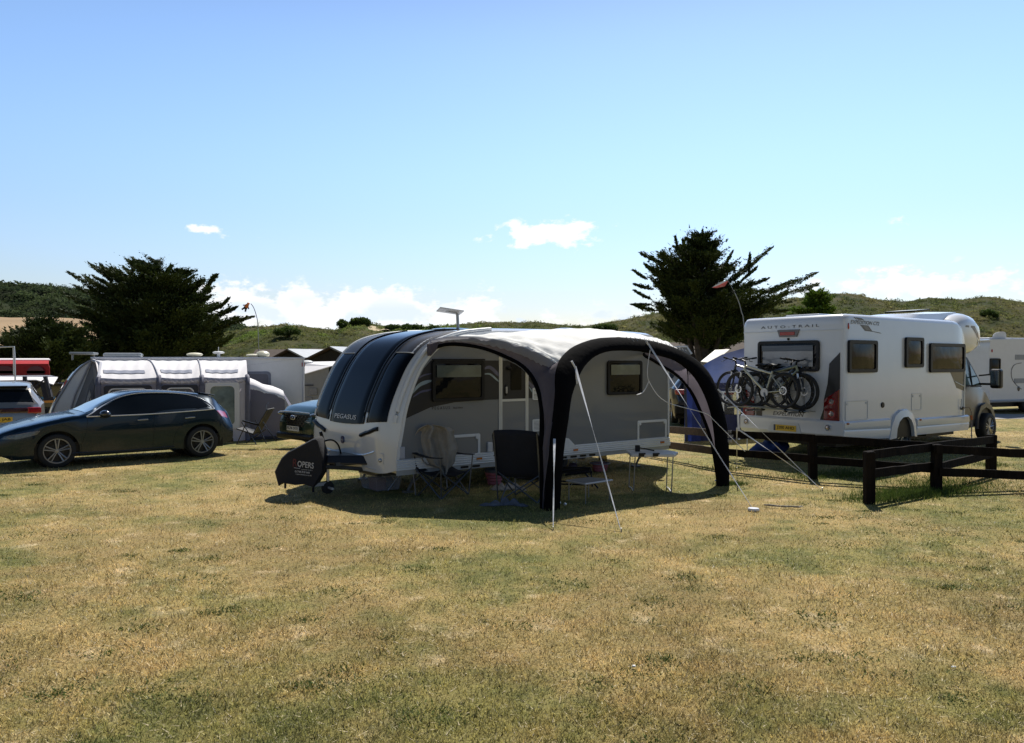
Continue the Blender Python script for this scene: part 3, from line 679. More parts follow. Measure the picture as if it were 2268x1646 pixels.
for u, v, du in ((.35, .35, .18), (.35, 1.95, .18), (5.35, .35, .2), (5.35, 1.95, .2)):
    mb = MB(); mb.tube([(u + du, v, .34), (u, v, .03)], .022, 5); mb.tube([(u + du + .16, v, .33), (u + du * .4, v, .14)], .014, 5); mb.box(u - .07, u + .07, v - .06, v + .06, -.0, .03)
    mb.build('corner_steady', mat('steady_grey', (.16, .165, .17), .5, .6), caravan)
# jockey wheel and clamp
mb = MB(); mb.tube([(-.70, .98, .12), (-.70, .98, .62)], .024, 10); mb.tube([(-.70, .98, .10), (-.70, .80, .10)], .02, 6)
jw = mb.build('jockey_wheel', CHROME, caravan, smooth=True)
mb = MB(); mb.lathe([(.0, .95), (.09, .955), (.10, .97), (.10, 1.0), (.09, 1.015), (0, 1.02)], (-.70, 0, .10), 'y', 20); mb.build('tyre', RUBBER, jw, smooth=True)
mb = MB(); mb.tube([(-.70, .98, .53), (-.80, .90, .55), (-.87, .88, .50)], .014, 6); mb.box(-.75, -.65, .93, 1.03, .47, .55); mb.build('clamp', mat('clamp_teal', (.12, .25, .28), .35, .5), jw, bevel=.006)
mb = MB(); mb.prism(rrect(-1.02, -.70, .135, .185, .02), 'y', .955, .965); mb.build('hitch_arm', mat('galvanised', (.42, .45, .50), .35, .5), caravan)
# handbrake lever and cable loop
mb = MB(); mb.tube([(-.58, 1.12, .50), (-.68, 1.14, .75), (-.71, 1.15, .86)], .011, 6); hb = mb.build('handbrake', CHROME, caravan, smooth=True)
mb = MB(); mb.tube([(-.70, 1.145, .80), (-.745, 1.155, .95)], .026, 8); mb.build('grip', BLACKP, hb, smooth=True)
mb = MB(); mb.tube(smooth_curve([(-.45, 1.05, .58), (-.50, 1.05, .74), (-.60, 1.06, .82), (-.74, 1.06, .80), (-.86, 1.07, .7)], 5), .014, 6); mb.build('cable', BLACKP, caravan, smooth=True)
# roof kit
mb = MB(); mb.ell((1.55, 1.0, 2.585), (.36, .36, .035), 18); mb.build('roof_light', mat('smoked_dome', (.02, .022, .03), .12, coat=.6), caravan, smooth=True)
mb = MB(); mb.ell((4.2, 1.1, 2.63), (.3, .3, .06), 18); mb.build('roof_light', mat('smoked_dome', (.02, .022, .03)), caravan, smooth=True)
mb = MB(); mb.tube([(1.5 + .0, -.012, 2.475), (2.2, -.012, 2.52), (5.0, -.012, 2.525)], .014, 6); mb.build('awning_rail', TRIM, caravan, smooth=True)
# corner rear lamp cluster
mb = MB(); mb.box(5.905, 5.94, .03, .10, .62, 1.15); mb.build('rear_lamp', mat('red_lens', (.35, .01, .01), .2, coat=.5), caravan, bevel=.01)
# ---- flat dish on a pole, standing behind the front roof
dish = thing('satellite_dish', 'flat white internet dish tilted on a grey pole above the silver caravan roof', 'dish', (VO[0] + .2, VO[1] + 1.9, 2.55))
pp = at(1015, 722, 13.2); pt = at(1013, 695, 13.2)
mb = MB(); mb.tube([(pp.x, pp.y, 2.50), (pt.x, pt.y, pt.z)], .026, 10); mb.build('pole', STEEL, dish, smooth=True, world=True)
c = at(997, 689, 13.2); ax = Vector((.20, .04, -.028)); ay = Vector((-.05, .17, -.02)); azv = ax.cross(ay).normalized() * .012
mb = MB(); mb.obox(c, ax, ay, azv); mb.build('panel', mat('dish_white', (.66, .66, .66), .35), dish, bevel=.02, world=True)
mb = MB(); mb.loft([[c + ax*a*.35 + ay*b*.35 - azv*1.0 for a, b in ((-1,-1),(1,-1),(1,1),(-1,1))], [pt + Vector((a*.03, b*.03, 0)) for a, b in ((-1,-1),(1,-1),(1,1),(-1,1))]]); mb.build('mount', mat('dish_grey', (.35, .35, .36), .4), dish, world=True)
# ---- hitch cover
cov = thing('hitch_cover', 'black fabric hitch cover with white printed lettering over the caravan drawbar', 'hitch cover', gp(680, 1090))
CF = mat('navy_black_fabric', (.010, .011, .017), .8, var=.3, bump=.3, bs=30)
out = [(615,1042),(630,1012),(645,998),(672,984),(700,969),(708,967),(713,972),(723,1012),(722,1042),(712,1058),(706,1070),(700,1076),(680,1069),(660,1071),(630,1066),(624,1073)]
Yc = 11.92; n_ = len(out); rings = []
for k, (dy, sc_) in enumerate(((-.20, .95), (-.16, 1.0), (-.05, 1.0), (.08, 1.0), (.18, .97), (.22, .86))):
    ring = []
    cx, cy = 678, 1030
    for i, (px, py) in enumerate(out):
        q = at(cx + (px - cx) * sc_, cy + (py - cy) * sc_, Yc); ring.append((q.x, Yc + dy + (.05 if 1 < k < 5 else .008) * math.sin(i * 1.9 + k), q.z))
    rings.append(ring)
mb = MB(); mb.loft(rings); mb.build('cover', CF, cov, smooth=True, world=True, ang=50)
def cover_text(s, px0, px1, py, hpx, m_, dz=0, sh=0, bold=0):
    a = at(px0, py, Yc - .235); b = at(px1, py + dz, Yc - .235)
    o = text(s, (a + b) / 2, b - a, (0, 0, 1), hpx / FPX * Yc, (b - a).length, m_, None, shear=sh, bold=bold); o.parent = cov
    M_ = minv(cov); o.data.transform(M_); return o
LW = mat('printed_white', (.50, .50, .52), .5, var=0); LR = mat('printed_red', (.09, .012, .016), .6, var=0)
cover_text('R', 648, 658, 1025, 17, LR, 0, .1, .02); cover_text('OPERS', 659, 695, 1027, 13, LW, 5, .1, .01)
mb = MB(); a = at(651, 1036, Yc-.237); b = at(664, 1038, Yc-.237); c = at(666, 1030, Yc-.237); mb.tube([a, b, c], .004, 4); mb.build('underline', LW, cov, world=True)
cover_text('CARAVAN WORLD', 667, 692, 1040, 2.0, LW, 2); cover_text('01748 818 666', 653, 686, 1044, 4.5, LW, 3, .1, .008); cover_text('ropersleisure.co.uk', 655, 690, 1050, 4, LW, 4, .1, .004)
mb = MB(); 
for px, y0, y1 in ((632, 1064, 1082), (694, 1070, 1090)):
    a, b = at(px, y0, Yc), at(px, y1, Yc); mb.tube([a, b], .018, 5)
mb.build('strap', CF, cov, world=True)
# ================================================================ air awning in the caravan's own frame
aw = thing('air_awning', 'inflatable canopy awning with black arch and cream roof fixed to the silver caravan', 'awning', (VO[0], VO[1], 0), VA)
U0 = 3.13                                   # middle of the arch along the caravan
CANV = mat('cream_canopy', (.90, .90, .88), .7, var=.05, vs=2, trans=.26, bump=.25, bs=9, stretch=(1, 2.2, 1))
GREYF = mat('grey_awning_fabric', (.16, .14, .165), .8, var=.12, vs=3, trans=.5, bump=.3, bs=12)
PINKF = GREYF
BLKF = mat('black_awning_fabric', (.0045, .0045, .0055), .9, spec=.05, var=.3, bump=.3, bs=14)
PIPE = mat('grey_piping', (.25, .25, .26), .6, var=.1)
def vlean(z): return -2.1 + .62 * (max(z, 0) / 2.4) ** 3
FO = [(1.89, .0), (1.89, .45), (1.89, .9), (1.84, 1.26), (1.80, 1.60), (1.72, 1.87), (1.55, 2.07), (1.29, 2.23), (.94, 2.34), (.48, 2.41), (0, 2.43)]
FI = [(1.62, .0), (1.61, .50), (1.59, .95), (1.55, 1.27), (1.47, 1.55), (1.36, 1.78), (1.19, 1.96), (.98, 2.07), (.67, 2.14), (.33, 2.20), (0, 2.215)]
NO = [(2.02, .0), (1.97, .50), (1.88, .95), (1.76, 1.36), (1.66, 1.66), (1.58, 1.86), (1.46, 2.03), (1.26, 2.17), (.98, 2.29), (.50, 2.40), (0, 2.43)]
NI = [(1.76, .0), (1.72, .50), (1.65, .88), (1.54, 1.21), (1.42, 1.51), (1.28, 1.70), (1.13, 1.86), (.93, 2.01), (.67, 2.13), (.36, 2.20), (0, 2.215)]
hwO = {-1: NO, 1: FO}; hwI = {-1: NI, 1: FI}
def arch(tab, sgn, t):
    tab = tab[sgn]
    k = t * (len(tab) - 1); i = min(int(k), len(tab) - 2); f = k - i
    c = [Vector((a, 0, b)) for a, b in tab]
    p0, p1, p2, p3 = c[max(i-1, 0)], c[i], c[i+1], c[min(i+2, len(c)-1)]
    p = .5 * ((2*p1) + (p2-p0)*f + (2*p0-5*p1+4*p2-p3)*f*f + (3*p1-p0-3*p2+p3)*f*f*f)
    return Vector((U0 + sgn * p.x, vlean(p.z), p.z))
rings = []
ts = [k / 24 for k in range(25)]
for sg, seq in ((-1, ts), (1, ts[::-1][1:])):
    for t in seq:
        o, i = arch(hwO, sg, t), arch(hwI, sg, t); th = .08
        m_ = (o + i) / 2; d = (o - i) / 2; ring = []
        for q in range(12):
            a = 2 * math.pi * q / 12; ca, sa = math.cos(a), math.sin(a)
            ring.append(m_ + d * (abs(ca) ** .7) * (1 if ca > 0 else -1) + Vector((0, th * sa, 0)))
        rings.append(ring)
mb = MB(); mb.loft(rings); arch_o = mb.build('front_arch', BLKF, aw, smooth=True, ang=60)
mb = MB()
for sg in (-1, 1):
    for v in (-2.02, -2.14): mb.ell((U0 + sg * 1.68, v, .07), (.022, .022, .022), 8); mb.ell((U0 + sg * 1.86, v, .07), (.022, .022, .022), 8)
mb.build('eyelet', CHROME, arch_o, smooth=True)
# printed warning panel on the far leg
lp = text('LOT SAFETY\nKEEP FIRE AWAY\nFROM FABRIC', (U0 + 1.77, -2.245, .82), (.98, 0, 0), (0, 0, 1), .20, .14, LW, aw, 'care_label')
# side edge curves (near = -1, far = +1)
SE = smooth_curve([(-2.58, 0, 2.24), (-2.33, -.18, 2.32), (-1.98, -.5, 2.27), (-1.74, -.85, 2.12), (-1.66, -1.2, 1.96), (-1.70, -1.52, 1.72), (-1.80, -1.78, 1.38), (-1.90, -1.90, .9), (-1.95, -1.97, .45), (-1.97, -2.0, .03)], 5)
CE = smooth_curve([(-2.58, 0, 2.36), (-2.30, -.25, 2.42), (-1.95, -.7, 2.38), (-1.68, -1.15, 2.26), (-1.50, -1.5, 2.10), (-1.42, -1.66, 1.98)], 9)
def se(sg, p): return Vector((U0 - sg * -1 * p.x if False else U0 + (p.x if sg < 0 else -p.x), p.y, p.z))
SEF = smooth_curve([(-2.45, 0, 2.24), (-1.92, -.15, 2.19), (-1.70, -.6, 2.07), (-1.62, -1.0, 1.93), (-1.54, -1.4, 1.75), (-1.53, -1.63, 1.52), (-1.56, -1.8, 1.20), (-1.62, -1.9, .9), (-1.70, -1.95, .55), (-1.76, -2.0, .03)], 5)
for sg in (-1, 1):
    A = [se(sg, p) for p in (SE if sg < 0 else SEF)]; B = []
    # upper partner: canopy edge, then down the arch's outer edge
    lower = [arch(hwO, sg, t) for t in [.62 - .62 * k / 20 for k in range(21)]]
    full = [se(sg, p) for p in CE] + lower
    L_ = [0]
    for a, b in zip(full, full[1:]): L_.append(L_[-1] + (b - a).length)
    LA = [0]
    for a, b in zip(A, A[1:]): LA.append(LA[-1] + (b - a).length)
    nS = 46; P = []
    for k in range(nS + 1):
        t = k / nS
        def samp(C, LL, d):
            for i in range(len(LL) - 1):
                if LL[i+1] >= d: f = (d - LL[i]) / max(1e-6, LL[i+1] - LL[i]); return C[i].lerp(C[i+1], f)
            return C[-1]
        a = samp(A, LA, t * LA[-1]); b = samp(full, L_, t * L_[-1]); row = []
        for j in range(9):
            f = j / 8; p = a.lerp(b, f)
            p = p + Vector((sg * .012 * math.sin(f * 9 + t * 31), 0, .008 * math.sin(t * 57 + f * 5) * (1 - abs(2*f-1))))
            row.append(p)
        P.append(row)
    mb = MB(); mb.grid(P); mb.build('side_panel', GREYF, aw, smooth=True, ang=180)
    mb = MB(); mb.tube([a + Vector((sg * .01, 0, -.01)) for a in A], .034, 8, sq=.8); eb = mb.build('side_border', BLKF, aw, smooth=True)
    mb = MB(); mb.tube([a + Vector((sg * .012, .015, -.040)) for a in A], .007, 5); mb.build('piping', PIPE, eb, smooth=True)
    mb = MB(); mb.tube([se(sg, Vector((-1.42, -1.62, 1.93))), se(sg, Vector((-1.66, -1.45, 1.74)))], .010, 5); mb.build('seam', BLKF, aw)
    # grey valance lump at the caravan corner
    mb = MB(); c0 = se(sg, Vector((-2.60, -.03, 2.25))); mb.loft([[c0 + Vector((dx, dy, dz)) for dx, dz in ((-.05, .06), (.10, .10), (.06, -.02), (-.04, -.12))] for dy in (.01, -.10)]); mb.build('corner_flap', GREYF, aw, smooth=True)
# canopy roof: from the rail to the arch crown
nP, nQ = 64, 26; P = []
LCE = [se(-1, p) for p in CE]; RCE = [se(1, p) for p in CE]
for i in range(nP + 1):
    p = i / nP; sgn = -1 if p < .5 else 1; h = abs(2 * p - 1)
    tt = .62 + .38 * (1 - h); front = arch(hwO, sgn, tt) + Vector((0, .0, .0))
    back = Vector((U0 + (p - .5) * 2 * 2.58, 0, 2.36 + .13 * (1 - h ** 4)))
    row = []
    for j in range(nQ + 1):
        q = j / nQ
        k = q * (len(CE) - 1); a = int(min(k, len(CE) - 2)); f = k - a
        el_ = LCE[a].lerp(LCE[a+1], f); er = RCE[a].lerp(RCE[a+1], f)
        base = el_.lerp(er, p)
        lin = back.lerp(front, q); w = h ** 1.7
        edge = el_ if sgn < 0 else er
        x = lin.lerp(Vector((edge.x + (back.x - el_.x if sgn < 0 else back.x - er.x) * 0, edge.y, edge.z)), w)
        z = x.z + .13 * math.sin(math.pi * q) * (1 - w)
        wr = 1.35 * (.010 * math.sin(q * 26 + p * 55 + 2 * math.sin(p * 9)) + .014 * math.sin(p * 120 + q * 9) * S(.25, .0, p) * S(.25, .6, q) + .007 * math.sin(p * 70 - q * 14)) * (.35 + .65 * h)
        row.append((x.x, x.y, z + wr))
    P.append(row)
mb = MB(); mb.grid(P); mb.build('canopy', CANV, aw, smooth=True, ang=180)
# grey eave band along the near edge of the canopy
for sg, CEE in ((-1, LCE), (1, RCE)):
    P = []
    for i, p in enumerate(CEE):
        t = i / (len(CEE) - 1); drop = .05 + .13 * t ** 1.2
        P.append([p + Vector((sg * .015 + (-sg) * .30 * t * .0, -.0, .012)), p + Vector((sg * .03, -.02, -drop * .5 + .01 * math.sin(i * 2.1))), p + Vector((sg * .02, -.01, -drop + .012 * math.sin(i * 2.9)))])
    mb = MB(); mb.grid(P); mb.build('eave', mat('pale_grey_fabric', (.36, .36, .40), .7, trans=.45, bump=.3, bs=14), aw, smooth=True, ang=180)
# crease lines gathered over the arch
mb = MB()
for k in range(16):
    t = .70 + .28 * k / 15; o = arch(hwO, 1, t); i = arch(hwI, 1, t); d = (o - i).normalized(); mb.tube([o + Vector((0, -.10, .004)), o - d * .03 + Vector((0, -.128, 0)), o - d * (.05 + .02 * (k % 3)) + Vector((.02, -.134, 0))], .0045, 4)
mb.build('gather_stitching', mat('stitch_grey', (.35, .34, .33), .7), aw)
# guy straps
STRAP = mat('white_webbing', (.62, .63, .66), .6, var=.15, vs=20)
def wl(px, py, v): u, z = plane(px, py, VO, VA, v); n = Vector((-math.sin(VA), math.cos(VA))); return Vector((VO[0] + math.cos(VA)*u + n.x*v, VO[1] + math.sin(VA)*u + n.y*v, z))
def strap(a, b, w=.012, sag=0.0, name='guy_strap'):
    pts = []
    for k in range(13):
        t = k / 12; p = a.lerp(b, t); p.z -= sag * 4 * t * (1 - t); pts.append(p)
    mb = MB(); d = (b - a).normalized(); sd = d.cross(Vector((0, 1, 0))).normalized(); fr = sd.cross(d).normalized(); rings = []
    for k, p in enumerate(pts):
        tw = k * .35; e = (sd * math.cos(tw) * .75 + fr * math.sin(tw) * .75 + sd * .25) * w; g = d.cross(e).normalized() * .0018
        rings.append([p - e - g, p + e - g, p + e + g, p - e + g])
    mb.loft(rings); return mb.build(name, STRAP, aw, world=True)
vA = vlean(1.95) - .13; vT = vlean(2.38) - .12; vM = vlean(1.5) - .13
sA = wl(1274, 812, vA)
strap(sA, gp(1376, 1179), .016)
strap(wl(1228, 972, -2.25), gp(1225, 1176), .017)
sT_ = wl(1436, 762, vT); strap(sT_, gp(1668, 1128), .015)
strap(wl(1590, 862, vM), gp(1821, 1087), .013)
strap(wl(1631, 948, -2.1), gp(1796, 1061), .013); strap(wl(1632, 950, -2.15), gp(1632, 1042), .012)
mb = MB(); hang = [wl(1440, 775, -2.0), wl(1434, 820, -2.0), wl(1440, 850, -2.0), wl(1475, 890, -2.05), wl(1560, 915, -2.1), wl(1585, 935, -2.15), wl(1650, 1000, -2.3)]
mb.tube(smooth_curve(hang, 5), .006, 5); mb.build('cord', STRAP, aw, smooth=True, world=True)
mb = MB(); hang = [wl(1437, 845, -2.0), wl(1425, 868, -2.0), wl(1410, 915 - 40, -2.0)]
mb.tube(smooth_curve(hang, 5), .007, 5); mb.build('cord', STRAP, aw, smooth=True, world=True)
mb = MB(); mb.tube([wl(1266, 800, vA), wl(1276, 818, vA - .02), wl(1277, 850, vA)], .016, 5); mb.tube([wl(1430, 752, vT), wl(1438, 772, vT)], .018, 5); mb.build('toggle', STRAP, aw, smooth=True, world=True)
pg = gp(1669, 1131)
mb = MB(); mb.lathe([(0, .045), (.07, .043), (.078, .03), (.078, .012), (.06, .0)], (pg.x, pg.y, tz(pg.x, pg.y)), 'z', 24); tag(mb.build('peg_cap', mat('peg_white', (.62, .64, .70), .4), None, smooth=True), 'round white peg cap lying at the foot of the centre guy strap', 'tent peg')
mb = MB()
for px, py in ((1376, 1179), (1225, 1176), (1821, 1087), (1796, 1061), (1632, 1042)):
    g = gp(px, py); mb.tube([g + Vector((0, 0, .05)), g + Vector((.01, .02, -.03))], .007, 5)
mb.build('peg', STEEL, aw, world=True)
# ================================================================ the white motorhome
HO, HA = (6.45, 15.10), .62
HW, HZ = 2.38, .11
mh = thing('motorhome', 'white coachbuilt motorhome with grey cab and bicycles hung on its rear', 'motorhome', (HO[0], HO[1], 0), HA)
def hp(px, py, v=0.0): return plane(px, py, HO, HA, v)
def hq(px, py, u=0.0): return crossplane(px, py, HO, HA, u)
MW = mat('motorhome_white', (.70, .71, .73), .24, coat=.6, var=.06, vs=1.3, bump=.12, bs=1.4)
MHT = mat('motorhome_trim', (.60, .62, .63), .3, var=.05)
BH = 4.95
# body shell: rounded section along u
def sec(u, z1=2.97, inset=0.0):
    i = inset; r = .10; pts = [(0 + i, .50), (0 + i, z1 - r)] + [(i + r - r*math.cos(R(a)), z1 - r + r*math.sin(R(a))) for a in (30, 60, 90)]
    pts += [(HW - i - r + r*math.sin(R(a)), z1 - r + r*math.cos(R(a))) for a in (0, 30, 60)] + [(HW - i, z1 - r), (HW - i, .50)]
    return [(u, y, z) for y, z in pts]
mb = MB()
rings = [sec(-.0, 2.80, .05), sec(.02, 2.92, .015), sec(.08, 2.965, 0.0), sec(.2, 2.98, 0), sec(4.4, 2.98, 0), sec(4.6, 2.97, 0), sec(4.8, 2.88, 0.0), sec(4.92, 2.7, .0), sec(4.97, 2.4, .0), sec(4.98, 2.3, 0)]
mb.loft(rings); mb.build('body', MW, mh, smooth=True, ang=45)
# seams on the rear face and the bumper skirt
mb = MB(); mb.box(-.012, .0, .02, HW - .02, 2.66, 2.675); mb.box(-.010, .0, .42, 2.30, .845, .862); mb.build('rear_seam', MHT, mh)
mb = MB()
sk = [(-.03, .88), (-.05, .84), (-.055, .60), (-.02, .55), (.0, .52), (.0, .88)]
mb.loft([[(x if k else x, y, z) for x, z in sk] for k, y in enumerate((-.03, .3, 1.2, 2.1, HW + .03))])
bump_ = mb.build('rear_bumper', MW, mh, bevel=.012)
# side skirts
mb = MB(); 
def skirt(u0, u1, zt0, zt1, zb0, zb1): mb.loft([[(u, -.005, zt), (u, -.045, zt - .03), (u, -.05, (zt+zb)/2 + .03), (u, -.035, (zt+zb)/2), (u, -.045, (zt+zb)/2 - .03), (u, -.02, zb), (u, .02, zb), (u, .02, zt)] for u, zt, zb in ((u0, zt0, zb0), (u1, zt1, zb1))])
skirt(-.03, 1.66, .87, .87, .54, .45); skirt(2.74, 5.1, .82, .80, .46, .45); mb.build('side_skirt', MW, mh, smooth=True, ang=35)
# wheel arch lip
arcp = [(1.63, .45), (1.70, .72), (1.84, .93), (2.05, 1.03), (2.33, 1.04), (2.53, .95), (2.66, .76), (2.72, .45)]
arci = [(1.84, .45), (1.87, .64), (1.96, .79), (2.10, .87), (2.30, .88), (2.44, .80), (2.53, .66), (2.57, .45)]
mb = MB(); rr = [[(a[0], -.004, a[1]), (a[0], -.05, a[1] - .02), (b[0], -.075, b[1]), (b[0], .06, b[1])] for a, b in zip([Vector((p[0], p[1], 0)) for p in arcp], [Vector((p[0], p[1], 0)) for p in arci])]
mb.loft(rr); mb.build('wheel_arch', MW, mh, smooth=True, ang=50)
mb = MB(); mb.prism(arci, 'y', -.006, .0); mb.build('arch_void', BLACKP, mh)
WA = mat('bright_alloy', (.50, .51, .52), .3, .8)
wheel(mh, (2.27, .12, .34 + HZ), .34, .22, style='open', rimcol=WA)
wheel(mh, (2.27, HW - .12, .34 + HZ), .34, .22, face=1, rimcol=WA)
wheel(mh, (6.33, .13, .34 + HZ), .34, .22, style='open', rimcol=WA)
wheel(mh, (6.33, HW - .2, .34 + HZ), .34, .22, face=1, rimcol=WA)
# side details
def hrect(p0, p1):
    a, b = hp(*p0), hp(*p1); return min(a[0], b[0]), max(a[0], b[0]), min(a[1], b[1]), max(a[1], b[1])
for p0, p1 in (((1876.5, 753), (1939, 825)), ((2003, 747), (2041.5, 814)), ((2057, 760), (2133, 824))):
    u0, u1, z0, z1 = hrect(p0, p1)
    if u0 < .12: u0 = .12
    w_ = van_window(mh, u0, u1, z0, z1, y=-.004, d=.05, fr=.07)
def hatch(u0, u1, z0, z1):
    mb = MB(); frame_ring(mb, rrect(u0, u1, z0, z1, .03), rrect(u0+.018, u1-.018, z0+.018, z1-.018, .02), 'y', -.001, -.008)
    for u in (u0 + .06, u1 - .06): mb.lathe([(0, -.012), (.02, -.012), (.022, -.001)], (u, 0, z1 - .06), 'y', 10)
    mb.build('locker_hatch', MHT, mh)
hatch(.06, .86, .88, 1.27); hatch(2.56, 2.98, .99, 1.36)
mb = MB(); mb.lathe([(0, -.02), (.055, -.018), (.06, -.001)], (1.41, 0, 1.15), 'y', 18); mb.build('filler_cap', BLACKP, mh, smooth=True)
mb = MB(); mb.prism([(4.26, 1.80), (4.42, 1.62), (4.56, 1.44), (4.93, 1.36), (4.93, 2.22), (4.85, 2.22), (4.78, 1.84)], 'y', -.004, -.001); mb.build('side_decal', mat('graphite_decal', (.045, .044, .043), .3, coat=.5), mh)
mb = MB(); mb.tube([(4.48, -.006, 1.58), (4.70, -.008, 1.52), (4.95, -.008, 1.46)], .012, 5); mb.build('decal_line', MHT, mh)
mb = MB(); mb.prism([(4.915, .48), (4.945, 1.2), (4.955, 1.6), (4.975, 2.3), (4.93, 2.3), (4.915, 1.6), (4.90, 1.2), (4.87, .48)], 'y', -.016, -.001); mb.build('door_pillar_trim', MHT, mh)
# graphic by the roof
DECW = mat('dark_decal', (.02, .021, .023), .35, coat=.4); GREYD = mat('mid_grey_decal', (.10, .10, .105), .35, coat=.4)
mb = MB(); mb.prism([(.40, 2.915), (.63, 2.90), (.72, 2.865), (.49, 2.87)], 'y', -.004, -.001); mb.prism([(.34, 2.92), (.37, 2.92), (.45, 2.87), (.42, 2.87)], 'y', -.004, -.001)
mb.prism([(.56, 2.775), (.86, 2.765), (1.00, 2.66), (1.36, 2.61), (1.30, 2.63), (.74, 2.655), (.70, 2.68)], 'y', -.004, -.001); mb.build('roof_decal', DECW, mh)
mb = MB(); mb.prism([(.66, 2.755), (.82, 2.75), (.95, 2.665), (.78, 2.67)], 'y', -.0055, -.0041); mb.build('decal_fill', GREYD, mh)
text('EXPEDITION C72', (.745, -.006, 2.818), (1, 0, -.01), (0, 0, 1), .075, 1.04, DECW, mh, shear=.25, bold=.012)
RED = mat('red_lens', (.35, .01, .01), .2)
mb = MB(); mb.ell((.15, -.008, 2.735), (.028, .012, .065), 10); mb.build('side_reflector', RED, mh, smooth=True)
for u, z in ((.08, .83), (2.86, .785)):
    mb = MB(); mb.ell((u, -.05, z), (.05, .02, .022), 10); mb.build('side_marker', AMBER, mh, smooth=True)
mb = MB(); mb.box(4.76, 4.86, -.03, -.001, .93, 1.0); mb.build('mains_socket', BLACKP, mh)
mb = MB(); mb.tube([(4.74, -.03, 1.18), (4.74, -.03, .97)], .012, 5); mb.build('socket_flap', MHT, mh)
# rear face: window, brake light, lamps, graphics, plate (u = 0 plane, v to the left)
def rear_ring(mb, v0, v1, z0, z1, fr, d):
    frame_ring(mb, rrect(v0, v1, z0, z1, .07), rrect(v0+fr, v1-fr, z0+fr, z1-fr, .05), 'x', -.004, -.004 - d)
v0, v1, z0, z1 = .51, 1.96, 1.84, 2.47
mb = MB(); rear_ring(mb, v0, v1, z0, z1, .055, .05); rw = mb.build('rear_window', BLACKP, mh, smooth=True, ang=40)
P = [[(-.03 - .03 * 16 * (a/14)*(1-a/14)*(b/10)*(1-b/10), v0 + .045 + (v1-v0-.09)*a/14, z0 + .045 + (z1-z0-.09)*b/10) for b in range(11)] for a in range(15)]
mb = MB(); mb.grid(P); mb.build('pane', DGLASS, rw, smooth=True, ang=180)
mb = MB(); mb.box(-.0635, -.0605, v0 + .12, v1 - .12, 2.26, z1 - .10); mb.build('blind', mat('pleated_blind', (.09, .11, .135), .4, var=.3, vs=30, stretch=(1, .05, 1)), rw)
mb = MB(); mb.box(-.0655, -.0605, v0 + .12, v1 - .14, z0 + .10, 2.255); mb.build('lower_blind', mat('silver_window_mat', (.17, .19, .21), .22, coat=.6, var=.5, vs=2.2, bump=.5, bs=3), rw)
mb = MB(); mb.prism([(1.49, 2.70), (.97, 2.70), (1.03, 2.55), (1.44, 2.55)], 'x', -.03, -.001); bl = mb.build('brake_light', mat('lamp_housing', (.16, .15, .15), .4), mh)
mb = MB(); mb.box(-.04, -.028, 1.07, 1.42, 2.585, 2.655); mb.build('lens', RED, bl, bevel=.008)
mb = MB(); mb.ell((-.01, 1.235, 2.505), (.02, .028, .028), 10); mb.build('camera_eye', BLACKP, mh, smooth=True)
text('A U T O - T R A I L', (-.006, 1.22, 2.765), (0, -1, 0), (0, 0, 1), .055, 1.38, DECW, mh, bold=.004)
text('EXPEDITION', (-.005, 1.235, .955), (0, -1, 0), (0, 0, 1), .085, .74, DECW, mh, shear=.3, bold=.012)
mb = MB(); mb.prism([(.075, 2.22), (.30, 2.00), (.335, 1.60), (.42, 1.1), (.50, .875), (.41, .875), (.41, 1.30), (.075, 1.505)], 'x', -.012, -.001); mb.build('lamp_surround', mat('surround_black', (.018, .018, .018), .4), mh)
mb = MB(); mb.prism([(.075, 1.50), (.405, 1.29), (.405, .875), (.075, .875)], 'x', -.035, -.001); rl = mb.build('rear_lamp', mat('deep_red_lens', (.18, .006, .008), .15, coat=.8), mh, bevel=.01)
LAMPC = mat('lamp_clear', (.55, .5, .5), .12, .7, var=.3, vs=40)
for z in (1.255, 1.01): 
    mb = MB(); mb.lathe([(0, -.05), (.05, -.045), (.055, -.034)], (0, .235, z), 'x', 18); mb.build('bulb', LAMPC, rl, smooth=True)
    mb = MB(); mb.lathe([(.06, -.038), (.075, -.042), (.08, -.034)], (0, .235, z), 'x', 20); mb.build('lamp_ring', RED, rl, smooth=True)
mb = MB(); mb.prism([(HW-.03, 1.48), (HW-.32, 1.28), (HW-.32, .875), (HW-.03, .875)], 'x', -.035, -.001); rl = mb.build('rear_lamp', mat('deep_red_lens', (.18, .006, .008)), mh, bevel=.01)
mb = MB(); mb.lathe([(0, -.05), (.05, -.045), (.055, -.034)], (0, HW - .17, 1.22), 'x', 18); mb.build('bulb', LAMPC, rl, smooth=True)
mb = MB(); mb.box(-.010, -.001, HW - .50, HW - .36, .875, 1.08); mb.build('lamp_tail', mat('surround_brown', (.06, .05, .04), .4), mh)
for v in (.29, 2.24):
    mb = MB(); mb.lathe([(0, -.085), (.035, -.08), (.045, -.05)], (0, v, .735), 'x', 18); mb.build('reflector', LAMPC, bump_, smooth=True)
    mb = MB(); mb.lathe([(.046, -.05), (.058, -.078), (.066, -.05)], (0, v, .735), 'x', 18); mb.build('reflector_rim', CHROME, bump_, smooth=True)
PLY = mat('yellow_plate', (.72, .46, .03), .35, var=.05); PLW = mat('white_plate', (.72, .72, .70), .35, var=.05)
mb = MB(); mb.prism([(1.70, .565), (1.60, .775), (.96, .775), (.88, .565)], 'x', -.062, -.050); rc = mb.build('plate_recess', MHT, bump_)
mb = MB(); mb.box(-.072, -.060, 1.005, 1.535, .60, .725); pl_ = mb.build('number_plate', PLY, bump_)
mb = MB(); mb.box(-.075, -.0725, 1.49, 1.534, .602, .723); mb.build('plate_band', mat('plate_blue', (.05, .06, .10), .5), pl_)
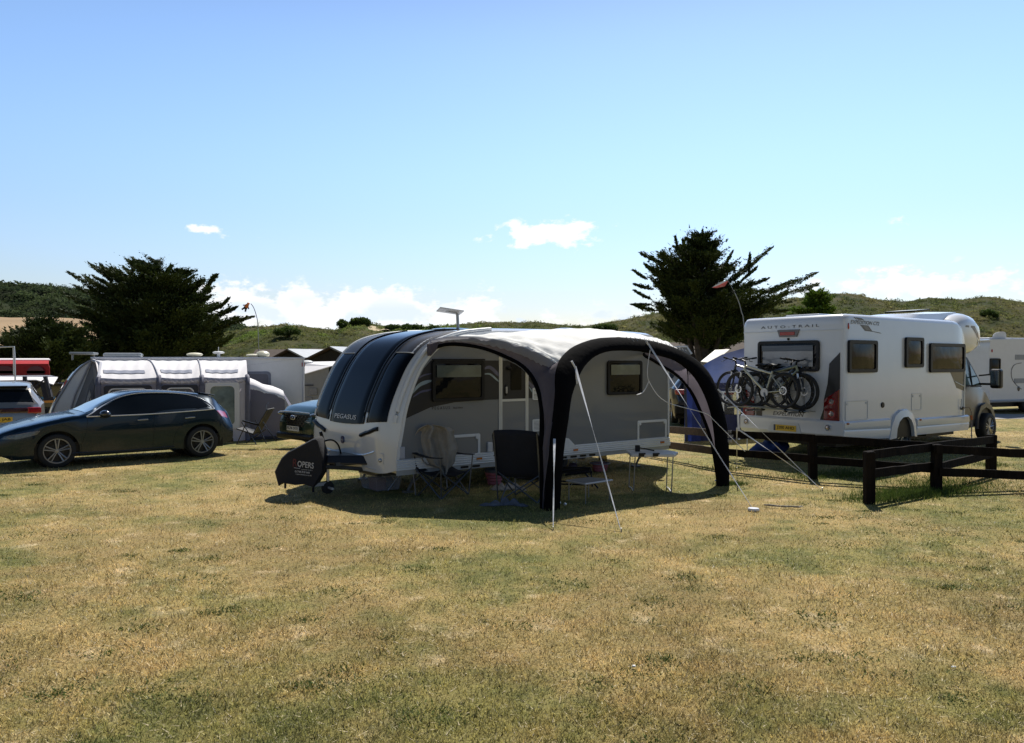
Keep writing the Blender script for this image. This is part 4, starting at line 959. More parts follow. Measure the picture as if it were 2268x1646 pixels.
text('J200 AHD', (-.0745, 1.25, .663), (0, -1, 0), (0, 0, 1), .078, .42, BLACKP, pl_, bold=.02)
# roof kit
mb = MB(); mb.box(.55, 1.45, .9, 1.7, 2.98, 3.04); mb.build('roof_hatch', MW, mh, bevel=.02)
mb = MB(); mb.loft([[(u, .35, 2.96), (u, .42, 2.96 + h), (u, 1.1, 3.0 + h), (u, 1.75, 2.96 + h), (u, 1.95, 2.96)] for u, h in ((2.75, .02), (3.2, .12), (3.8, .16), (4.6, .20), (5.4, .26))]); mb.build('roof_fairing', MW, mh, smooth=True, ang=50)
mb = MB(); mb.loft([[(3.75, .55, 3.175), (3.75, 1.25, 3.175), (4.45, 1.25, 3.235), (4.45, .55, 3.235)], [(3.75, .55, 3.21), (3.75, 1.25, 3.21), (4.45, 1.25, 3.27), (4.45, .55, 3.27)]]); mb.build('solar_panel', SGLASS, mh)
# overcab pod
def podring(u, zb, zt, w, r=.28):
    y0, y1 = HW/2 - w/2, HW/2 + w/2; pts = []
    zt = max(zt, zb + .12); r = min(r, (zt - zb) * .48)
    for cy, cz, a0 in ((y0 + r, zb + r, 180), (y1 - r, zb + r, 270), (y1 - r, zt - r, 0), (y0 + r, zt - r, 90)):
        for k in range(5): a = R(a0 + 22.5 * k); pts.append((u, cy + r*math.cos(a), cz + r*math.sin(a)))
    return pts
mb = MB(); mb.loft([podring(4.7, 2.25, 3.02, 2.32), podring(4.95, 2.22, 3.12, 2.33), podring(5.25, 2.20, 3.18, 2.33), podring(5.6, 2.22, 3.14, 2.30), podring(5.85, 2.28, 3.04, 2.24), podring(6.02, 2.36, 2.90, 2.12), podring(6.12, 2.48, 2.74, 1.9)])
mb.build('overcab_pod', MW, mh, smooth=True, ang=60)
mb = MB(); q = [(5.02, 2.84), (5.35, 2.83), (5.56, 2.70), (5.78, 2.42), (5.90, 2.41), (5.72, 2.72), (5.50, 2.88), (5.05, 2.885)]
qy = [float(np.interp(a, [4.95, 5.6, 5.85, 6.02], [.025, .04, .07, .13])) - .006 for a, _ in q]
mb.add([(a, y, b) for (a, b), y in zip(q, qy)], [tuple(range(8))]); mb.build('pod_decal', DECW, mh)
# cab: grey van front
CABG = mat('cab_grey_metallic', (.085, .085, .088), .35, .3, coat=.25, var=.05)
mb = MB(); rings = []
for u, zb, zs, zt, ws, wt in ((4.97, .45, 1.42, 2.24, 2.06, 1.75), (5.3, .45, 1.42, 2.26, 2.06, 1.72), (5.62, .45, 1.42, 2.24, 2.06, 1.66), (5.95, .47, 1.42, 1.95, 2.05, 1.62), (6.20, .48, 1.38, 1.62, 2.05, 1.68), (6.42, .48, 1.28, 1.40, 2.04, 1.75), (6.70, .45, 1.08, 1.20, 2.0, 1.68), (6.88, .42, .9, 1.0, 1.9, 1.55), (6.95, .45, .70, .78, 1.75, 1.4)):
    c = HW / 2; rings.append([(u, c - ws/2 + .04, zb), (u, c - ws/2, zb + .25), (u, c - ws/2 + .01, zs), (u, c - wt/2, zt - .05), (u, c - wt/2 + .12, zt), (u, c + wt/2 - .12, zt), (u, c + wt/2, zt - .05), (u, c + ws/2 - .01, zs), (u, c + ws/2, zb + .25), (u, c + ws/2 - .04, zb)])
mb.loft(rings); cab = mb.build('cab', CABG, mh, smooth=True, ang=38)
yc = HW/2 - 1.03
CABGL = glass('cab_glass', (.55, .75, .80), .45)
mb = MB(); mb.add([(5.10, yc + .004, 1.50), (5.64, yc + .002, 1.48), (5.60, yc + .100, 2.10), (5.50, yc + .112, 2.15), (5.10, yc + .112, 2.15)], [(0, 1, 2, 3, 4)]); mb.build('cab_window', mat('cab_window_blue', (.12, .20, .22), .08, coat=.8, var=.6, vs=3), mh)
mb = MB(); mb.add([(5.72, yc + .002, 1.48), (6.10, yc + .002, 1.47), (6.04, yc + .030, 1.63), (5.76, yc + .085, 1.98)], [(0, 1, 2, 3)]); mb.build('quarter_window', mat('cab_window_blue', (.09, .16, .18)), mh)
mb = MB(); fr_ = [(5.02, 1.44), (6.22, 1.42), (6.12, 1.64), (5.72, 2.13), (5.52, 2.22), (5.04, 2.22)]
mb.add([(x, yc + .012 + (z - 1.42) * .165, z) for x, z in fr_], [tuple(range(6))]); mb.build('door_black_frame', BLACKP, mh)
mb = MB(); mb.add([(5.68, yc + .35, 2.16), (5.68, HW - yc - .35, 2.16), (6.36, HW - yc - .22, 1.45), (6.36, yc + .22, 1.45)], [(0, 1, 2, 3)]); mb.build('windscreen', SGLASS, mh)
mb = MB(); mb.box(5.13, 5.20, yc - .03, yc + .01, 1.12, 1.32); mb.build('door_handle', BLACKP, mh, bevel=.02)
mb = MB(); frame_ring(mb, [(5.86, .42), (5.90, .75), (6.05, .96), (6.33, 1.04), (6.62, .96), (6.80, .74), (6.84, .42)], [(5.95, .42), (5.98, .70), (6.10, .86), (6.33, .93), (6.56, .86), (6.70, .70), (6.74, .42)], 'y', yc + .005, yc - .045); mb.build('front_arch', CABG, mh, smooth=True, ang=40)
mb = MB(); mb.prism([(5.95, .42), (5.98, .70), (6.10, .86), (6.33, .93), (6.56, .86), (6.70, .70), (6.74, .42)], 'y', yc - .003, yc + .03); mb.build('arch_void', BLACKP, mh)
mb = MB(); mb.tube([(6.08, yc + .02, 1.50), (6.12, yc - .30, 1.50)], .03, 6); mb.tube([(6.08, yc + .02, 1.70), (6.12, yc - .30, 1.74)], .02, 6); mi_ = mb.build('mirror', BLACKP, mh)
mb = MB(); mb.box(6.02, 6.20, yc - .48, yc - .24, 1.40, 1.86); mb.build('mirror_housing', BLACKP, mi_, bevel=.05, seg=3)
mb = MB(); mb.box(6.004, 6.018, yc - .455, yc - .265, 1.47, 1.82); mb.build('mirror_glass', mat('mirror_face', (.20, .24, .27), .08, .9), mi_, bevel=.02)
mb = MB(); mb.box(6.82, 7.0, yc + .08, HW - yc - .08, .40, .62); mb.build('front_bumper', BLACKP, mh, bevel=.05)
# underbody
mb = MB(); mb.box(.3, 5.2, .35, HW - .35, .32, .52); mb.box(3.5, 4.1, .15, .6, .38, .52); mb.build('underbody', BLACKP, mh)
# hook-up lead
ld = thing('hookup_lead', 'orange and grey mains lead hanging from the motorhome side to the grass', 'cable', (HO[0], HO[1], 0), HA)
mb = MB(); mb.tube(smooth_curve([(4.82, -.03, .96), (4.95, -.10, .98), (5.02, -.13, .85), (4.98, -.15, .62), (4.86, -.20, .40), (4.72, -.28, .22), (4.72, -.35, .12)], 6), .012, 6); mb.build('cable', mat('cable_grey', (.30, .22, .16), .6), ld, smooth=True)
mb = MB(); mb.tube([(4.99, -.13, .80), (5.0, -.14, .70)], .025, 6); mb.build('plug', mat('plug_orange', (.55, .14, .03), .5), ld)
# bike carrier
mb = MB()
for x in (-.30, -.50):
    mb.tube(smooth_curve([(x, HW + .0, 1.05), (x, 1.9, 1.09), (x, 1.3, 1.075), (x, .7, 1.06), (x, .42, 1.06)], 5), .022, 6, sq=.6)
rk = mb.build('bike_carrier', mat('carrier_alloy', (.42, .42, .38), .35, .6), mh, smooth=True)
mb = MB()
for v in (1.85, .85): mb.tube([(-.01, v, 1.02), (-.58, v, 1.02)], .02, 6); mb.tube([(-.01, v, 1.02), (-.03, v, 1.9), (-.12, v, 1.93)], .015, 6)
mb.build('carrier_frame', STEEL, rk)
mb = MB()
for v in (.95, .55, .62, 1.5, 2.1): mb.ell((-.48, v, 1.06), (.05, .05, .035), 8)
mb.build('wheel_strap', BLACKP, rk)
# ---------------- bicycles: frame along local x (front at -x), standing on z = 0
def bicycle(name, label, loc, rz, paint, wr=.355, tyre=.026, flip=False, rigid=False, lean=0):
    b = thing(name, label, 'bicycle', loc, rz, 'bicycles on the motorhome carrier')
    FRM = paint; wb = 1.10; hz = wr + tyre
    fx, rx = 0.0, wb
    bbp = Vector((.66, 0, hz - .05)); ht = Vector((.16, 0, hz + .52)); hb_ = Vector((.115, 0, hz + .40)); st = Vector((.80, 0, hz + .34)); ax_ = Vector((rx, 0, hz))
    mb = MB(); mb.tube([ht, hb_], .024, 8); mb.tube([hb_ + Vector((.01, 0, .02)), bbp], .026, 8); mb.tube([ht + Vector((0, 0, -.02)), st], .022, 8); mb.tube([bbp, st + Vector((.02, 0, .05))], .018, 8)
    for s in (-1, 1):
        mb.tube([st + Vector((0, s*.03, -.02)), ax_ + Vector((0, s*.06, 0))], .010, 6); mb.tube([bbp + Vector((0, s*.03, 0)), ax_ + Vector((0, s*.06, 0))], .011, 6)
    fr = mb.build('frame', FRM, b, smooth=True)
    mb = MB()
    for s in (-1, 1): mb.tube([hb_ + Vector((-.02, s*.055, -.03)), Vector((fx, s*.055, hz))], .019, 8)
    mb.tube([hb_ + Vector((-.02, -.07, -.02)), hb_ + Vector((-.02, .07, -.02))], .024, 8); mb.build('fork', mat('fork_dark', (.03, .03, .033), .3, .3), b, smooth=True)
    mb = MB()
    for s in (-1, 1): mb.tube([hb_ + Vector((-.025, s*.055, -.04)), hb_ + Vector((-.045, s*.055, -.14))], .021, 8)
    mb.build('fork_stanchion', CHROME, b, smooth=True)
    for cx in (fx, rx):
        mb = MB(); rings = []
        for k in range(40):
            a = 2*math.pi*k/40; cc = Vector((cx + wr*math.cos(a), 0, hz + wr*math.sin(a))); rd = Vector((math.cos(a), 0, math.sin(a)))
            rings.append([cc + rd*tyre*math.cos(2*math.pi*j/8) + Vector((0, tyre*math.sin(2*math.pi*j/8), 0)) for j in range(8)])
        rings.append(rings[0]); mb.loft(rings, False); w = mb.build('wheel', RUBBER, b, smooth=True)
        mb = MB(); rings = []
        for k in range(40):
            a = 2*math.pi*k/40; rd = Vector((math.cos(a), 0, math.sin(a))); c0 = Vector((cx, 0, hz))
            rings.append([c0 + rd*(wr - .022) + Vector((0, .012, 0)), c0 + rd*(wr - .022) - Vector((0, .012, 0)), c0 + rd*(wr - .045) - Vector((0, .008, 0)), c0 + rd*(wr - .045) + Vector((0, .008, 0))])
        rings.append(rings[0]); mb.loft(rings, False); mb.build('rim', BLACKP, w, smooth=True)
        mb = MB()
        for k in range(14):
            a = 2*math.pi*k/14; mb.tube([(cx + .02*math.cos(a+.8), (-1)**k*.02, hz + .02*math.sin(a+.8)), (cx + (wr-.04)*math.cos(a), 0, hz + (wr-.04)*math.sin(a))], .0018, 4)
        mb.lathe([(0, -.05), (.02, -.05), (.02, .05), (0, .05)], (cx, 0, hz), 'y', 10); mb.build('spokes', STEEL, w)
        mb = MB(); frame_ring(mb, [(cx + .085*math.cos(R(a)), hz + .085*math.sin(R(a))) for a in range(0, 360, 18)], [(cx + .065*math.cos(R(a)), hz + .065*math.sin(R(a))) for a in range(0, 360, 18)], 'y', -.045, -.041)
        for k in range(6): a = R(60*k); mb.tube([(cx + .015*math.cos(a), -.043, hz + .015*math.sin(a)), (cx + .07*math.cos(a+.4), -.043, hz + .07*math.sin(a+.4))], .005, 4)
        mb.build('brake_disc', CHROME, w)
    mb = MB(); mb.tube([ht, ht + Vector((-.02, 0, .07)), ht + Vector((-.09, 0, .10))], .018, 8)
    mb.tube(smooth_curve([ht + Vector((-.02, -.36, .14)), ht + Vector((-.06, -.2, .12)), ht + Vector((-.09, 0, .10)), ht + Vector((-.06, .2, .12)), ht + Vector((-.02, .36, .14))], 4), .013, 8); hb2 = mb.build('handlebar', BLACKP, b, smooth=True)
    for s in (-1, 1):
        mb = MB(); mb.tube([ht + Vector((-.035, s*.26, .13)), ht + Vector((-.02, s*.38, .145))], .019, 8); mb.build('grip', RUBBER, hb2, smooth=True)
        mb = MB(); mb.tube([ht + Vector((-.07, s*.22, .115)), ht + Vector((-.12, s*.28, .07)), ht + Vector((-.10, s*.36, .06))], .007, 5); mb.build('brake_lever', BLACKP, hb2)
    mb = MB(); mb.tube([st + Vector((.0, 0, 0)), st + Vector((.04, 0, .14))], .014, 8)
    sd = mb.build('seat_post', BLACKP, b)
    mb = MB(); P = []
    for k in range(9):
        t = k / 8; x = -.13 + .27 * t; w_ = .022 + .055 * S(.35, 1, t); z = .01 * math.sin(t*6) + .012*t
        P.append([st + Vector((.04 + x, w_*math.cos(R(a)), .17 + z + .022*math.sin(R(a)))) for a in range(0, 360, 36)])
    mb.loft(P); mb.build('saddle', BLACKP, b, smooth=True)
    mb = MB(); mb.lathe([(0, -.055), (.09, -.055), (.09, -.05), (0, -.05)], (bbp.x, 0, bbp.z), 'y', 18); mb.tube([bbp + Vector((0, -.07, 0)), bbp + Vector((.05, -.075, -.165)), bbp + Vector((.05, -.14, -.17))], .012, 6); mb.tube([bbp + Vector((0, .07, 0)), bbp + Vector((-.05, .075, .165)), bbp + Vector((-.05, .14, .17))], .012, 6)
    mb.build('crankset', STEEL, b)
    mb = MB(); mb.lathe([(0, -.05), (.04, -.05), (.04, -.045), (0, -.045)], (rx, 0, hz), 'y', 14); mb.build('sprocket', STEEL, b)
    mb = MB(); mb.tube([bbp + Vector((0, -.053, .09)), ax_ + Vector((0, -.05, .04))], .005, 4); mb.tube([bbp + Vector((0, -.053, -.09)), ax_ + Vector((0, -.05, -.07)), ax_ + Vector((0.02, -.05, -.03))], .005, 4); mb.build('chain', BLACKP, b)
    return b
nrm = Vector((-math.sin(HA), math.cos(HA))); dr = Vector((math.cos(HA), math.sin(HA)))
def hw(u, v): return HO[0] + dr.x*u + nrm.x*v, HO[1] + dr.y*u + nrm.y*v
SILV = mat('pale_bike_paint', (.62, .61, .48), .3, .2, coat=.6); OLIV = mat('olive_bike_paint', (.30, .29, .15), .3, .2, coat=.5); DKB = mat('dark_bike_paint', (.03, .032, .035), .3, .2, coat=.6); GRB = mat('slate_bike_paint', (.10, .115, .14), .35, .2, coat=.6)
x, y = hw(-.50, 2.08); bicycle('bicycle', 'pale framed mountain bike outermost on the carrier behind the motorhome', (x, y, 1.09), HA - math.pi/2, SILV, wr=.34)
x, y = hw(-.38, 2.42); bicycle('bicycle', 'dark road bike with thin tyres poking out past the left edge of the motorhome', (x, y, 1.09), HA - math.pi/2, DKB, tyre=.018)
x, y = hw(-.26, .72); bb_ = bicycle('bicycle', 'olive framed mountain bike with its handlebar in front of the rear window', (x, y, 1.07), HA + math.pi/2, OLIV, tyre=.03, wr=.34)
x, y = hw(-.14, .92); bicycle('bicycle', 'slate grey bike innermost on the carrier with handlebar seen against the rear window', (x, y, 1.06), HA + math.pi/2, GRB, tyre=.027)
# ================================================================ cars (x = 0 at the nose, towards the tail; y = 0 at the near flank)
CARS = {
 'hatch': dict(L=4.42, W=1.80, top=[(0,.62),(.08,.72),(.35,.82),(.8,.92),(1.25,1.0),(1.45,1.03),(1.9,1.24),(2.3,1.40),(2.7,1.44),(3.2,1.42),(3.70,1.365),(4.00,1.30),(4.17,1.14),(4.29,1.02),(4.37,.92),(4.42,.66)],
   belt=[(0,.56),(.35,.72),(1.0,.86),(1.45,.94),(2.5,.98),(3.6,1.02),(4.0,1.0),(4.42,.6)], wf=1.0, wr=3.72, wrad=.33, bot=.20, roofw=.58),
 'suv': dict(L=4.80, W=1.93, top=[(0,.70),(.10,.85),(.4,1.0),(1.0,1.10),(1.4,1.14),(1.9,1.42),(2.3,1.60),(2.8,1.66),(3.5,1.64),(4.1,1.58),(4.40,1.50),(4.62,1.20),(4.72,1.08),(4.80,.80)],
   belt=[(0,.62),(.4,.9),(1.4,1.06),(3.0,1.12),(4.2,1.14),(4.62,1.05),(4.80,.75)], wf=.92, wr=3.80, wrad=.37, bot=.26, roofw=.66),
 'cross': dict(L=4.60, W=1.88, top=[(0,.62),(.06,.84),(.3,.98),(.9,1.08),(1.3,1.13),(1.8,1.42),(2.2,1.60),(2.7,1.68),(3.4,1.66),(4.0,1.58),(4.35,1.40),(4.50,1.1),(4.60,.8)],
   belt=[(0,.60),(.3,.88),(1.3,1.04),(3.0,1.08),(4.2,1.10),(4.5,.98),(4.60,.7)], wf=.88, wr=3.60, wrad=.35, bot=.24, roofw=.66)}
def ip(tab, x):
    xs_ = [t[0] for t in tab]; ys_ = [t[1] for t in tab]
    i = max(0, min(len(xs_) - 2, next((k for k in range(len(xs_)-1) if xs_[k+1] >= x), len(xs_)-2)))
    p0, p1, p2, p3 = ys_[max(i-1,0)], ys_[i], ys_[i+1], ys_[min(i+2,len(ys_)-1)]; t = (x - xs_[i]) / (xs_[i+1] - xs_[i])
    t = min(1, max(0, t)); m1 = (p2 - p0) / 2; m2 = (p3 - p1) / 2
    if (p2 - p1) * (p1 - p0) <= 0 or i == 0: m1 = (p2-p1)*.5 if i == 0 else 0
    if (p3 - p2) * (p2 - p1) <= 0: m2 = 0
    return (2*t**3-3*t**2+1)*p1 + (t**3-2*t**2+t)*m1 + (-2*t**3+3*t**2)*p2 + (t**3-t**2)*m2
class CarShape:
    def __init__(s, d): s.d = d; s.L = d['L']; s.W = d['W']
    def half(s, x):                       # plan half width
        h = s.W / 2; a = S(0, .55, x + .12) ; b = S(0, .75, s.L - x + .18)
        return h * (.74 + .26 * min(a, 1)) * (.80 + .20 * b)
    def top(s, x): return ip(s.d['top'], x)
    def belt(s, x): return min(ip(s.d['belt'], x), s.top(x) - .03)
    def bot(s, x):
        z = s.d['bot'] + .10 * (1 - S(0, .35, x)) + .10 * (1 - S(0, .4, s.L - x)); r = s.d['wrad'] + .055
        for c in (s.d['wf'], s.d['wr']):
            q = r*r - (x - c)**2
            if q > 0: z = max(z, s.d['wrad'] + math.sqrt(q))
        return z
    def ring(s, x):                       # half section, bottom -> roof centre: (offset from the centre line, z)
        zb, zs, zt = s.bot(x), s.belt(x), s.top(x); h = s.half(x); zs = max(zs, zb + .02); zt = max(zt, zs + .02)
        g = S(.05, .30, zt - zs)          # glasshouse present
        tw = h * (1 - g) * .93 + s.d['roofw'] * g; pts = []
        for k in range(9):
            t = k / 8; z = zb + (zs - zb) * t; zz = (z - .2) / max(.3, zs - .2)
            pts.append((h * (1 - .055 * abs(zz - .62)**1.6 * 2.2 - (.025 * (1 - t))), z))
        y0 = pts[-1][0]; zr = zs + (zt - zs) * (.86 if g > .5 else .5)
        for k in range(1, 6):
            t = k / 5; pts.append((y0 + (tw - y0) * (t if g > .5 else t*.4), zs + (zr - zs) * t))
        y1, z1 = pts[-1]
        for k in range(1, 7):
            a = math.pi / 2 * k / 6; pts.append((y1 * math.cos(a) ** .55 if k < 6 else 0, z1 + (zt - z1) * math.sin(a) ** .8))
        return pts
    def y_at(s, x, z):                    # half width at a point of the flank
        r = s.ring(x)
        for a, b in zip(r, r[1:]):
            if a[1] <= z <= b[1] and b[1] > a[1]: return a[0] + (b[0] - a[0]) * (z - a[1]) / (b[1] - a[1])
        return r[0][0]
def car(name, label, loc, rz, kind, paint, glassm, rimc=None, detail=True, group=None, pitch=None):
    d = CARS[kind]; C = CarShape(d); c = thing(name, label, 'car', loc, rz, group); cy = C.W / 2; Lx = C.L
    xs_ = sorted(set([round(k * .07, 3) for k in range(int(Lx / .07) + 1)] + [Lx] + [round(w + s * (d['wrad'] + .055) * math.cos(R(a)), 3) for w in (d['wf'], d['wr']) for s in (-1, 1) for a in range(0, 90, 9)]))
    rings = []
    for x in xs_:
        h = C.ring(x); rings.append([(x, cy - p[0], p[1]) for p in h] + [(x, cy + p[0], p[1]) for p in h[-2::-1]])
    mb = MB(); mb.loft(rings); body = mb.build('body', paint, c, smooth=True, ang=32)
    mb = MB(); mb.box(.25, Lx - .25, .10, C.W - .10, .20, .48); mb.build('underbody', BLACKP, c)
    for w in (d['wf'], d['wr']):
        mb = MB(); mb.lathe([(0, .30), (d['wrad'] + .05, .30), (d['wrad'] + .05, C.W - .30), (0, C.W - .30)], (w, 0, d['wrad'] + .01), 'y', 24); mb.build('wheel_well', BLACKP, c)
        wheel(c, (w, .14, d['wrad']), d['wrad'], .22, rimr=.73, rimcol=rimc)
        wheel(c, (w, C.W - .14, d['wrad']), d['wrad'], .22, face=1, rimr=.73, rimcol=rimc)
    return c, C, body
def flank(c, C, poly, off, m_, name, side=0, par=None, n=14):   # sheet that follows the flank; poly = (x, z) upper and lower edges
    up, lo = poly; mb = MB(); P = []
    for i in range(n + 1):
        t = i / n; a = Vector((np.interp(t, np.linspace(0, 1, len(up)), [p[0] for p in up]), np.interp(t, np.linspace(0, 1, len(up)), [p[1] for p in up]))); b = Vector((np.interp(t, np.linspace(0, 1, len(lo)), [p[0] for p in lo]), np.interp(t, np.linspace(0, 1, len(lo)), [p[1] for p in lo])))
        row = []
        for j in range(6):
            q = a.lerp(b, j / 5); h = C.y_at(q.x, q.y) + off; row.append((q.x, C.W/2 - h if side == 0 else C.W/2 + h, q.y))
        P.append(row)
    mb.grid(P); return mb.build(name, m_, par or c, smooth=True, ang=180)
def flank_tube(c, C, pts, r, m_, name, side=0, off=.006, par=None, n=5):
    q = []
    for p in smooth_curve([(a, 0, b) for a, b in pts], n): h = C.y_at(p.x, p.z) + off; q.append((p.x, C.W/2 - h if side == 0 else C.W/2 + h, p.z))
    mb = MB(); mb.tube(q, r, 6); return mb.build(name, m_, par or c, smooth=True)
CARGL = mat('car_window_dark', (.006, .008, .010), .06, spec=.35, var=.3, vs=2)
# ---- dark blue hatchback in the foreground at left
NAVY = metalflake('petrol_blue_paint', (.003, .017, .034), .25, .45)
g0 = Vector((-8.75 + .08, 14.92 - .12, 0))
aA = .70
RIMA = mat('machined_alloy', (.33, .33, .33), .35, .4)
ox = g0.x - math.cos(aA) * 1.0; oy = g0.y - math.sin(aA) * 1.0
car1, C1, b1 = car('parked_hatchback', 'dark petrol blue hatchback parked side on in the left foreground', (ox, oy, .0), aA, 'hatch', NAVY, CARGL, rimc=RIMA)
for sd in (0, 1):
    flank(car1, C1, ([(1.62,1.02),(1.85,1.15),(2.15,1.29),(2.45,1.355),(2.72,1.37)], [(1.62,.985),(1.9,.985),(2.2,.985),(2.45,.985),(2.72,.985)]), .004, CARGL, 'side_window', sd)
    flank(car1, C1, ([(2.78,1.37),(3.0,1.365),(3.2,1.35),(3.52,1.305),(3.76,1.205)], [(2.78,.985),(3.0,.99),(3.2,.995),(3.5,1.0),(3.93,1.035)]), .004, CARGL, 'side_window', sd)
    flank(car1, C1, ([(2.71,1.37),(2.75,1.37),(2.79,1.37)], [(2.71,.985),(2.75,.985),(2.79,.985)]), .005, CARGL, 'window_pillar', sd)
    flank_tube(car1, C1, [(1.50,.97),(1.85,1.16),(2.15,1.31),(2.45,1.38),(2.8,1.395),(3.2,1.375),(3.55,1.32),(3.80,1.21),(3.96,1.05),(3.88,1.015),(3.2,.985),(2.5,.965),(1.50,.965)], .011, CHROME, 'window_trim', sd)
    flank_tube(car1, C1, [(1.52,.93),(1.50,.7),(1.42,.45),(1.40,.28)], .003, BLACKP, 'door_seam', sd, .001)
    flank_tube(car1, C1, [(2.72,.95),(2.74,.7),(2.72,.28)], .003, BLACKP, 'door_seam', sd, .001)
    flank_tube(car1, C1, [(3.62,.98),(3.52,.85),(3.20,.62),(3.12,.3)], .003, BLACKP, 'door_seam', sd, .001)
    flank_tube(car1, C1, [(1.25,.27),(2.2,.25),(3.15,.27)], .012, mat('sill_grey', (.03, .035, .045), .3), 'sill', sd, -.002)
    for x in (2.52, 3.45): flank_tube(car1, C1, [(x-.10,.855),(x,.862),(x+.10,.862)], .016, mat('door_handle_chrome', (.45, .47, .50), .25, .6), 'door_handle', sd, .018)
    flank(car1, C1, ([(.16,.66),(.42,.70),(.72,.735)], [(.10,.60),(.36,.60),(.66,.665)]), .006, mat('headlamp_glass', (.10, .11, .115), .05, coat=1, var=.6, vs=14), 'headlight', sd)
    flank_tube(car1, C1, [(.70,.735),(.44,.70),(.20,.655),(.28,.60)], .008, LAMPC, 'light_strip', sd, .006)
    flank(car1, C1, ([(4.02,.985),(4.15,.975),(4.28,.93)], [(4.12,.86),(4.20,.84),(4.33,.80)]), .006, mat('tail_red', (.42, .015, .02), .12, coat=1, var=.4, vs=14), 'tail_light', sd)
    y_ = C1.W/2 - (C1.y_at(1.80, .99) + .10) * (1 if sd == 0 else -1)
    mb = MB(); mb.ell((1.82, y_, 1.005), (.11, .13, .08), 14); mb.build('wing_mirror', mat('mirror_black', (.012, .016, .024), .15, coat=1), car1, smooth=True)
def topsheet(c, C, x0, x1, w0, w1, m_, name, off=.006, n=12):     # sheet lying on the car's upper surface between two stations
    P = []
    for i in range(n + 1):
        x = x0 + (x1 - x0) * i / n; w = w0 + (w1 - w0) * i / n; r = C.ring(x)
        row = []
        for j in range(-6, 7):
            y = w * j / 6; ay = abs(y); z = r[-1][1]
            for a, b in zip(r[8:], r[9:]):
                if b[0] <= ay <= a[0]: f = (ay - b[0]) / max(1e-6, a[0] - b[0]); z = b[1] + (a[1] - b[1]) * f; break
            row.append((x, C.W/2 + y, z + off))
        P.append(row)
    mb = MB(); mb.grid(P); return mb.build(name, m_, c, smooth=True, ang=180)
topsheet(car1, C1, 1.50, 2.18, .74, .56, mat('windscreen_glass', (.06, .09, .11), .05, coat=1.0, var=.4, vs=3), 'windscreen', .008)
topsheet(car1, C1, 4.03, 4.25, .52, .62, CARGL, 'rear_window', .008)
mb = MB(); mb.loft([[(3.76, C1.W/2 + y, 1.375), (4.08, C1.W/2 + y*1.02, 1.315), (4.10, C1.W/2 + y*1.02, 1.285), (3.8, C1.W/2 + y, 1.34)] for y in (-.54, .54)]); mb.build('spoiler', NAVY, car1, bevel=.01)
mb = MB(); mb.box(.0, .12, .25, C1.W - .25, .26, .42); mb.box(-.02, .06, .4, C1.W - .4, .45, .60); mb.build('grille', BLACKP, car1, bevel=.02)
mb = MB(); mb.box(4.20, 4.44, .18, C1.W - .18, .26, .36); mb.build('rear_diffuser', BLACKP, car1, bevel=.02)
# ---- silver estate seen from behind at far left
SILVC = metalflake('warm_silver_paint', (.30, .29, .27), .3, .6)
def rear_car(name, label, corner, rz, kind, paint, plate, lamp_m, loc_z):
    d = CARS[kind]
    ox_ = corner.x - math.cos(rz) * d['L'] ; oy_ = corner.y - math.sin(rz) * d['L']
    c, C, b = car(name, label, (ox_, oy_, loc_z), rz, kind, paint, CARGL); Lx = C.L
    for sd in (0, 1):
        flank(c, C, ([(1.75,1.24),(2.1,1.45),(2.6,1.54),(3.3,1.54),(4.0,1.47),(4.25,1.38)], [(1.6,1.12),(2.1,1.12),(2.6,1.13),(3.3,1.15),(4.0,1.17),(4.42,1.18)]), .004, CARGL, 'side_window', sd)
    topsheet(c, C, 4.42, 4.64, .60, .72, CARGL, 'rear_window', .010)
    return c, C
suv = None
def place_rear(px_r, px_l, py_b, z, kind, rz): pass
# heading: nose away from the camera (rz + pi): local +x is the tail, so rotate so the tail faces us
sa = -1.02
ps = at(30, 900, 19.4)
suv, CS = rear_car('parked_suv', 'silver estate car seen from behind at the left edge, yellow plate ending 2 JAB', Vector((ps.x - .95, 18.6, 0)), sa, 'suv', SILVC, '', None, -.12)
suv.location = (0, 0, 0)
tail = Vector((at(-2, 900, 18.8).x, 18.8, 0)); suv.location = (tail.x - math.cos(sa)*4.8 + math.sin(sa)*.965, tail.y - math.sin(sa)*4.8 - math.cos(sa)*.965, -.14)
mb = MB(); mb.box(4.60, 4.795, .10, CS.W - .10, .92, 1.04); ll = mb.build('tail_bar', mat('smoked_lens', (.05, .012, .012), .1, coat=1), suv, bevel=.03)
for y in (.09, CS.W - .39):
    mb = MB(); mb.box(4.60, 4.80, y, y + .30, .90, 1.05); mb.build('tail_light', mat('tail_red', (.42, .015, .02)), suv, bevel=.03)
mb = MB(); mb.box(4.72, 4.83, .70, 1.24, .70, .83); pl_ = mb.build('number_plate', PLY, suv)
text('EX72 JAB', (4.833, .97, .765), (0, 1, 0), (0, 0, 1), .08, .46, BLACKP, pl_, bold=.02)
mb = MB(); mb.box(4.60, 4.84, .06, CS.W - .06, .30, .62); mb.build('rear_bumper', SILVC, suv, bevel=.06)
mb = MB(); mb.box(4.62, 4.85, .20, CS.W - .20, .26, .36); mb.build('bumper_lip', BLACKP, suv, bevel=.02)
mb = MB(); mb.box(4.2, 4.52, .38, CS.W - .38, 1.545, 1.575); mb.build('spoiler', BLACKP, suv, bevel=.01)
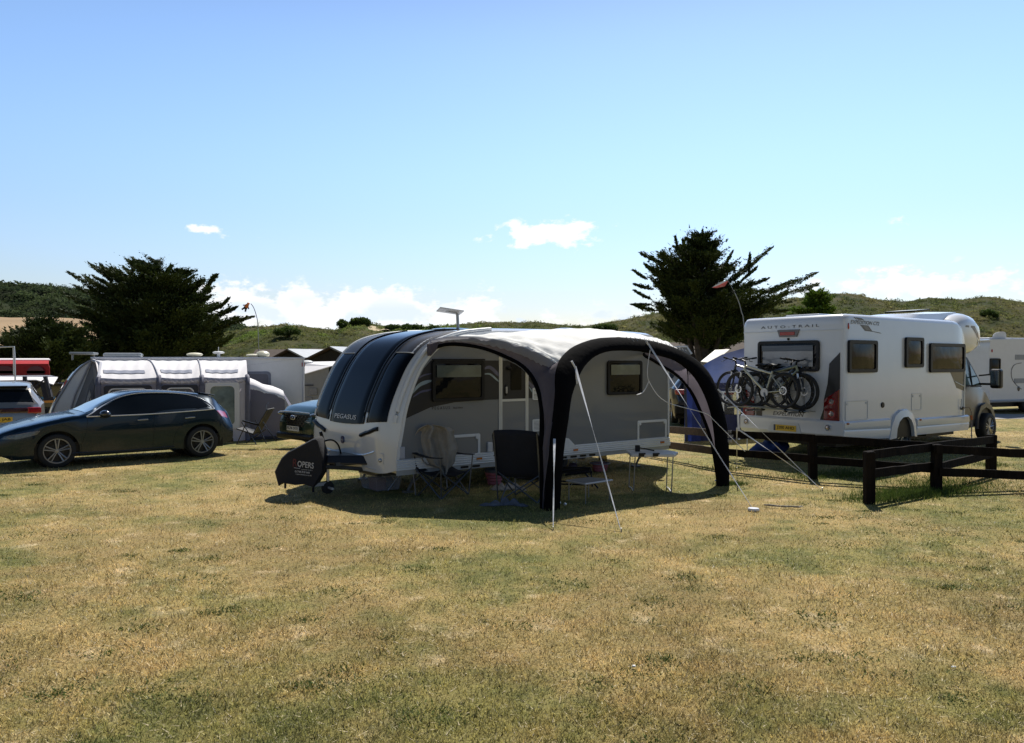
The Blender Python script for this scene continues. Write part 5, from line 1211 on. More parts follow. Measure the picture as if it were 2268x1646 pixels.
# ---- dark green crossover nosing out from behind the caravan
GRNC = metalflake('deep_green_paint', (.012, .040, .034), .28, .35)
ga = .82; gn = gp(648, 1000, -.03)
gx, gy = gn.x + .50, gn.y + .25
car3, C3, _ = car('parked_crossover', 'dark green crossover poking out from behind the silver caravan, white plate FL74', (gx, gy, -.03), ga, 'cross', GRNC, CARGL)
cy = C3.W / 2
mb = MB(); mb.loft([[(-.035 + .10 * abs(y/.62)**2.2, cy + y, z) for z in (.50, .58, .70, .80)] for y in [(-.68 + .136*k) for k in range(11)]], cap=False, closed=False)
mb.build('grille', mat('grille_mesh', (.010, .010, .011), .4, var=.6, vs=60), car3)
mb = MB()
for k in range(5):
    for j in range(11):
        y = -.58 + .116*j + (.058 if k % 2 else 0); z = .53 + .055*k
        if abs(y) < .60: mb.obox((-.045 + .10*abs(y/.62)**2.2, cy + y, z), (.004, 0, 0), (0, .022, 0), (0, 0, .012))
g_ = mb.build('grille_studs', mat('stud_black', (.03, .03, .032), .25, coat=.5), car3); 
mb = MB(); mb.tube([(-.02, cy - .66, .845), (-.06, cy - .3, .862), (-.075, cy, .866), (-.06, cy + .3, .862), (-.02, cy + .66, .845)], .012, 6); mb.build('grille_trim', CHROME, car3, smooth=True)
mb = MB(); mb.lathe([(0, -.075), (.075, -.072), (.085, -.055)], (0, cy, .72), 'x', 24); 
mb2 = MB(); mb2.ell((-.068, cy, .72), (.022, .11, .060), 20); bd = mb2.build('badge', CHROME, car3, smooth=True)
mb2 = MB(); mb2.ell((-.078, cy, .72), (.020, .095, .048), 20); mb2.build('badge_face', mat('badge_navy', (.01, .02, .07), .25, coat=.5), bd, smooth=True)
text('Ford', (-.1, cy, .72), (0, -1, 0), (0, 0, 1), .055, .13, CHROME, bd, shear=.3)
mb = MB(); mb.box(-.075, -.055, cy - .26, cy + .26, .40, .515); p_ = mb.build('number_plate', PLW, car3)
text('FL74 OOJ', (-.0775, cy, .458), (0, -1, 0), (0, 0, 1), .078, .46, BLACKP, p_, bold=.02)
mb = MB(); mb.box(-.06, .25, cy - .80, cy + .80, .18, .34); mb.build('front_bumper', BLACKP, car3, bevel=.05)
for s in (-1, 1):
    mb = MB(); mb.ell((.10, cy + s*.72, .80), (.13, .13, .045), 12); mb.build('headlight', mat('headlamp_glass', (.10, .11, .115)), car3, smooth=True)
topsheet(car3, C3, 1.32, 2.0, .74, .60, CARGL, 'windscreen', .008)
for sd in (0, 1): flank(car3, C3, ([(1.65,1.2),(2.1,1.5),(2.7,1.57),(3.4,1.55),(4.1,1.42)], [(1.55,1.09),(2.1,1.10),(2.7,1.11),(3.4,1.12),(4.3,1.15)]), .004, CARGL, 'side_window', sd)
# ---- dark grey estate behind the awning
GRYC = metalflake('gunmetal_paint', (.03, .032, .036), .3, .5)
sa2 = -1.68; dk = CARS['suv']; t2 = Vector((at(1496, 930, 24).x + .9, 24.0, 0))
car4, C4 = rear_car('parked_estate', 'gunmetal estate car seen through the awning arch, yellow plate', Vector((t2.x, t2.y, 0)), sa2, 'suv', GRYC, '', None, .05)
car4.location = (t2.x - math.cos(sa2)*4.8 + math.sin(sa2)*.965, t2.y - math.sin(sa2)*4.8 - math.cos(sa2)*.965, .05)
mb = MB(); mb.box(4.72, 4.83, .70, 1.24, .78, .91); pl_ = mb.build('number_plate', PLY, car4)
text('W237 LKN', (4.833, .97, .845), (0, 1, 0), (0, 0, 1), .08, .46, BLACKP, pl_, bold=.02)
mb = MB(); mb.box(4.60, 4.83, .06, C4.W - .06, .32, .66); mb.build('rear_bumper', BLACKP, car4, bevel=.06)
mb = MB(); mb.box(4.55, 4.79, .08, C4.W - .08, 1.06, 1.10); mb.build('tailgate_trim', CHROME, car4, bevel=.01)
for y in (.07, C4.W - .37):
    mb = MB(); mb.box(4.58, 4.80, y, y + .30, .96, 1.12); mb.build('tail_light', mat('tail_red', (.42, .015, .02)), car4, bevel=.03)
# ================================================================ left background: caravan with lilac air awning
LO = Vector((-14.2, 24.3)); LA_ = .40; LZ = -.42
lc = thing('white_caravan', 'long white touring caravan behind the blue hatchback with an awning on its side', 'caravan', (LO.x, LO.y, LZ), LA_)
LWD = 2.3; LL = 7.5
LP = smooth_curve([(-.35,0,.4),(-.38,0,.75),(-.28,0,1.1),(-.02,0,1.6),(.28,0,2.1),(.62,0,2.42),(1.05,0,2.56),(2.2,0,2.60),(LL-.25,0,2.60),(LL,0,2.50),(LL+.02,0,1.6),(LL+.02,0,.4)], 5)
mb = MB(); mb.grid([[(p.x + (.18 * abs(2*k/12-1)**3 if p.x < 2 else 0), LWD*k/12, p.z) for k in range(13)] for p in LP])
for y in (0, LWD): mb.add([(p.x + (.18 if p.x < 2 else 0), y, p.z) for p in LP], [tuple(range(len(LP)))])
mb.build('shell', mat('caravan_white', (.68, .69, .71), .25, coat=.6, var=.04), lc, smooth=True, ang=50)
def lp_(px, py, v=0.0): u, z = plane(px, py, LO, LA_, v); return u, z - LZ
# front windows (dark glazed strip over the nose)
def lnose(s0, s1, y0, y1, m_, nm, off=.012):
    P = []
    for i in range(13):
        k = s0 + (s1 - s0) * i / 12; a = int(k); f = k - a; p = LP[a].lerp(LP[a+1], f)
        t = (LP[a+1] - LP[a]).normalized(); n = Vector((-t.z, 0, t.x))
        P.append([(p.x + .18 * abs(2*(y0 + (y1-y0)*j/6)/LWD-1)**3 + n.x*off, y0 + (y1-y0)*j/6, p.z + n.z*off) for j in range(7)])
    mb = MB(); mb.grid(P); mb.build(nm, m_, lc, smooth=True, ang=180)
lnose(11, 17.5, .16, LWD - .16, mat('sky_glass', (.05, .07, .09), .05, coat=1, var=.5, vs=2), 'front_window')
lnose(20.5, 27, .3, LWD - .3, mat('sky_glass', (.05, .07, .09)), 'sunroof')
mb = MB(); mb.tube([(p.x + .18, -.01, p.z) for p in LP[2:34]], .035, 6); mb.build('edge_trim', mat('trim_grey', (.30, .31, .34), .4), lc, smooth=True)
# roof kit
mb = MB(); mb.box(.25, .95, .4, 1.9, 2.68, 2.76); mb.box(.3, .36, .5, .6, 2.5, 2.7); mb.box(.8, .86, 1.7, 1.8, 2.5, 2.7); mb.build('roof_spoiler', mat('smoke_grey', (.25, .27, .29), .3), lc, bevel=.03)
mb = MB(); mb.box(1.2, 2.35, .5, 1.6, 2.60, 2.74); mb.build('roof_light', mat('roof_dome_grey', (.38, .40, .41), .25, coat=.6), lc, bevel=.06)
CRM = mat('dome_cream', (.66, .62, .46), .4, var=.05)
def ldome(px, py, rx, rz_, m_, y=1.0, stem=True, nm='aerial_dome'):
    u, z = lp_(px, py, y); mb = MB(); mb.ell((u, y, z), (rx, rx, rz_), 14)
    if stem: mb.tube([(u, y, 2.6), (u, y, z)], rx * .3, 6)
    mb.build(nm, m_, lc, smooth=True)
ldome(431, 785.5, .27, .07, CRM); ldome(484, 781, .20, .05, mat('dome_white', (.7, .7, .68), .35)); ldome(560, 787, .24, .05, CRM, stem=False); ldome(582, 785, .24, .13, CRM, stem=False)
u, z = lp_(484, 775, 1.0); mb = MB(); mb.tube([(u, 1.0, z - .1), (u, 1.0, z + .1)], .012, 5); mb.build('aerial', TRIM, lc)
# rear side window and corner lamp
u0, _ = lp_(540, 820); u1, _ = lp_(600, 820); _, z1 = lp_(590, 823); _, z0 = lp_(590, 862)
mb = MB(); frame_ring(mb, rrect(u0 - .6, u1, z0, z1, .12), rrect(u0 - .5, u1 - .09, z0 + .09, z1 - .09, .08), 'y', -.002, -.03); w_ = mb.build('window', mat('window_grey_blue', (.16, .18, .24), .4), lc)
mb = MB(); mb.box(u0 - .52, u1 - .08, -.012, -.004, z0 + .08, z1 - .08); mb.build('pane', mat('lilac_glass', (.14, .14, .18), .2, coat=.5), w_)
mb = MB(); mb.box(LL - .08, LL + .03, -.03, -.001, 2.28, 2.42); mb.build('marker_lamp', RED, lc)
mb = MB(); mb.tube([(LL - .02, -.02, 2.56), (LL - .02, -.02, .5)], .03, 6); mb.tube([(.9, -.03, 2.575), (LL, -.03, 2.565)], .035, 6); mb.build('awning_rail', mat('rail_white', (.62, .63, .66), .35), lc)
wheel(lc, (3.4, .1, .33), .33, .2); wheel(lc, (4.2, .1, .33), .33, .2)
# --- the awning on it
la = thing('inflatable_awning', 'lilac grey inflatable caravan awning with four windowed bays and bleached white roof', 'awning', (LO.x, LO.y, LZ), LA_)
LIL = mat('lilac_canvas', (.42, .40, .48), .8, var=.12, vs=2.5, trans=.3, bump=.4, bs=5)
WHC = mat('bleached_canvas', (.80, .78, .80), .7, var=.04, trans=.15, bump=.35, bs=4)
INK = mat('ink_canvas', (.035, .036, .05), .8, var=.2)
DP = -2.55
def ax_u(px, v=DP, py=850): return lp_(px, py, v)[0]
cols = [ax_u(218), ax_u(352), ax_u(447), ax_u(548)]
EAVE = 1.98; TOPZ = 2.50
uA0, uA1 = cols[0], cols[-1]; uB0, uB1 = 1.0, lp_(545, 800, 0)[0]
bays = 3; P = []
for i in range(61):
    t = i / 60; ub = uB0 + (uB1 - uB0) * t
    b = t * bays; k = min(int(b), bays - 1); uf = cols[k] + (cols[k+1] - cols[k]) * (b - k)
    sag = .045 * math.sin(math.pi * (b - k)) ** .8; row = []
    for j in range(21):
        q = j / 20; v = DP * q
        z = TOPZ + (EAVE - TOPZ) * q ** 2.1 - sag * (.4 + .6 * q) + .008 * math.sin(t * 90 + q * 8)
        row.append((ub + (uf - ub) * q, v, z))
    P.append(row)
mb = MB(); mb.grid(P); roof = mb.build('roof', WHC, la, smooth=True, ang=180)
for k in range(bays):                           # grey sky-light strips near the eave
    a, b = cols[k], cols[k+1]; i0 = int((k + .14) / bays * 60); i1 = int((k + .82) / bays * 60)
    Q = [[Vector(P[i][j]) + Vector((0, -.012, .016)) for j in (15, 16, 17)] for i in range(i0, i1 + 1)]
    mb = MB(); mb.grid(Q); mb.build('skylight', mat('skylight_grey', (.30, .31, .36), .35), roof, smooth=True)
# front wall with wrinkled valance and windows per bay
for k in range(bays):
    a, b = cols[k], cols[k+1]; P2 = []
    for i in range(13):
        u = a + (b - a) * i / 12; row = []
        for j in range(15):
            z = EAVE - .045*math.sin(math.pi*i/12) - (EAVE - .03) * j / 14
            row.append((u, DP - .05 * math.sin(math.pi * i / 12) * math.sin(math.pi * j / 14) - .012 * math.sin(i * 2.3 + j * 1.7), z))
        P2.append(row)
    mb = MB(); mb.grid(P2); wl_ = mb.build('front_wall', LIL if k < 2 else mat('lit_lilac', (.80, .76, .84), .8, var=.1, vs=2, trans=.3, bump=.5, bs=5), la, smooth=True, ang=180)  # third bay: paler lilac, its lit look put into the canvas colour
    wz0, wz1 = (.78, 1.66) if k < 2 else (.50, 1.72)
    m0, m1 = a + (b - a) * .17, a + (b - a) * (.80 if k < 2 else .72)
    mb = MB(); frame_ring(mb, rrect(m0 - .13, m1 + .13, wz0 - .1, wz1 + .10, .08), rrect(m0, m1, wz0, wz1, .14), 'y', DP - .085, DP - .06); mb.build('window_surround', INK if k < 2 else WHC, wl_)
    mb = MB(); frame_ring(mb, rrect(m0 - .02, m1 + .02, wz0 - .02, wz1 + .02, .15), rrect(m0 + .015, m1 - .015, wz0 + .015, wz1 - .015, .13), 'y', DP - .10, DP - .085); mb.build('window_piping', WHC, wl_)
    mb = MB(); mb.prism(rrect(m0, m1, wz0, wz1, .14), 'y', DP - .075, DP - .068); mb.build('window_film', mat('film_grey', (.10, .10, .105), .25, coat=.5, var=.5, vs=3) if k < 2 else mat('film_teal', (.16, .22, .23), .2, coat=.7, var=.5, vs=4, bump=.4, bs=4), wl_)
    mb = MB(); Q = []
    for i in range(31):
        u = a + (b - a) * i / 30; e = EAVE - .045 * math.sin(math.pi * i / 30); Q.append([(u, DP - .02, e + .01), (u, DP - .07 - .02*math.sin(i*1.9), e - .06), (u, DP - .05 + .02*math.sin(i*2.6), e - .15 - .02*math.sin(i*1.3))])
    mb.grid(Q); mb.build('valance', mat('valance_lilac', (.48, .46, .52), .75, trans=.2), wl_, smooth=True, ang=180)
for i, u in enumerate(cols):
    mb = MB(); mb.tube(smooth_curve([(u, DP - .06, .02), (u, DP - .08, 1.2), (u, DP - .06, 1.85), (u + .0, DP + .15, EAVE + .02)], 4), .075, 8); mb.build('air_beam', mat('beam_grey', (.13, .13, .18), .75, var=.2), la, smooth=True)
    if 0 < i < 3:
        ub = uB0 + (uB1 - uB0) * i / 3; mb = MB(); mb.tube([(ub + (u - ub) * q, DP * q, TOPZ + (EAVE - TOPZ) * q ** 2.1 + .02) for q in [k / 12 for k in range(13)]], .022, 6); mb.build('roof_seam', mat('seam_grey', (.42, .42, .46), .7), roof, smooth=True)
# left end wall, sloped, with a dark doorway
mb = MB(); mb.add([(cols[0], DP, .02), (cols[0], DP, EAVE), (uB0 - .05, 0, TOPZ - .04), (uB0 - .9, 0, .02)], [(0, 1, 2, 3)]); mb.build('end_wall', mat('end_wall_grey', (.20, .20, .215), .8, trans=.2), la, solid=.01)
def ew(s, z): a = Vector((cols[0], DP, 0)); b = Vector((uB0 - .9 * (1 - z / 2.5), 0, 0)); p = a.lerp(b, s); return Vector((p.x - .03, p.y - .02, z))
mb = MB(); mb.add([ew(.18, .03), ew(.18, 1.75), ew(.36, 1.95), ew(.56, 1.72), ew(.60, .03)], [(0, 1, 2, 3, 4)]); mb.build('doorway', INK, la, solid=.01)
mb = MB(); mb.add([ew(.26, .5), ew(.26, 1.45), ew(.36, 1.62), ew(.46, 1.4), ew(.48, .5)], [(0, 1, 2, 3, 4)]); 
for v in range(len(mb.v)): mb.v[v] = (mb.v[v][0] - .03, mb.v[v][1] - .02, mb.v[v][2])
mb.build('door_window', mat('film_black', (.02, .022, .024), .2, coat=.6), la, solid=.01)
mb = MB(); mb.tube([(cols[0], DP, EAVE), (cols[0] - .05, DP * .5, EAVE + .42), (uB0 - .05, 0, TOPZ)], .05, 6); mb.tube([(uB0 - .1, -.02, TOPZ - .05), (uB0 - .55, -.02, 1.4), (uB0 - .9, -.02, .05)], .04, 6); mb.build('end_beam', mat('seam_grey', (.42, .42, .46)), la, smooth=True)
# right end wall
mb = MB(); mb.add([(cols[-1], DP, .02), (cols[-1], DP, EAVE), (uB1, 0, TOPZ - .04), (uB1, 0, .02)], [(0, 1, 2, 3)]); mb.build('end_wall', LIL, la, solid=.01)
# --- annexe
q0 = cols[-1]; q1 = ax_u(632)
mb = MB(); P = []
for i in range(13):
    t = i / 12; u = q0 + (q1 - q0) * t; zt = 1.72 - .42 * t ** 1.2 + .03 * math.sin(t * 9)
    P.append([(u, DP + .15, .02), (u, DP + .12 - .05*math.sin(math.pi*t), zt * .6), (u, DP + .15, zt), (u, DP + .6, zt + .18), (u, -.4, zt + .20)])
mb.grid(P); an = mb.build('annexe', mat('annexe_plum', (.17, .165, .22), .8, var=.12, vs=2, trans=.1, bump=.4, bs=5), la, smooth=True, ang=40)
mb = MB(); mb.grid([[(P[i][2][0], P[i][2][1] - .01, P[i][2][2] - .10 - .03*math.sin(i)), (P[i][2][0], P[i][2][1], P[i][2][2] + .02), (P[i][3][0], P[i][3][1], P[i][3][2] + .02), (P[i][4][0], P[i][4][1], P[i][4][2] + .02)] for i in range(13)]); mb.build('annexe_roof', WHC, an, smooth=True, ang=180)
mb = MB(); mb.grid([[(q1, DP + .15, 1.30), (q1 + .35, DP + .3, .62), (q1 + .62, DP + .4, .02)], [(q1, DP + .6, 1.48), (q1 + .45, DP + .7, .75), (q1 + .75, DP + .8, .02)], [(q1, -.4, 1.5), (q1 + .5, -.5, .8), (q1 + .8, -.6, .02)]]); mb.build('annexe_end', mat('annexe_plum', (.17, .165, .22)), an, smooth=True)
mb = MB(); mb.box(q0 - .02, q1 + .02, DP + .05, DP + .13, .02, .10); mb.build('mud_flap', INK, an)
# --- reclining garden chair by the awning
def lworld(u, v, z=0): c_, s_ = math.cos(LA_), math.sin(LA_); return Vector((LO.x + c_*u - s_*v, LO.y + s_*u + c_*v, LZ + z))
rc_ = thing('reclining_chair', 'black high backed reclining garden chair empty on the grass beside the lilac awning', 'chair', (at(565, 985, 19).x, 19, gp(565, 985).z - .14))
Yr = 19.0
def rp(px, py, dy=0.0): return at(px, py, Yr + dy)
TUBE = mat('dark_tube', (.05, .048, .045), .35, .6)
for nm, a, b, wdt in (('backrest', (569, 958), (600, 905), .25), ('seat', (532, 948), (570, 960), .25)):
    A_, B_ = rp(*a), rp(*b); mb = MB(); mb.add([A_ + Vector((0, -wdt, 0)), B_ + Vector((0, -wdt, 0)), B_ + Vector((0, wdt, 0)), A_ + Vector((0, wdt, 0))], [(0, 1, 2, 3)]); mb.build(nm, mat('mesh_fabric', (.02, .019, .018), .7), rc_, world=True, solid=.02)
    for s in (-1, 1):
        mb = MB(); mb.tube([A_ + Vector((0, s*wdt, 0)), B_ + Vector((0, s*wdt, 0))], .016, 6); mb.build(nm + '_rail', TUBE, rc_, world=True, smooth=True)
for s in (-.26, .26):
    mb = MB(); mb.tube([rp(537, 932, s), rp(575, 942, s)], .022, 6); mb.build('armrest', BLACKP, rc_, world=True)
    for a, b in (((545, 938), (524, 985)), ((535, 935), (568, 985)), ((566, 930), (590, 983)), ((582, 935), (612, 978)), ((590, 950), (545, 982)), ((525, 984), (570, 984))):
        mb = MB(); mb.tube([rp(*a, s), rp(*b, s)], .012, 6); mb.build('leg', TUBE, rc_, world=True, smooth=True)
mb = MB(); mb.tube([rp(590, 912, -.1), rp(590, 896, -.1), rp(594, 893, -.1)], .01, 5); mb.build('headrest_clip', STEEL, rc_, world=True)
# --- pale folding-camper awning further back between the two caravans
fc = thing('pale_awning', 'pale grey canvas awning with a sloping white roof glimpsed left of the silver caravan', 'awning', at(670, 920, 31))
Yf = 31.0
def fp(px, py, dy=0.0): return at(px, py, Yf + dy)
mb = MB(); mb.add([fp(625, 842), fp(728, 812), fp(728, 900), fp(625, 915)], [(0, 1, 2, 3)]); mb.build('front_wall', mat('pale_wall', (.26, .26, .26), .8, var=.1, trans=.2), fc, world=True, solid=.02)
mb = MB(); mb.add([fp(625, 843, -.15), fp(735, 811, -.15), fp(745, 801, 2.2), fp(640, 803, 2.2), fp(625, 812, 2.2)], [(0, 1, 2, 3, 4)]); mb.build('roof', WHC, fc, world=True, solid=.03)
mb = MB(); mb.add([fp(662, 852, -.05), fp(694, 852, -.05), fp(694, 855, -.05), fp(662, 855, -.05)], [(0, 1, 2, 3)]); mb.build('dark_trim', INK, fc, world=True, solid=.02)
mb = MB(); mb.prism([(fp(682, 0).x, fp(0, 875).z), (fp(700, 0).x, fp(0, 875).z), (fp(700, 0).x, fp(0, 860).z), (fp(682, 0).x, fp(0, 860).z)], 'y', Yf - .08, Yf - .04); mb.build('window', mat('film_grey', (.10, .10, .105)), fc, world=True)
mb = MB(); mb.prism([(fp(664, 0).x, fp(0, 892).z), (fp(690, 0).x, fp(0, 892).z), (fp(690, 0).x, fp(0, 880).z), (fp(664, 0).x, fp(0, 880).z)], 'y', Yf - .08, Yf - .04); mb.build('lower_window', mat('film_grey', (.10, .10, .105)), fc, world=True)
for px in (655, 680):
    mb = MB(); mb.ell(fp(px, 803, 1.5), (.28, .28, .1), 10); mb.build('roof_dome', mat('dome_white', (.7, .7, .68)), fc, world=True, smooth=True)
# airer (fold-out drying rack) hung on the caravan's rear corner
ar = thing('clothes_airer', 'white wire clothes airer sticking out past the rear corner of the white caravan', 'airer', at(650, 880, 27.6))
mb = MB()
for k in range(4): mb.tube([at(634, 864 + k*4.4, 27.6), at(656 + 3 - k*5, 862 + k*4.4, 27.2)], .012, 5)
mb.tube([at(659, 861, 27.2), at(634, 884, 27.6)], .014, 5); mb.tube([at(634, 862, 27.6), at(634, 884, 27.6)], .014, 5); mb.build('airer_rack', TRIM, ar, world=True)
# --- far left: red awning tent, white camper awning, small van, pole frame
rt = thing('red_awning', 'bright red awning with arched plum windows at the far left edge', 'awning', at(50, 860, 31))
Yd = 31.0
def dp(px, py, dy=0.0): return at(px, py, Yd + dy)
mb = MB(); mb.add([dp(-120, 806), dp(107, 806), dp(110, 814), dp(110, 836), dp(-120, 836)], [(0, 1, 2, 3, 4)]); mb.build('front_wall', mat('red_canvas', (.36, .012, .016), .7, var=.2, vs=2, trans=.2, bump=.3, bs=8), rt, world=True, solid=.03)
mb = MB(); Q = []
for i in range(21):
    px = -120 + 228 * i / 20; Q.append([dp(px, 806, -.02), dp(px, 799 , .5), dp(px + 2, 798, 1.2)])
mb.grid(Q); mb.build('roof', mat('red_canvas_bright', (.60, .03, .03), .6, trans=.3, bump=.3, bs=6), rt, world=True, smooth=True)
mb = MB(); mb.add([dp(-120, 798, .9), dp(112, 798, .9), dp(108, 795, 2.5), dp(-120, 795, 2.5)], [(0, 1, 2, 3)]); mb.build('white_roof', WHC, rt, world=True, solid=.05)
for x0_, x1_ in ((-40, 33), (60, 100)):
    mb = MB(); a, b = dp(x0_, 838, -.03), dp(x1_, 811, -.03); mb.prism(rrect(a.x, b.x, a.z, b.z, .3), 'y', Yd - .06, Yd - .02); mb.build('window', mat('plum_film', (.10, .01, .03), .4), rt, world=True)
wt = thing('low_white_awning', 'low white topped camper awning with navy posts behind the silver estate', 'awning', at(70, 900, 27))
Ye = 27.0
def ep(px, py, dy=0.0): return at(px, py, Ye + dy)
mb = MB(); mb.add([ep(-120, 846), ep(80, 842), ep(118, 852), ep(128, 836, 2), ep(112, 832, 2), ep(-120, 834, 2)], [(0, 1, 2, 3, 4, 5)]); mb.build('roof', WHC, wt, world=True, solid=.03)
mb = MB(); mb.add([ep(-120, 846), ep(78, 846), ep(70, 862), ep(-120, 862)], [(0, 1, 2, 3)]); mb.add([ep(88, 846), ep(112, 856), ep(120, 886), ep(98, 888)], [(0, 1, 2, 3)]); mb.build('navy_wall', mat('navy_canvas', (.02, .022, .04), .8), wt, world=True, solid=.02)
for a, b in (((55, 834), (56, 856)), ((100, 834), (112, 880)), ((102, 838), (64, 866))):
    mb = MB(); mb.tube([ep(*a, -.1), ep(*b, -.1)], .07 if a[0] != 102 else .025, 6); mb.build('post', INK, wt, world=True, smooth=True)
sv = thing('small_van', 'small dark van with a blue and orange stripe half hidden behind the white caravan nose', 'van', at(90, 900, 28.5))
Yg = 28.5
mb = MB(); P = []
prof = [(60, 905), (60, 880), (72, 868), (92, 852), (110, 848), (150, 848), (150, 905)]
mb.loft([[at(px, py, Yg) + Vector((0, dy, 0)) for px, py in prof] for dy in (0, .9, 1.8)]); mb.build('body', mat('van_dark', (.02, .022, .026), .2, coat=1), sv, world=True, bevel=.05)
mb = MB(); mb.add([at(px, py, Yg - .02) for px, py in ((76, 869), (93, 855), (112, 852), (112, 869))], [(0, 1, 2, 3)]); mb.build('side_window', mat('sky_glass', (.05, .07, .09)), sv, world=True, solid=.01)
mb = MB(); mb.box(at(80,0,Yg).x, at(118,0,Yg).x, Yg-.03, Yg-.005, at(0,884,Yg).z, at(0,879,Yg).z); mb.build('blue_stripe', mat('stripe_blue', (.03, .22, .55), .3), sv, world=True)
mb = MB(); mb.box(at(80,0,Yg).x, at(118,0,Yg).x, Yg-.03, Yg-.005, at(0,892,Yg).z, at(0,887,Yg).z); mb.build('orange_stripe', mat('stripe_orange', (.6, .25, .04), .3), sv, world=True)
pf = thing('pole_frame', 'thin white metal pole frame standing in front of the red awning', 'pole frame', at(36, 900, 24))
mb = MB(); mb.tube([at(-60, 771, 24), at(32, 768, 24), at(32.5, 790, 24), at(35, 900, 24)], .022, 6); mb.tube([at(29, 770, 24), at(29.5, 800, 24), at(30, 830, 24)], .012, 5); mb.build('pole', TRIM, pf, world=True)
# ================================================================ right background
rc = Vector((at(2192, 760, 27.0).x, 27.0)); RA = .36; RZ = .21
rv = thing('white_tourer', 'white caravan at the right edge beyond the motorhome cab with a square satellite dish', 'caravan', (rc.x, rc.y, RZ), RA)
RWD = 2.25; RL = 7.0
RP = smooth_curve([(.02,0,.4),(0,0,1.6),(.0,0,2.35),(.06,0,2.52),(.22,0,2.60),(3.5,0,2.62),(6.0,0,2.60),(6.6,0,2.3),(7.0,0,1.5),(7.15,0,.9),(7.1,0,.4)], 5)
mb = MB(); mb.grid([[(p.x, RWD*k/10, p.z) for k in range(11)] for p in RP])
for y in (0, RWD): mb.add([(p.x, y, p.z) for p in RP], [tuple(range(len(RP)))])
mb.build('shell', mat('tourer_white', (.66, .68, .71), .22, coat=.6, var=.04), rv, smooth=True, ang=50)
def rp2(px, py, v=0.0): u, z = plane(px, py, (rc.x, rc.y), RA, v); return u, z - RZ
u0, z1 = rp2(2191, 794); u1, z0 = rp2(2214, 832)
van_window(rv, u0, u1, z0, z1, d=.04, fr=.05)
mb = MB()
for px0, px1, py in ((2248, 2290, 792), (2246, 2290, 844)):
    a, za = rp2(px0, py + 5); b, zb = rp2(px1, py - 6); mb = MB(); mb.box(a, b, -.012, -.001, za, zb); mb.build('fridge_vent', mat('vent_grey', (.30, .31, .32), .5), rv)
mb = MB(); pts = [rp2(*p) for p in ((2262, 804), (2247, 808), (2240, 820), (2241, 838), (2250, 852), (2262, 862))]; mb.tube(smooth_curve([(u, -.006, z) for u, z in pts], 5), .012, 5); mb.build('decal_line', GREYD, rv)
u, z = rp2(2256, 861); mb = MB(); mb.ell((u, -.005, z), (.07, .012, .09), 12); mb.build('decal_spot', DECW, rv, smooth=True)
u, z = rp2(2197, 777); mb = MB(); mb.ell((u, -.005, z), (.035, .02, .06), 10); mb.build('side_reflector', RED, rv, smooth=True)
mb = MB(); mb.tube([(.05, -.02, .44), (RL, -.02, .44)], .05, 6); mb.build('skirt_rail', mat('skirt_grey', (.40, .41, .42)), rv)
mb = MB(); mb.box(.3, 6.8, .2, 2.0, .22, .42); mb.build('underbody', BLACKP, rv)
u, z = rp2(2268, 890); wheel(rv, (u + .25, .1, .33), .33, .2); wheel(rv, (u + 1.0, .1, .33), .33, .2)
mb = MB(); mb.box(.5, 4.5, .4, 1.2, 2.60, 2.68); mb.build('roof_rack', mat('rail_white', (.62, .63, .66)), rv, bevel=.03)
sd_ = thing('roof_satellite_dish', 'white square satellite dish raised on the roof of the right hand caravan', 'dish', at(2214, 760, 27.6))
c = at(2213, 747, 27.6); P = []
mb = MB(); ring0 = []; ring1 = []
for a in range(0, 360, 20):
    ca, sa_ = math.cos(R(a)), math.sin(R(a)); k = 1 / max(abs(ca) ** 3 + abs(sa_) ** 3, .2) ** .33
    ring0.append(c + Vector((.24 * ca * k, -.02, .19 * sa_ * k + .05 * ca))); ring1.append(c + Vector((.10 * ca * k, .07, .09 * sa_ * k)))
mb.loft([ring0, [p + Vector((0, .025, 0)) for p in ring0], ring1]); mb.build('reflector', mat('dish_white', (.66, .66, .66)), sd_, smooth=True, world=True, ang=40)
mb = MB(); mb.tube([c + Vector((0, .08, -.05)), c + Vector((.02, .15, -.42))], .03, 6); mb.build('mast', STEEL, sd_, world=True)
# ---------------- blue tent with clear panels behind the awning leg
bt = thing('blue_tent', 'big blue family tent with clear window panels between the awning arch and motorhome', 'tent', gp(1580, 955))
Yt = 20.0
BLUE = mat('blue_nylon', (.005, .028, .125), .7, spec=.04, var=.3, vs=1.5, trans=.1, bump=.5, bs=4); BLUE2 = mat('navy_nylon', (.012, .018, .075), .55, var=.3, vs=2, trans=.15, bump=.4, bs=4)
def bp(px, py, dy=0.0): return at(px, py, Yt + dy)
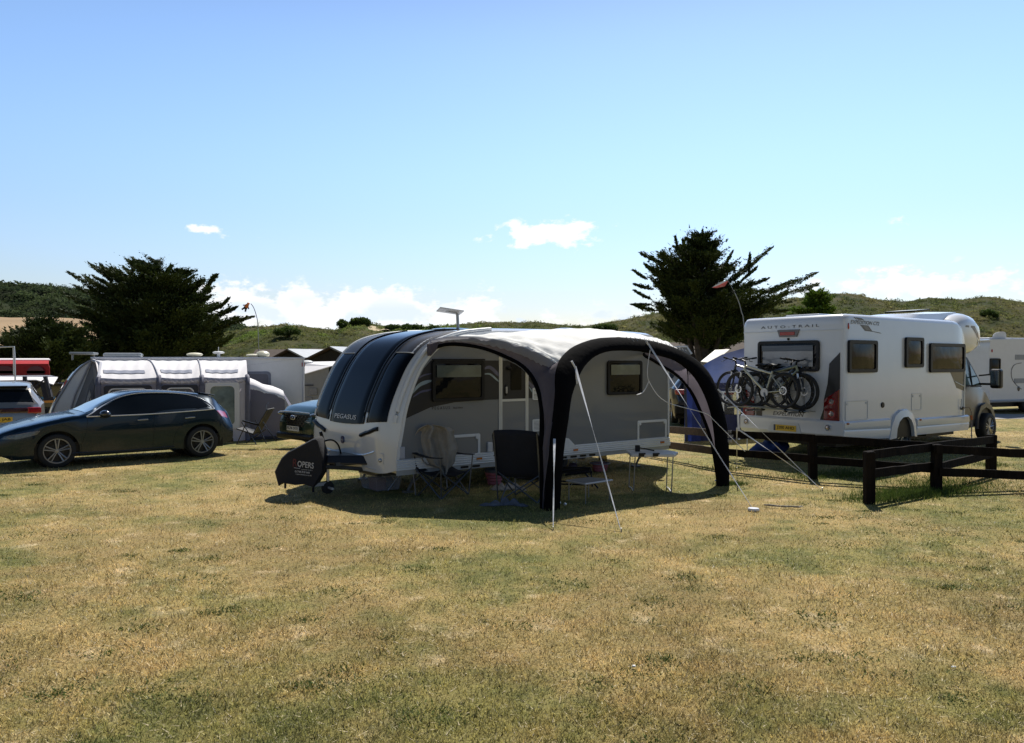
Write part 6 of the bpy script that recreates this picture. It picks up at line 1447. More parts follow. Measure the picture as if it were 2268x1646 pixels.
# roof: a swelling surface rising to the right behind the motorhome
P = []
for i in range(25):
    t = i / 24; px = 1535 + (1790 - 1535) * t
    top = np.interp(px, [1535, 1560, 1600, 1645, 1700, 1790], [838, 806, 785, 772, 764, 768])
    row = []
    for j in range(11):
        q = j / 10; py = top + (850 - top) * q ** .8
        row.append(bp(px, py, 1.9 * (1 - q) ** 1.2 + .03 * math.sin(t*30 + q*7)))
    P.append(row)
mb = MB(); mb.grid(P); mb.build('roof', BLUE, bt, world=True, smooth=True, ang=180)
mb = MB(); Q = []
for i in range(25):
    t = i / 24; px = 1518 + (1790 - 1518) * t; Q.append([bp(px, np.interp(px, [1518, 1545, 1600], [838, 846, 849]) + 0, .0), bp(px, 880, .05*math.sin(t*25)), bp(px, 905, .03*math.sin(t*31)), bp(px, 1000 - 12, 0)])
W_ = 272.0
def seg(p0, p1, y0, y1, m_, nm, dy=0.0):
    n = max(2, int((p1 - p0) / 6)); Q = []
    for i in range(n + 1):
        px = p0 + (p1 - p0) * i / n; Q.append([bp(px, y0 + (y1 - y0) * j / 6, dy + .03 * math.sin(px * .35 + j)) for j in range(7)])
    mb = MB(); mb.grid(Q); return mb.build(nm, m_, bt, world=True, smooth=True, ang=180)
seg(1516, 1552, 838, 984, mat('blue_curtain', (.020, .040, .20), .7, var=.5, vs=2.5, trans=.25, bump=.5, bs=5), 'door_curtain', -.1)
seg(1545, 1790, 848, 868, BLUE2, 'wall_band'); seg(1552, 1790, 918, 986, BLUE2, 'lower_wall'); seg(1640, 1790, 868, 918, BLUE2, 'wall_right')
FILM = glass('clear_film', (.80, .85, .90), .62, .08)
seg(1552, 1640, 868, 918, FILM, 'clear_window', -.02)
mb = MB(); mb.tube([bp(1601, 868, -.06), bp(1601, 918, -.06)], .03, 5); mb.tube([bp(1552, 868, -.06), bp(1640, 868, -.06)], .02, 5); mb.tube([bp(1552, 892, -.06), bp(1640, 894, -.06)], .018, 5); mb.tube([bp(1588, 875, -.06), bp(1612, 897, -.06)], .02, 5); mb.tube([bp(1614, 878, -.06), bp(1592, 902, -.06)], .02, 5)
mb.build('window_tape', TRIM, bt, world=True)
mb = MB(); mb.tube([bp(1517, 838, -.12), bp(1521, 985, -.12)], .035, 6); mb.build('pole', INK, bt, world=True, smooth=True)
mb = MB(); mb.tube([bp(1632, 852, -.1), bp(1637, 985, -.1)], .03, 6); mb.build('pole', TRIM, bt, world=True, smooth=True)
# table and bedding seen through the film
tb = thing('tent_table', 'pale camping table with a rolled pink sleeping bag inside the blue tent', 'table', bp(1580, 940, 1.0))
mb = MB(); a, b = bp(1556, 918, .9), bp(1605, 914, .9); mb.box(a.x, b.x, Yt + .6, Yt + 1.2, a.z - .03, a.z); mb.build('table_top', mat('pale_table', (.5, .48, .42), .6), tb, world=True)
for x in (a.x + .04, b.x - .04):
    mb = MB(); mb.tube([(x, Yt + .7, a.z), (x, Yt + .7, a.z - .6)], .015, 5); mb.build('leg', STEEL, tb, world=True)
sb = thing('sleeping_bag', 'crumpled pink and grey bedding bundle on the table in the blue tent', 'bedding', bp(1578, 910, .8))
mb = MB(); mb.ell(bp(1576, 907, .8), (.22, .16, .15), 14); mb.ell(bp(1585, 911, .85), (.14, .12, .10), 12); mb.build('bundle', mat('pink_bedding', (.45, .25, .32), .9, col2=(.2, .2, .28), vs=7, bump=.7, bs=10), sb, world=True, smooth=True)
bg_ = thing('blue_bag', 'slumped bright blue fabric bag under the fence rail by the motorhome', 'bag', gp(1705, 1003))
mb = MB(); c = gp(1708, 992, .16); mb.ell(c, (.34, .2, .17), 26); mb.ell(c + Vector((-.28, -.02, -.04)), (.14, .12, .12), 18); mb.v = [tuple(Vector(p) + (Vector(p) - c) * .55 * mn.noise(Vector(p) * 6.5)) for p in mb.v]; mb.build('bag_body', mat('bag_blue', (.012, .045, .20), .6, var=.4, vs=5, bump=.5, bs=12), bg_, world=True, smooth=True)
mb = MB(); mb.tube([gp(1655, 1005), gp(1655, 1005) + Vector((0, 0, .42))], .012, 5); mb.tube([gp(1655,1005) + Vector((-.08,0,.40)), gp(1655,1005) + Vector((.08,0,.40))], .012, 5)
tag(mb.build('tent_pole', TRIM, None), 'short white T topped tent pole standing behind the fence rail', 'pole')
# ---------------- raised-roof camper with slatted white panel, vehicles behind the arch
cv_ = thing('pop_top_camper', 'camper roof with a ribbed cream raised panel beside the blue tent', 'campervan', at(1560, 850, 24))
Yk = 24.0
def kp(px, py, dy=0.0): return at(px, py, Yk + dy)
mb = MB(); mb.loft([[kp(1530, 830, d), kp(1538, 808, d), kp(1556, 803, d), kp(1578, 806, d), kp(1588, 815, d), kp(1588, 900, d), kp(1530, 900, d)] for d in (0, 1.8)]); mb.build('body', mat('camper_grey', (.30, .31, .34), .3, coat=.5), cv_, world=True, smooth=True, ang=40)
mb = MB(); mb.loft([[kp(1552, 803, -.2), kp(1580, 806, -.2), kp(1616, 776, .9), kp(1584, 777, .9)], [kp(1552, 801, -.2), kp(1580, 804, -.2), kp(1616, 774, .9), kp(1584, 775, .9)]]); pn = mb.build('raised_panel', mat('panel_cream', (.40, .39, .32), .5), cv_, world=True)
for k in range(9):
    t = (k + 1) / 10; mb = MB(); mb.tube([kp(1552 + 28*t, 801 + 2.6*t, -.22), kp(1584 + 32*t, 774.5, .88)], .012, 4); mb.build('panel_rib', mat('rib_grey', (.32, .32, .28), .5), pn, world=True)
mb = MB(); mb.tube([kp(1581, 805, -.25), kp(1617, 775, .85)], .05, 5); mb.build('dark_edge', BLACKP, pn, world=True)
cc_ = thing('white_campervan', 'white campervan with open roof vent just visible above the awning arch', 'campervan', at(1515, 850, 29))
Ym = 29.0
mb = MB(); mb.loft([[at(px, py, Ym + d) for px, py in ((1440, 900), (1440, 785), (1500, 783), (1532, 790), (1548, 850), (1552, 900))] for d in (0, 2.0)]); mb.build('body', mat('camper_white', (.55, .57, .60), .25, coat=.7), cc_, world=True, bevel=.05)
mb = MB(); mb.loft([[at(px, py, Ym + d) for px, py in ((1492, 770), (1521, 768), (1531, 784), (1528, 787), (1494, 787))] for d in (.3, 1.0)]); mb.build('roof_vent', mat('smoke_box', (.16, .17, .18), .3), cc_, world=True, bevel=.02)
mb = MB(); mb.tube([at(1490, 769, Ym + .25), at(1521, 767.5, Ym + .25), at(1532, 784, Ym + .25)], .035, 5); mb.build('vent_trim', TRIM, cc_, world=True)
mb = MB(); mb.box(at(1478, 0, Ym).x, at(1520, 0, Ym).x, Ym - .02, Ym + .01, at(0, 838, Ym).z, at(0, 800, Ym).z); mb.build('side_window', mat('sky_glass', (.05, .07, .09)), cc_, world=True)
# ---------------- wooden post and rail fences
WOOD = mat('weathered_wood', (.016, .012, .010), .9, spec=.1, col2=(.006, .005, .005), vs=9, bump=.7, bs=30, stretch=(1, 1, .15), detail=6)
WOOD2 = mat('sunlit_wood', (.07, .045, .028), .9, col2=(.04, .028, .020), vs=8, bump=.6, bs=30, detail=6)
def post(par, p, h, w=.065, m_=WOOD):
    mb = MB(); g = random.Random(int(p.x * 100)); tilt = Vector((g.uniform(-.015, .015), g.uniform(-.015, .015), 0)); rings = []
    for k, z in enumerate((-.25, 0, h * .4, h * .8, h - .015, h)):
        s = w * (1.05 - .04 * k / 5) * (.9 if k == 5 else 1); c = p + tilt * z + Vector((0, 0, z)); rings.append([c + Vector((a * s + g.uniform(-.004, .004), b * s + g.uniform(-.004, .004), 0)) for a, b in ((-1, -.8), (-.8, -1), (.8, -1), (1, -.8), (1, .8), (.8, 1), (-.8, 1), (-1, .8))])
    mb.loft(rings); return mb.build('post', m_, par, world=True)
def rail(par, a, b, h=.065, t=.02, m_=WOOD):
    d = (b - a).normalized(); sd = d.cross(Vector((0, 0, 1))).normalized(); mb = MB(); rings = []; g = random.Random(int(a.x * 77))
    for k in range(9):
        c = a.lerp(b, k / 8) + Vector((0, 0, g.uniform(-.006, .006))); up = Vector((0, 0, h * (1 + g.uniform(-.06, .06))))
        rings.append([c - sd * t - up, c + sd * t - up, c + sd * t + up, c - sd * t + up])
    mb.loft(rings); return mb.build('rail', m_, par, world=True)
# near fence: corner post, middle post, running off to the right
P1, P2 = gp(1925, 1115), gp(2073, 1088); P3 = gp(2195, 1036, .1); 
nf = thing('post_rail_fence', 'dark weathered two rail fence nearest the camera at right, running out of the frame', 'fence', P1)
h1 = .93
def top_at(px, py, base): # height on a post from a pixel
    return at(px, py, base.y).z
post(nf, P1, at(0, 1000, P1.y).z); post(nf, P2, at(0, 984, P2.y).z)
z1a, z1b = at(0, 1008, P1.y).z - .03, at(0, 990, P2.y).z - .03
off = Vector((0, -.08, 0))
rail(nf, Vector((P1.x, P1.y + .08, at(0, 1010, P1.y).z)), Vector((P2.x, P2.y + .08, at(0, 986, P2.y).z - .04)))
rail(nf, Vector((P1.x, P1.y + .08, at(0, 1052, P1.y).z)), Vector((P2.x, P2.y + .08, at(0, 1034, P2.y).z)))
E1 = at(2330, 0, P2.y + .35); E1 = Vector((E1.x, P2.y + .2, 0)); 
rail(nf, Vector((P2.x - .05, P2.y - .08, at(0, 987, P2.y).z - .05)), Vector((E1.x, E1.y, at(2330, 1004, E1.y).z - .03)))
rail(nf, Vector((P2.x, P2.y - .08, at(0, 1038, P2.y).z - .04)), Vector((E1.x, E1.y, at(2330, 1055, E1.y).z)))
post(nf, Vector((E1.x + .05, E1.y + .1, 0)), .85)
# far fence: past the tent, behind the awning leg and in front of the motorhome
ff = thing('post_rail_fence', 'two rail wooden fence running behind the awning leg and past the motorhome', 'fence', gp(1800, 1062))
Q0, Q1, Q2, Q3 = gp(1437, 985, .0), gp(1610, 1035), gp(1800, 1062), gp(2000, 1062)
Q4 = P3
post(ff, Q2, at(0, 968, Q2.y).z + .02); post(ff, Vector((Q4.x, Q4.y, .1)), at(0, 963, Q4.y).z - .1, .07, WOOD)
pA = gp(1598, 1040); post(ff, Vector((pA.x, pA.y, 0)), at(0, 952, pA.y).z)
hl = Vector((at(1430, 0, 17).x, 17.0, 0)); hm = Vector((pA.x, pA.y, 0))
rail(ff, Vector((hl.x, hl.y, at(0, 948, 17).z - .0)), Vector((hm.x, hm.y - .05, at(0, 960, hm.y).z)), .07, .02, WOOD2)
rail(ff, Vector((hl.x, hl.y, at(0, 980, 17).z)), Vector((hm.x, hm.y - .05, at(0, 1000, hm.y).z)), .07, .02, WOOD2)
rail(ff, Vector((hm.x, hm.y - .06, at(0, 960, hm.y).z)), Vector((Q2.x, Q2.y - .08, at(0, 970, Q2.y).z)))
rail(ff, Vector((hm.x, hm.y - .06, at(0, 1000, hm.y).z)), Vector((Q2.x, Q2.y - .08, at(0, 1016, Q2.y).z)))
e = Vector((P2.x + .1, P2.y + .32, 0))
rail(ff, Vector((Q2.x, Q2.y - .08, at(0, 971, Q2.y).z)), Vector((e.x, e.y, at(0, 986, e.y).z - .02)))
rail(ff, Vector((Q2.x, Q2.y - .08, at(0, 1018, Q2.y).z)), Vector((e.x, e.y, at(0, 1036, e.y).z - .02)))
rail(ff, Vector((P2.x, P2.y + .1, at(0, 986, P2.y).z - .03)), Vector((Q4.x, Q4.y - .05, at(0, 973, Q4.y).z)))
rail(ff, Vector((P2.x, P2.y + .1, at(0, 1036, P2.y).z - .03)), Vector((Q4.x, Q4.y - .05, at(0, 1004, Q4.y).z)))
# ================================================================ trees
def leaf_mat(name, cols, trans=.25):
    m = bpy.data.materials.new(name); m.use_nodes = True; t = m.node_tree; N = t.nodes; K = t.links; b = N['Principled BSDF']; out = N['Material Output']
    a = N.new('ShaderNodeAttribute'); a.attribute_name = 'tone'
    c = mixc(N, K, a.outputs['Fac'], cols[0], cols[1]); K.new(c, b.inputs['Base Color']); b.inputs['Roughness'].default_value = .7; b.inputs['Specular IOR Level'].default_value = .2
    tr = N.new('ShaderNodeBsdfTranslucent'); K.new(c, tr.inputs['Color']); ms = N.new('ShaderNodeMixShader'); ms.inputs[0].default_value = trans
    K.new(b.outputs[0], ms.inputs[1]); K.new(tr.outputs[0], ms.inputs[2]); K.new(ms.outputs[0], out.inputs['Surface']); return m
CYP = leaf_mat('cypress_leaf', [(.012, .020, .007), (.06, .085, .018)], .12)
CYPB = leaf_mat('bright_conifer_leaf', [(.05, .085, .015), (.16, .26, .03)])
BUSH = leaf_mat('bush_leaf', [(.045, .07, .016), (.13, .19, .035)])
BARK = mat('bark', (.075, .058, .045), .95, var=.5, vs=6, bump=.8, bs=12)
def plume_tris(C, D, Ln, Wd, ntri, ts):
    """C start points, D unit directions, Ln length, Wd width -> flattened spray of small triangles"""
    n = len(C); Tt = rng.random((n, ntri)) ** .8; up = np.array([0, 0, 1.0])
    sd = np.cross(D, up); sd /= np.maximum(1e-6, np.linalg.norm(sd, axis=1))[:, None]; nn = np.cross(sd, D)
    w = Wd[:, None] * (np.sin(np.pi * np.clip(Tt * .85 + .12, 0, 1)) ** .7)
    a = rng.normal(0, .36, (n, ntri)) * w; bb = rng.normal(0, .13, (n, ntri)) * w
    lift = (Tt ** 2) * (Ln * .14)[:, None]
    P = C[:, None] + D[:, None] * (Tt * Ln[:, None])[..., None] + sd[:, None] * a[..., None] + nn[:, None] * bb[..., None]; P[..., 2] += lift
    P = P.reshape(-1, 3); m_ = len(P); s = ts * (.6 + .8 * rng.random(m_))[:, None]
    Dr = np.repeat(D, ntri, 0); Sr = np.repeat(sd, ntri, 0)
    f1 = Dr + rng.normal(0, .45, (m_, 3)); e2 = Sr * rng.choice([-1, 1], m_)[:, None] * .55 + rng.normal(0, .35, (m_, 3))
    V = np.stack([P - f1 * s * .4 - e2 * s * .35, P - f1 * s * .3 + e2 * s * .5, P + f1 * s * .9], 1)
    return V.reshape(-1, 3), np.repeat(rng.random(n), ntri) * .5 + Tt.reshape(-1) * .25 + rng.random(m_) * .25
def cypress(name, label, base, sil, Y, zb, leaf, spikes=(), nlimb=150, depth=.85, ts=.08, group=None, trunks=5, ntri=1100, lean=.45, fill=1.0):
    """sil: (row px, left px, right px) of the crown outline; limbs leave the trunk and carry flat layered sprays out to that outline"""
    t = thing(name, label, 'tree', base, 0, group)
    rows = sorted((at(0, py, Y).z, at(xl, 0, Y).x, at(xr, 0, Y).x) for py, xl, xr in sil)
    zs = np.array([r[0] for r in rows]); xl = np.array([r[1] for r in rows]); xr = np.array([r[2] for r in rows]); bx, by = base[0], base[1]
    z0, z1 = zs[0], zs[-1]; Vs = []; Ts = []; g = random.Random(int(abs(base[0]) * 10)); wood = MB()
    def limb(o, tip, n, wid, bow=.12, wood_r=.05):
        o = np.array(o, float); tip = np.array(tip, float); d = tip - o; ln = np.linalg.norm(d)
        mid = o + d * .5; mid[2] -= ln * bow
        f = np.clip(rng.beta(1.6, 1.15, n), 0, 1)[:, None]
        C = o * (1 - f) ** 2 + 2 * mid * f * (1 - f) + tip * f ** 2
        D = 2 * (1 - f) * (mid - o) + 2 * f * (tip - mid); D /= np.linalg.norm(D, axis=1)[:, None]
        up = np.array([0, 0, 1.0]); sd = np.cross(D, up); sd /= np.maximum(1e-6, np.linalg.norm(sd, axis=1))[:, None]
        w = wid * np.sin(np.pi * np.clip(.18 + .80 * f, 0, 1)) ** .8 + .03
        # clumps along the limb: side twigs sweep forward
        tw = np.round(f * 9 + rng.normal(0, .25, (n, 1))) / 9; ph = np.sin(tw * 53.1 + ln * 7)
        lat = rng.normal(0, .5, (n, 1)) * w * (1 + .5 * ph); C = C + sd * lat + D * np.abs(lat) * .75 + up * (rng.normal(0, .16, (n, 1)) * w + np.abs(lat) * .18)
        s_ = ts * (.6 + .8 * rng.random((n, 1))); f1 = D + sd * np.sign(lat) * .5 + rng.normal(0, .4, (n, 3)); e2 = rng.normal(0, .5, (n, 3))
        Vs.append(np.stack([C - f1 * s_ * .4 - e2 * s_ * .6, C - f1 * s_ * .3 + e2 * s_ * .6, C + f1 * s_ * .9], 1).reshape(-1, 3))
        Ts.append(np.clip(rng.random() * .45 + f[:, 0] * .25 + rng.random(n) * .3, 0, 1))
        if wood_r: wood.tube([Vector(o) - Vector(base), Vector(mid) - Vector(base), Vector(o * .06 + mid * .34 + tip * .6) - Vector(base)], [wood_r, wood_r * .6, wood_r * .25], 5)
    H = z1 - z0
    for k in range(nlimb):
        u = rng.random(); z = z0 + H * (round(u ** .78 * 11) + rng.normal(0, .16)) / 11; a = k * 2.399 + rng.normal(0, .2)
        L_ = bx - np.interp(z, zs, xl); R_ = np.interp(z, zs, xr) - bx; sc_ = .74 + .28 * rng.random()
        if rng.random() < .42: sc_ *= .72
        e = (R_ if math.cos(a) > 0 else L_) * math.cos(a) * sc_; dy = (L_ + R_) / 2 * depth * math.sin(a) * sc_; rr = math.hypot(e, dy)
        tip = (bx + e, by + dy, z); oz = max(zb + .6, z - rr * lean - .2)
        limb((bx + .25 * e * .4, by + .25 * dy * .4, oz), tip, int(ntri * (.5 + rr / 4.5) * fill), .33 + .14 * rr, wood_r=.05)
    for (x0, y0, x1, y1) in spikes:
        a, b = at(x0, y0, Y), at(x1, y1, Y); jy = rng.normal(0, .5); a.y += jy; b.y += jy; limb(a, b, int(ntri * .55), (b - a).length * .20, .06, .03)
    V = np.concatenate(Vs) - np.array(base); o = np_tris('crown', V, leaf, np.clip(np.concatenate(Ts), 0, 1)); o.parent = t
    for k in range(trunks):
        a = 2 * math.pi * k / trunks + .4; sp = .35 + .4 * g.random(); pts = [Vector((.16*math.cos(a), .16*math.sin(a), -.3))]
        for q in range(1, 7):
            f = q / 6; pts.append(Vector((.2*math.cos(a) + math.cos(a) * sp * f * (xr.max()-xl.min()) * .30, .2*math.sin(a) + math.sin(a) * sp * f * 1.8, (z1 - zb) * .66 * f ** .8 + g.uniform(-.1, .1))))
        wood.tube(pts, [.20 * (1 - .85 * i / 6) for i in range(7)], 7)
    wood.tube([(0, 0, -.4), (.05, 0, (z1-zb) * .3), (-.1, .1, (z1-zb) * .8)], [.34, .26, .07], 9)
    wood.build('trunk', BARK, t, smooth=True, ang=60)
    return t
YL = 42.0; bL = at(352, 0, YL); 
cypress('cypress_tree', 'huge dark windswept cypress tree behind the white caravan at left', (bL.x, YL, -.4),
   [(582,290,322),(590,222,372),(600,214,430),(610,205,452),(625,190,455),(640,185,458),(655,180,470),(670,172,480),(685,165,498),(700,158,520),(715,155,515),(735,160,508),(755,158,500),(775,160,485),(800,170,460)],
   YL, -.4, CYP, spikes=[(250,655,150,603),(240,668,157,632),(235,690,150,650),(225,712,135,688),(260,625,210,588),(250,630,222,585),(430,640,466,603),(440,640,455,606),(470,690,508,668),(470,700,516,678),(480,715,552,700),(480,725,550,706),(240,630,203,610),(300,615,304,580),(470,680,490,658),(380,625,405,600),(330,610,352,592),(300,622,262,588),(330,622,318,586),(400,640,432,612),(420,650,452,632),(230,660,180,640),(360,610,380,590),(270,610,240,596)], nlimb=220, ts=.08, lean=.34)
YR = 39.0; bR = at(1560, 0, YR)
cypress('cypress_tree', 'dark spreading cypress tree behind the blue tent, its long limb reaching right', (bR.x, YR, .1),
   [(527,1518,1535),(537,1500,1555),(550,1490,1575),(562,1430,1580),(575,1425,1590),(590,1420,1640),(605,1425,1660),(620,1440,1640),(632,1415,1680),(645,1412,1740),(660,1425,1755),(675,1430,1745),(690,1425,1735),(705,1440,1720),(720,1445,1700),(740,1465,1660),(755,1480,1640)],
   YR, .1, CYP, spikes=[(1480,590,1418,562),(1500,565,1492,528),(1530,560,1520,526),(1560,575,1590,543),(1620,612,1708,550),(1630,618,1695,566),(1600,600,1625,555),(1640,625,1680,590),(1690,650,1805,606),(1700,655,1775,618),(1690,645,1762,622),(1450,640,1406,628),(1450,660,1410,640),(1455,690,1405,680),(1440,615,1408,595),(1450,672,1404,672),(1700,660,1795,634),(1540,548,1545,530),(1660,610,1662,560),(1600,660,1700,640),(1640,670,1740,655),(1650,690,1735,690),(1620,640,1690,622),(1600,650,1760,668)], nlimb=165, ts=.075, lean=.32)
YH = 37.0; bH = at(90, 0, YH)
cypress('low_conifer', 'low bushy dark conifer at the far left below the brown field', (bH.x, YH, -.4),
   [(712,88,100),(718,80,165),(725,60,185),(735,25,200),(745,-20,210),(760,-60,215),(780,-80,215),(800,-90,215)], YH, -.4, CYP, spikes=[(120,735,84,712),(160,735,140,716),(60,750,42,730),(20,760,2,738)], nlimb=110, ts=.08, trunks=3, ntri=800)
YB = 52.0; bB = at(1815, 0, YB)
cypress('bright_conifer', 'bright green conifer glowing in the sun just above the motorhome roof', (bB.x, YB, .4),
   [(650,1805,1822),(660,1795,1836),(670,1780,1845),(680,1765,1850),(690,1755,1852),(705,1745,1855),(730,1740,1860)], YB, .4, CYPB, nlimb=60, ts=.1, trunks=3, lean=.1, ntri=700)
# round dune bushes
def bush(px, py, w, h, Y, label, leaf=BUSH, n=3200, nm='dune_bush'):
    c = at(px, py, Y); t = thing(nm, label, 'bush', (c.x, Y, c.z - .3), 0, 'bushes on the dune skyline')
    nb = 9; V = []; T = []
    for k in range(nb):
        a = rng.random() * 6.28; r = rng.random() ** .5; cc = np.array([math.cos(a) * r * w * .6, math.sin(a) * r * w * .5, .1 + h * .55 * rng.random() * (1 - r * .6)]); m_ = n // nb
        d = rng.normal(size=(m_, 3)); d /= np.linalg.norm(d, axis=1)[:, None]; d[:, 2] = np.abs(d[:, 2]); P = cc + d * np.array([w * .42, w * .4, h * .5]) * (.75 + .3 * rng.random((m_, 1)))
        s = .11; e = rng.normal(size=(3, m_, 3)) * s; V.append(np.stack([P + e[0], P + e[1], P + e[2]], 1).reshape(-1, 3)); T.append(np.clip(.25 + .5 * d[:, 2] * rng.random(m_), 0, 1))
    o = np_tris('foliage', np.concatenate(V), leaf, np.concatenate(T)); o.parent = t
    mb = MB(); mb.tube([(0, 0, -.5), (.05, 0, .25), (.2, .1, h * .5)], [.1, .08, .03], 6); mb.build('stem', BARK, t)
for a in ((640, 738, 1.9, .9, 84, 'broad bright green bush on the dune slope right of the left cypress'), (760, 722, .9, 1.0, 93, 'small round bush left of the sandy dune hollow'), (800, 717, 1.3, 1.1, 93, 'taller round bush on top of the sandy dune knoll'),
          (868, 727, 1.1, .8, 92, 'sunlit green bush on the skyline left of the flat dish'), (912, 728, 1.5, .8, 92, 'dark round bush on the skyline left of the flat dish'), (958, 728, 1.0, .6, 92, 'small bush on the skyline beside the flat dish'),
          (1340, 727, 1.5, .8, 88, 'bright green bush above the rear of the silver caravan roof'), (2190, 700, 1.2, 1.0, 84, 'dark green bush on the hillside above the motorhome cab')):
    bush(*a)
# sand showing on the knoll
mb = MB(); c = at(815, 722, 90)
P = [[(c.x + (i - 6) * .42, 90 + j * .5, c.z - .5 + .55 * math.sin(math.pi * i / 12) * (j / 5) + .1 * math.sin(i * 1.3)) for j in range(6)] for i in range(13)]
mb.grid(P); tag(mb.build('sand', mat('dune_sand', (.52, .42, .27), .95, var=.15, vs=2), smooth=True), kind='structure')
# ---------------- chalets behind the pitches
SHG = mat('brown_shingle', (.085, .06, .045), .9, var=.35, vs=4, bump=.4, bs=20); SHP = mat('lit_slope_grey', (.30, .32, .34), .4, coat=.1, var=.2, vs=2); DARKW = mat('dark_boarding', (.018, .016, .015), .8, var=.3)  # grey roof is for a lit slope, sunlight put into its colour
def chalet(px, pyr, wpx, Y, rz, label, roof=SHG, L=9, W=5.5, zb=-.4):
    c = at(px, 0, Y); zr = at(0, pyr, Y).z - zb; t = thing('holiday_chalet', label, 'chalet', (c.x, Y, zb), rz, 'chalets between the pitches and the dunes')
    e = zr - 1.15
    mb = MB(); mb.prism([(-W/2, 0), (-W/2, e), (0, zr - .08), (W/2, e), (W/2, 0)], 'x', 0, L); mb.build('wall', DARKW, t)
    for s, rm in ((-1, roof), (1, SHG)):
        mb = MB(); mb.loft([[(x, 0, zr), (x, s * (W/2 + .35), e - .15), (x, s * (W/2 + .35), e - .05), (x, 0, zr + .1)] for x in (-.35, L + .35)]); mb.build('roof', rm, t)
    mb = MB(); 
    for x in (1.2, 4.2, 7.0): 
        mb = MB(); mb.box(x, x + 1.3, -W/2 - .04, -W/2 + .02, .9, e - .3); mb.build('window', mat('sky_glass', (.05, .07, .09)), t)
    return t
chalet(575, 777, 0, 54, .05, 'long brown roofed chalet behind the roof domes of the white caravan', L=6, zb=-.4)
chalet(642, 776, 0, 50, 1.15, 'black gabled chalet with a pale sloping roof right of the cream domes', roof=SHP, L=7)
chalet(735, 771, 0, 47, 1.25, 'black gabled chalet with pale roof touching the front of the silver caravan', roof=SHP, L=7)
chalet(690, 775, 0, 62, .1, 'brown roofed chalet standing behind the two black gabled ones', L=9)
chalet(1480, 762, 0, 52, .15, 'brown roofed chalet seen beneath the right cypress above the arch', L=5)
chalet(1600, 758, 0, 56, .1, 'brown roofed chalet seen beneath the right cypress beside the motorhome', L=6)
chalet(2246, 752, 0, 46, .2, 'dark roofed chalet above the white caravan at the right edge', L=7, zb=.2)
# ---------------- kites on flexible poles
def pole_thing(nm, label, pts, r, Y, cat='pole'):
    t = thing(nm, label, cat, at(*pts[-1], Y)); mb = MB(); mb.tube(smooth_curve([at(*p, Y) for p in pts], 6), r, 6); mb.build('pole', mat('pole_grey', (.30, .32, .34), .4), t, world=True, smooth=True); return t
k1 = pole_thing('wind_toy', 'small orange and black figure shaped wind toy flying beside the left cypress', [(556,673),(562,682),(568,700),(571,722),(574,800)], .02, 40, 'wind toy')
c = at(545, 680, 40); ux = Vector((.42, 0, .62)).normalized() * .82; vx = Vector((.62, 0, -.42)).normalized() * .82
mb = MB(); mb.loft([[c + ux*q + vx*w*math.cos(R(a)) + Vector((0, .10*math.sin(R(a)), 0)) for a in range(0, 360, 45)] for q, w in ((-.02, .12), (.06, .14), (.15, .11), (.19, .07), (.25, .08), (.31, .06))]); mb.build('orange_body', mat('toy_orange', (.62, .16, .03), .6), k1, world=True, smooth=True)
mb = MB()
mb.loft([[c + ux*q + vx*w*math.cos(R(a)) + Vector((0, .10*math.sin(R(a)), 0)) for a in range(0, 360, 45)] for q, w in ((-.16, .12), (-.03, .13))])
for s in (-1, 1): mb.tube([c - ux*.13 + vx*.07*s, c - ux*.28 + vx*.13*s], .045, 6)
for s in (-1, 1): mb.tube([c + ux*.06 + vx*.12*s, c - ux*.02 + vx*.22*s], .03, 6)
mb.build('dark_legs', mat('toy_black', (.02, .02, .025), .6), k1, world=True, smooth=True)
mb = MB(); mb.tube([c + ux*.3, at(556, 674, 40)], .005, 4); mb.build('line', TRIM, k1, world=True)
k2 = pole_thing('kite', 'red and white kite flying in front of the right cypress on a thin bending pole', [(1628,650),(1636,668),(1642,690),(1647,712),(1652,800)], .018, 30, 'kite')
mb = MB(); mb.add([at(1577, 637, 30), at(1592, 630, 30), at(1613, 622, 30), at(1606, 634, 30), at(1588, 638, 30)], [(0, 1, 2, 3, 4)]); mb.build('sail', mat('kite_red', (.55, .05, .05), .6, col2=(.6, .25, .2), vs=8), k2, world=True, solid=.01)
mb = MB(); mb.add([at(1577, 637, 29.97), at(1595, 625, 29.97), at(1614, 620, 29.97), at(1594, 631, 29.97)], [(0, 1, 2, 3)]); mb.build('white_panel', TRIM, k2, world=True, solid=.01)
mb = MB(); mb.tube([at(1613, 622, 30), at(1628, 650, 30)], .004, 4); mb.build('line', TRIM, k2, world=True)
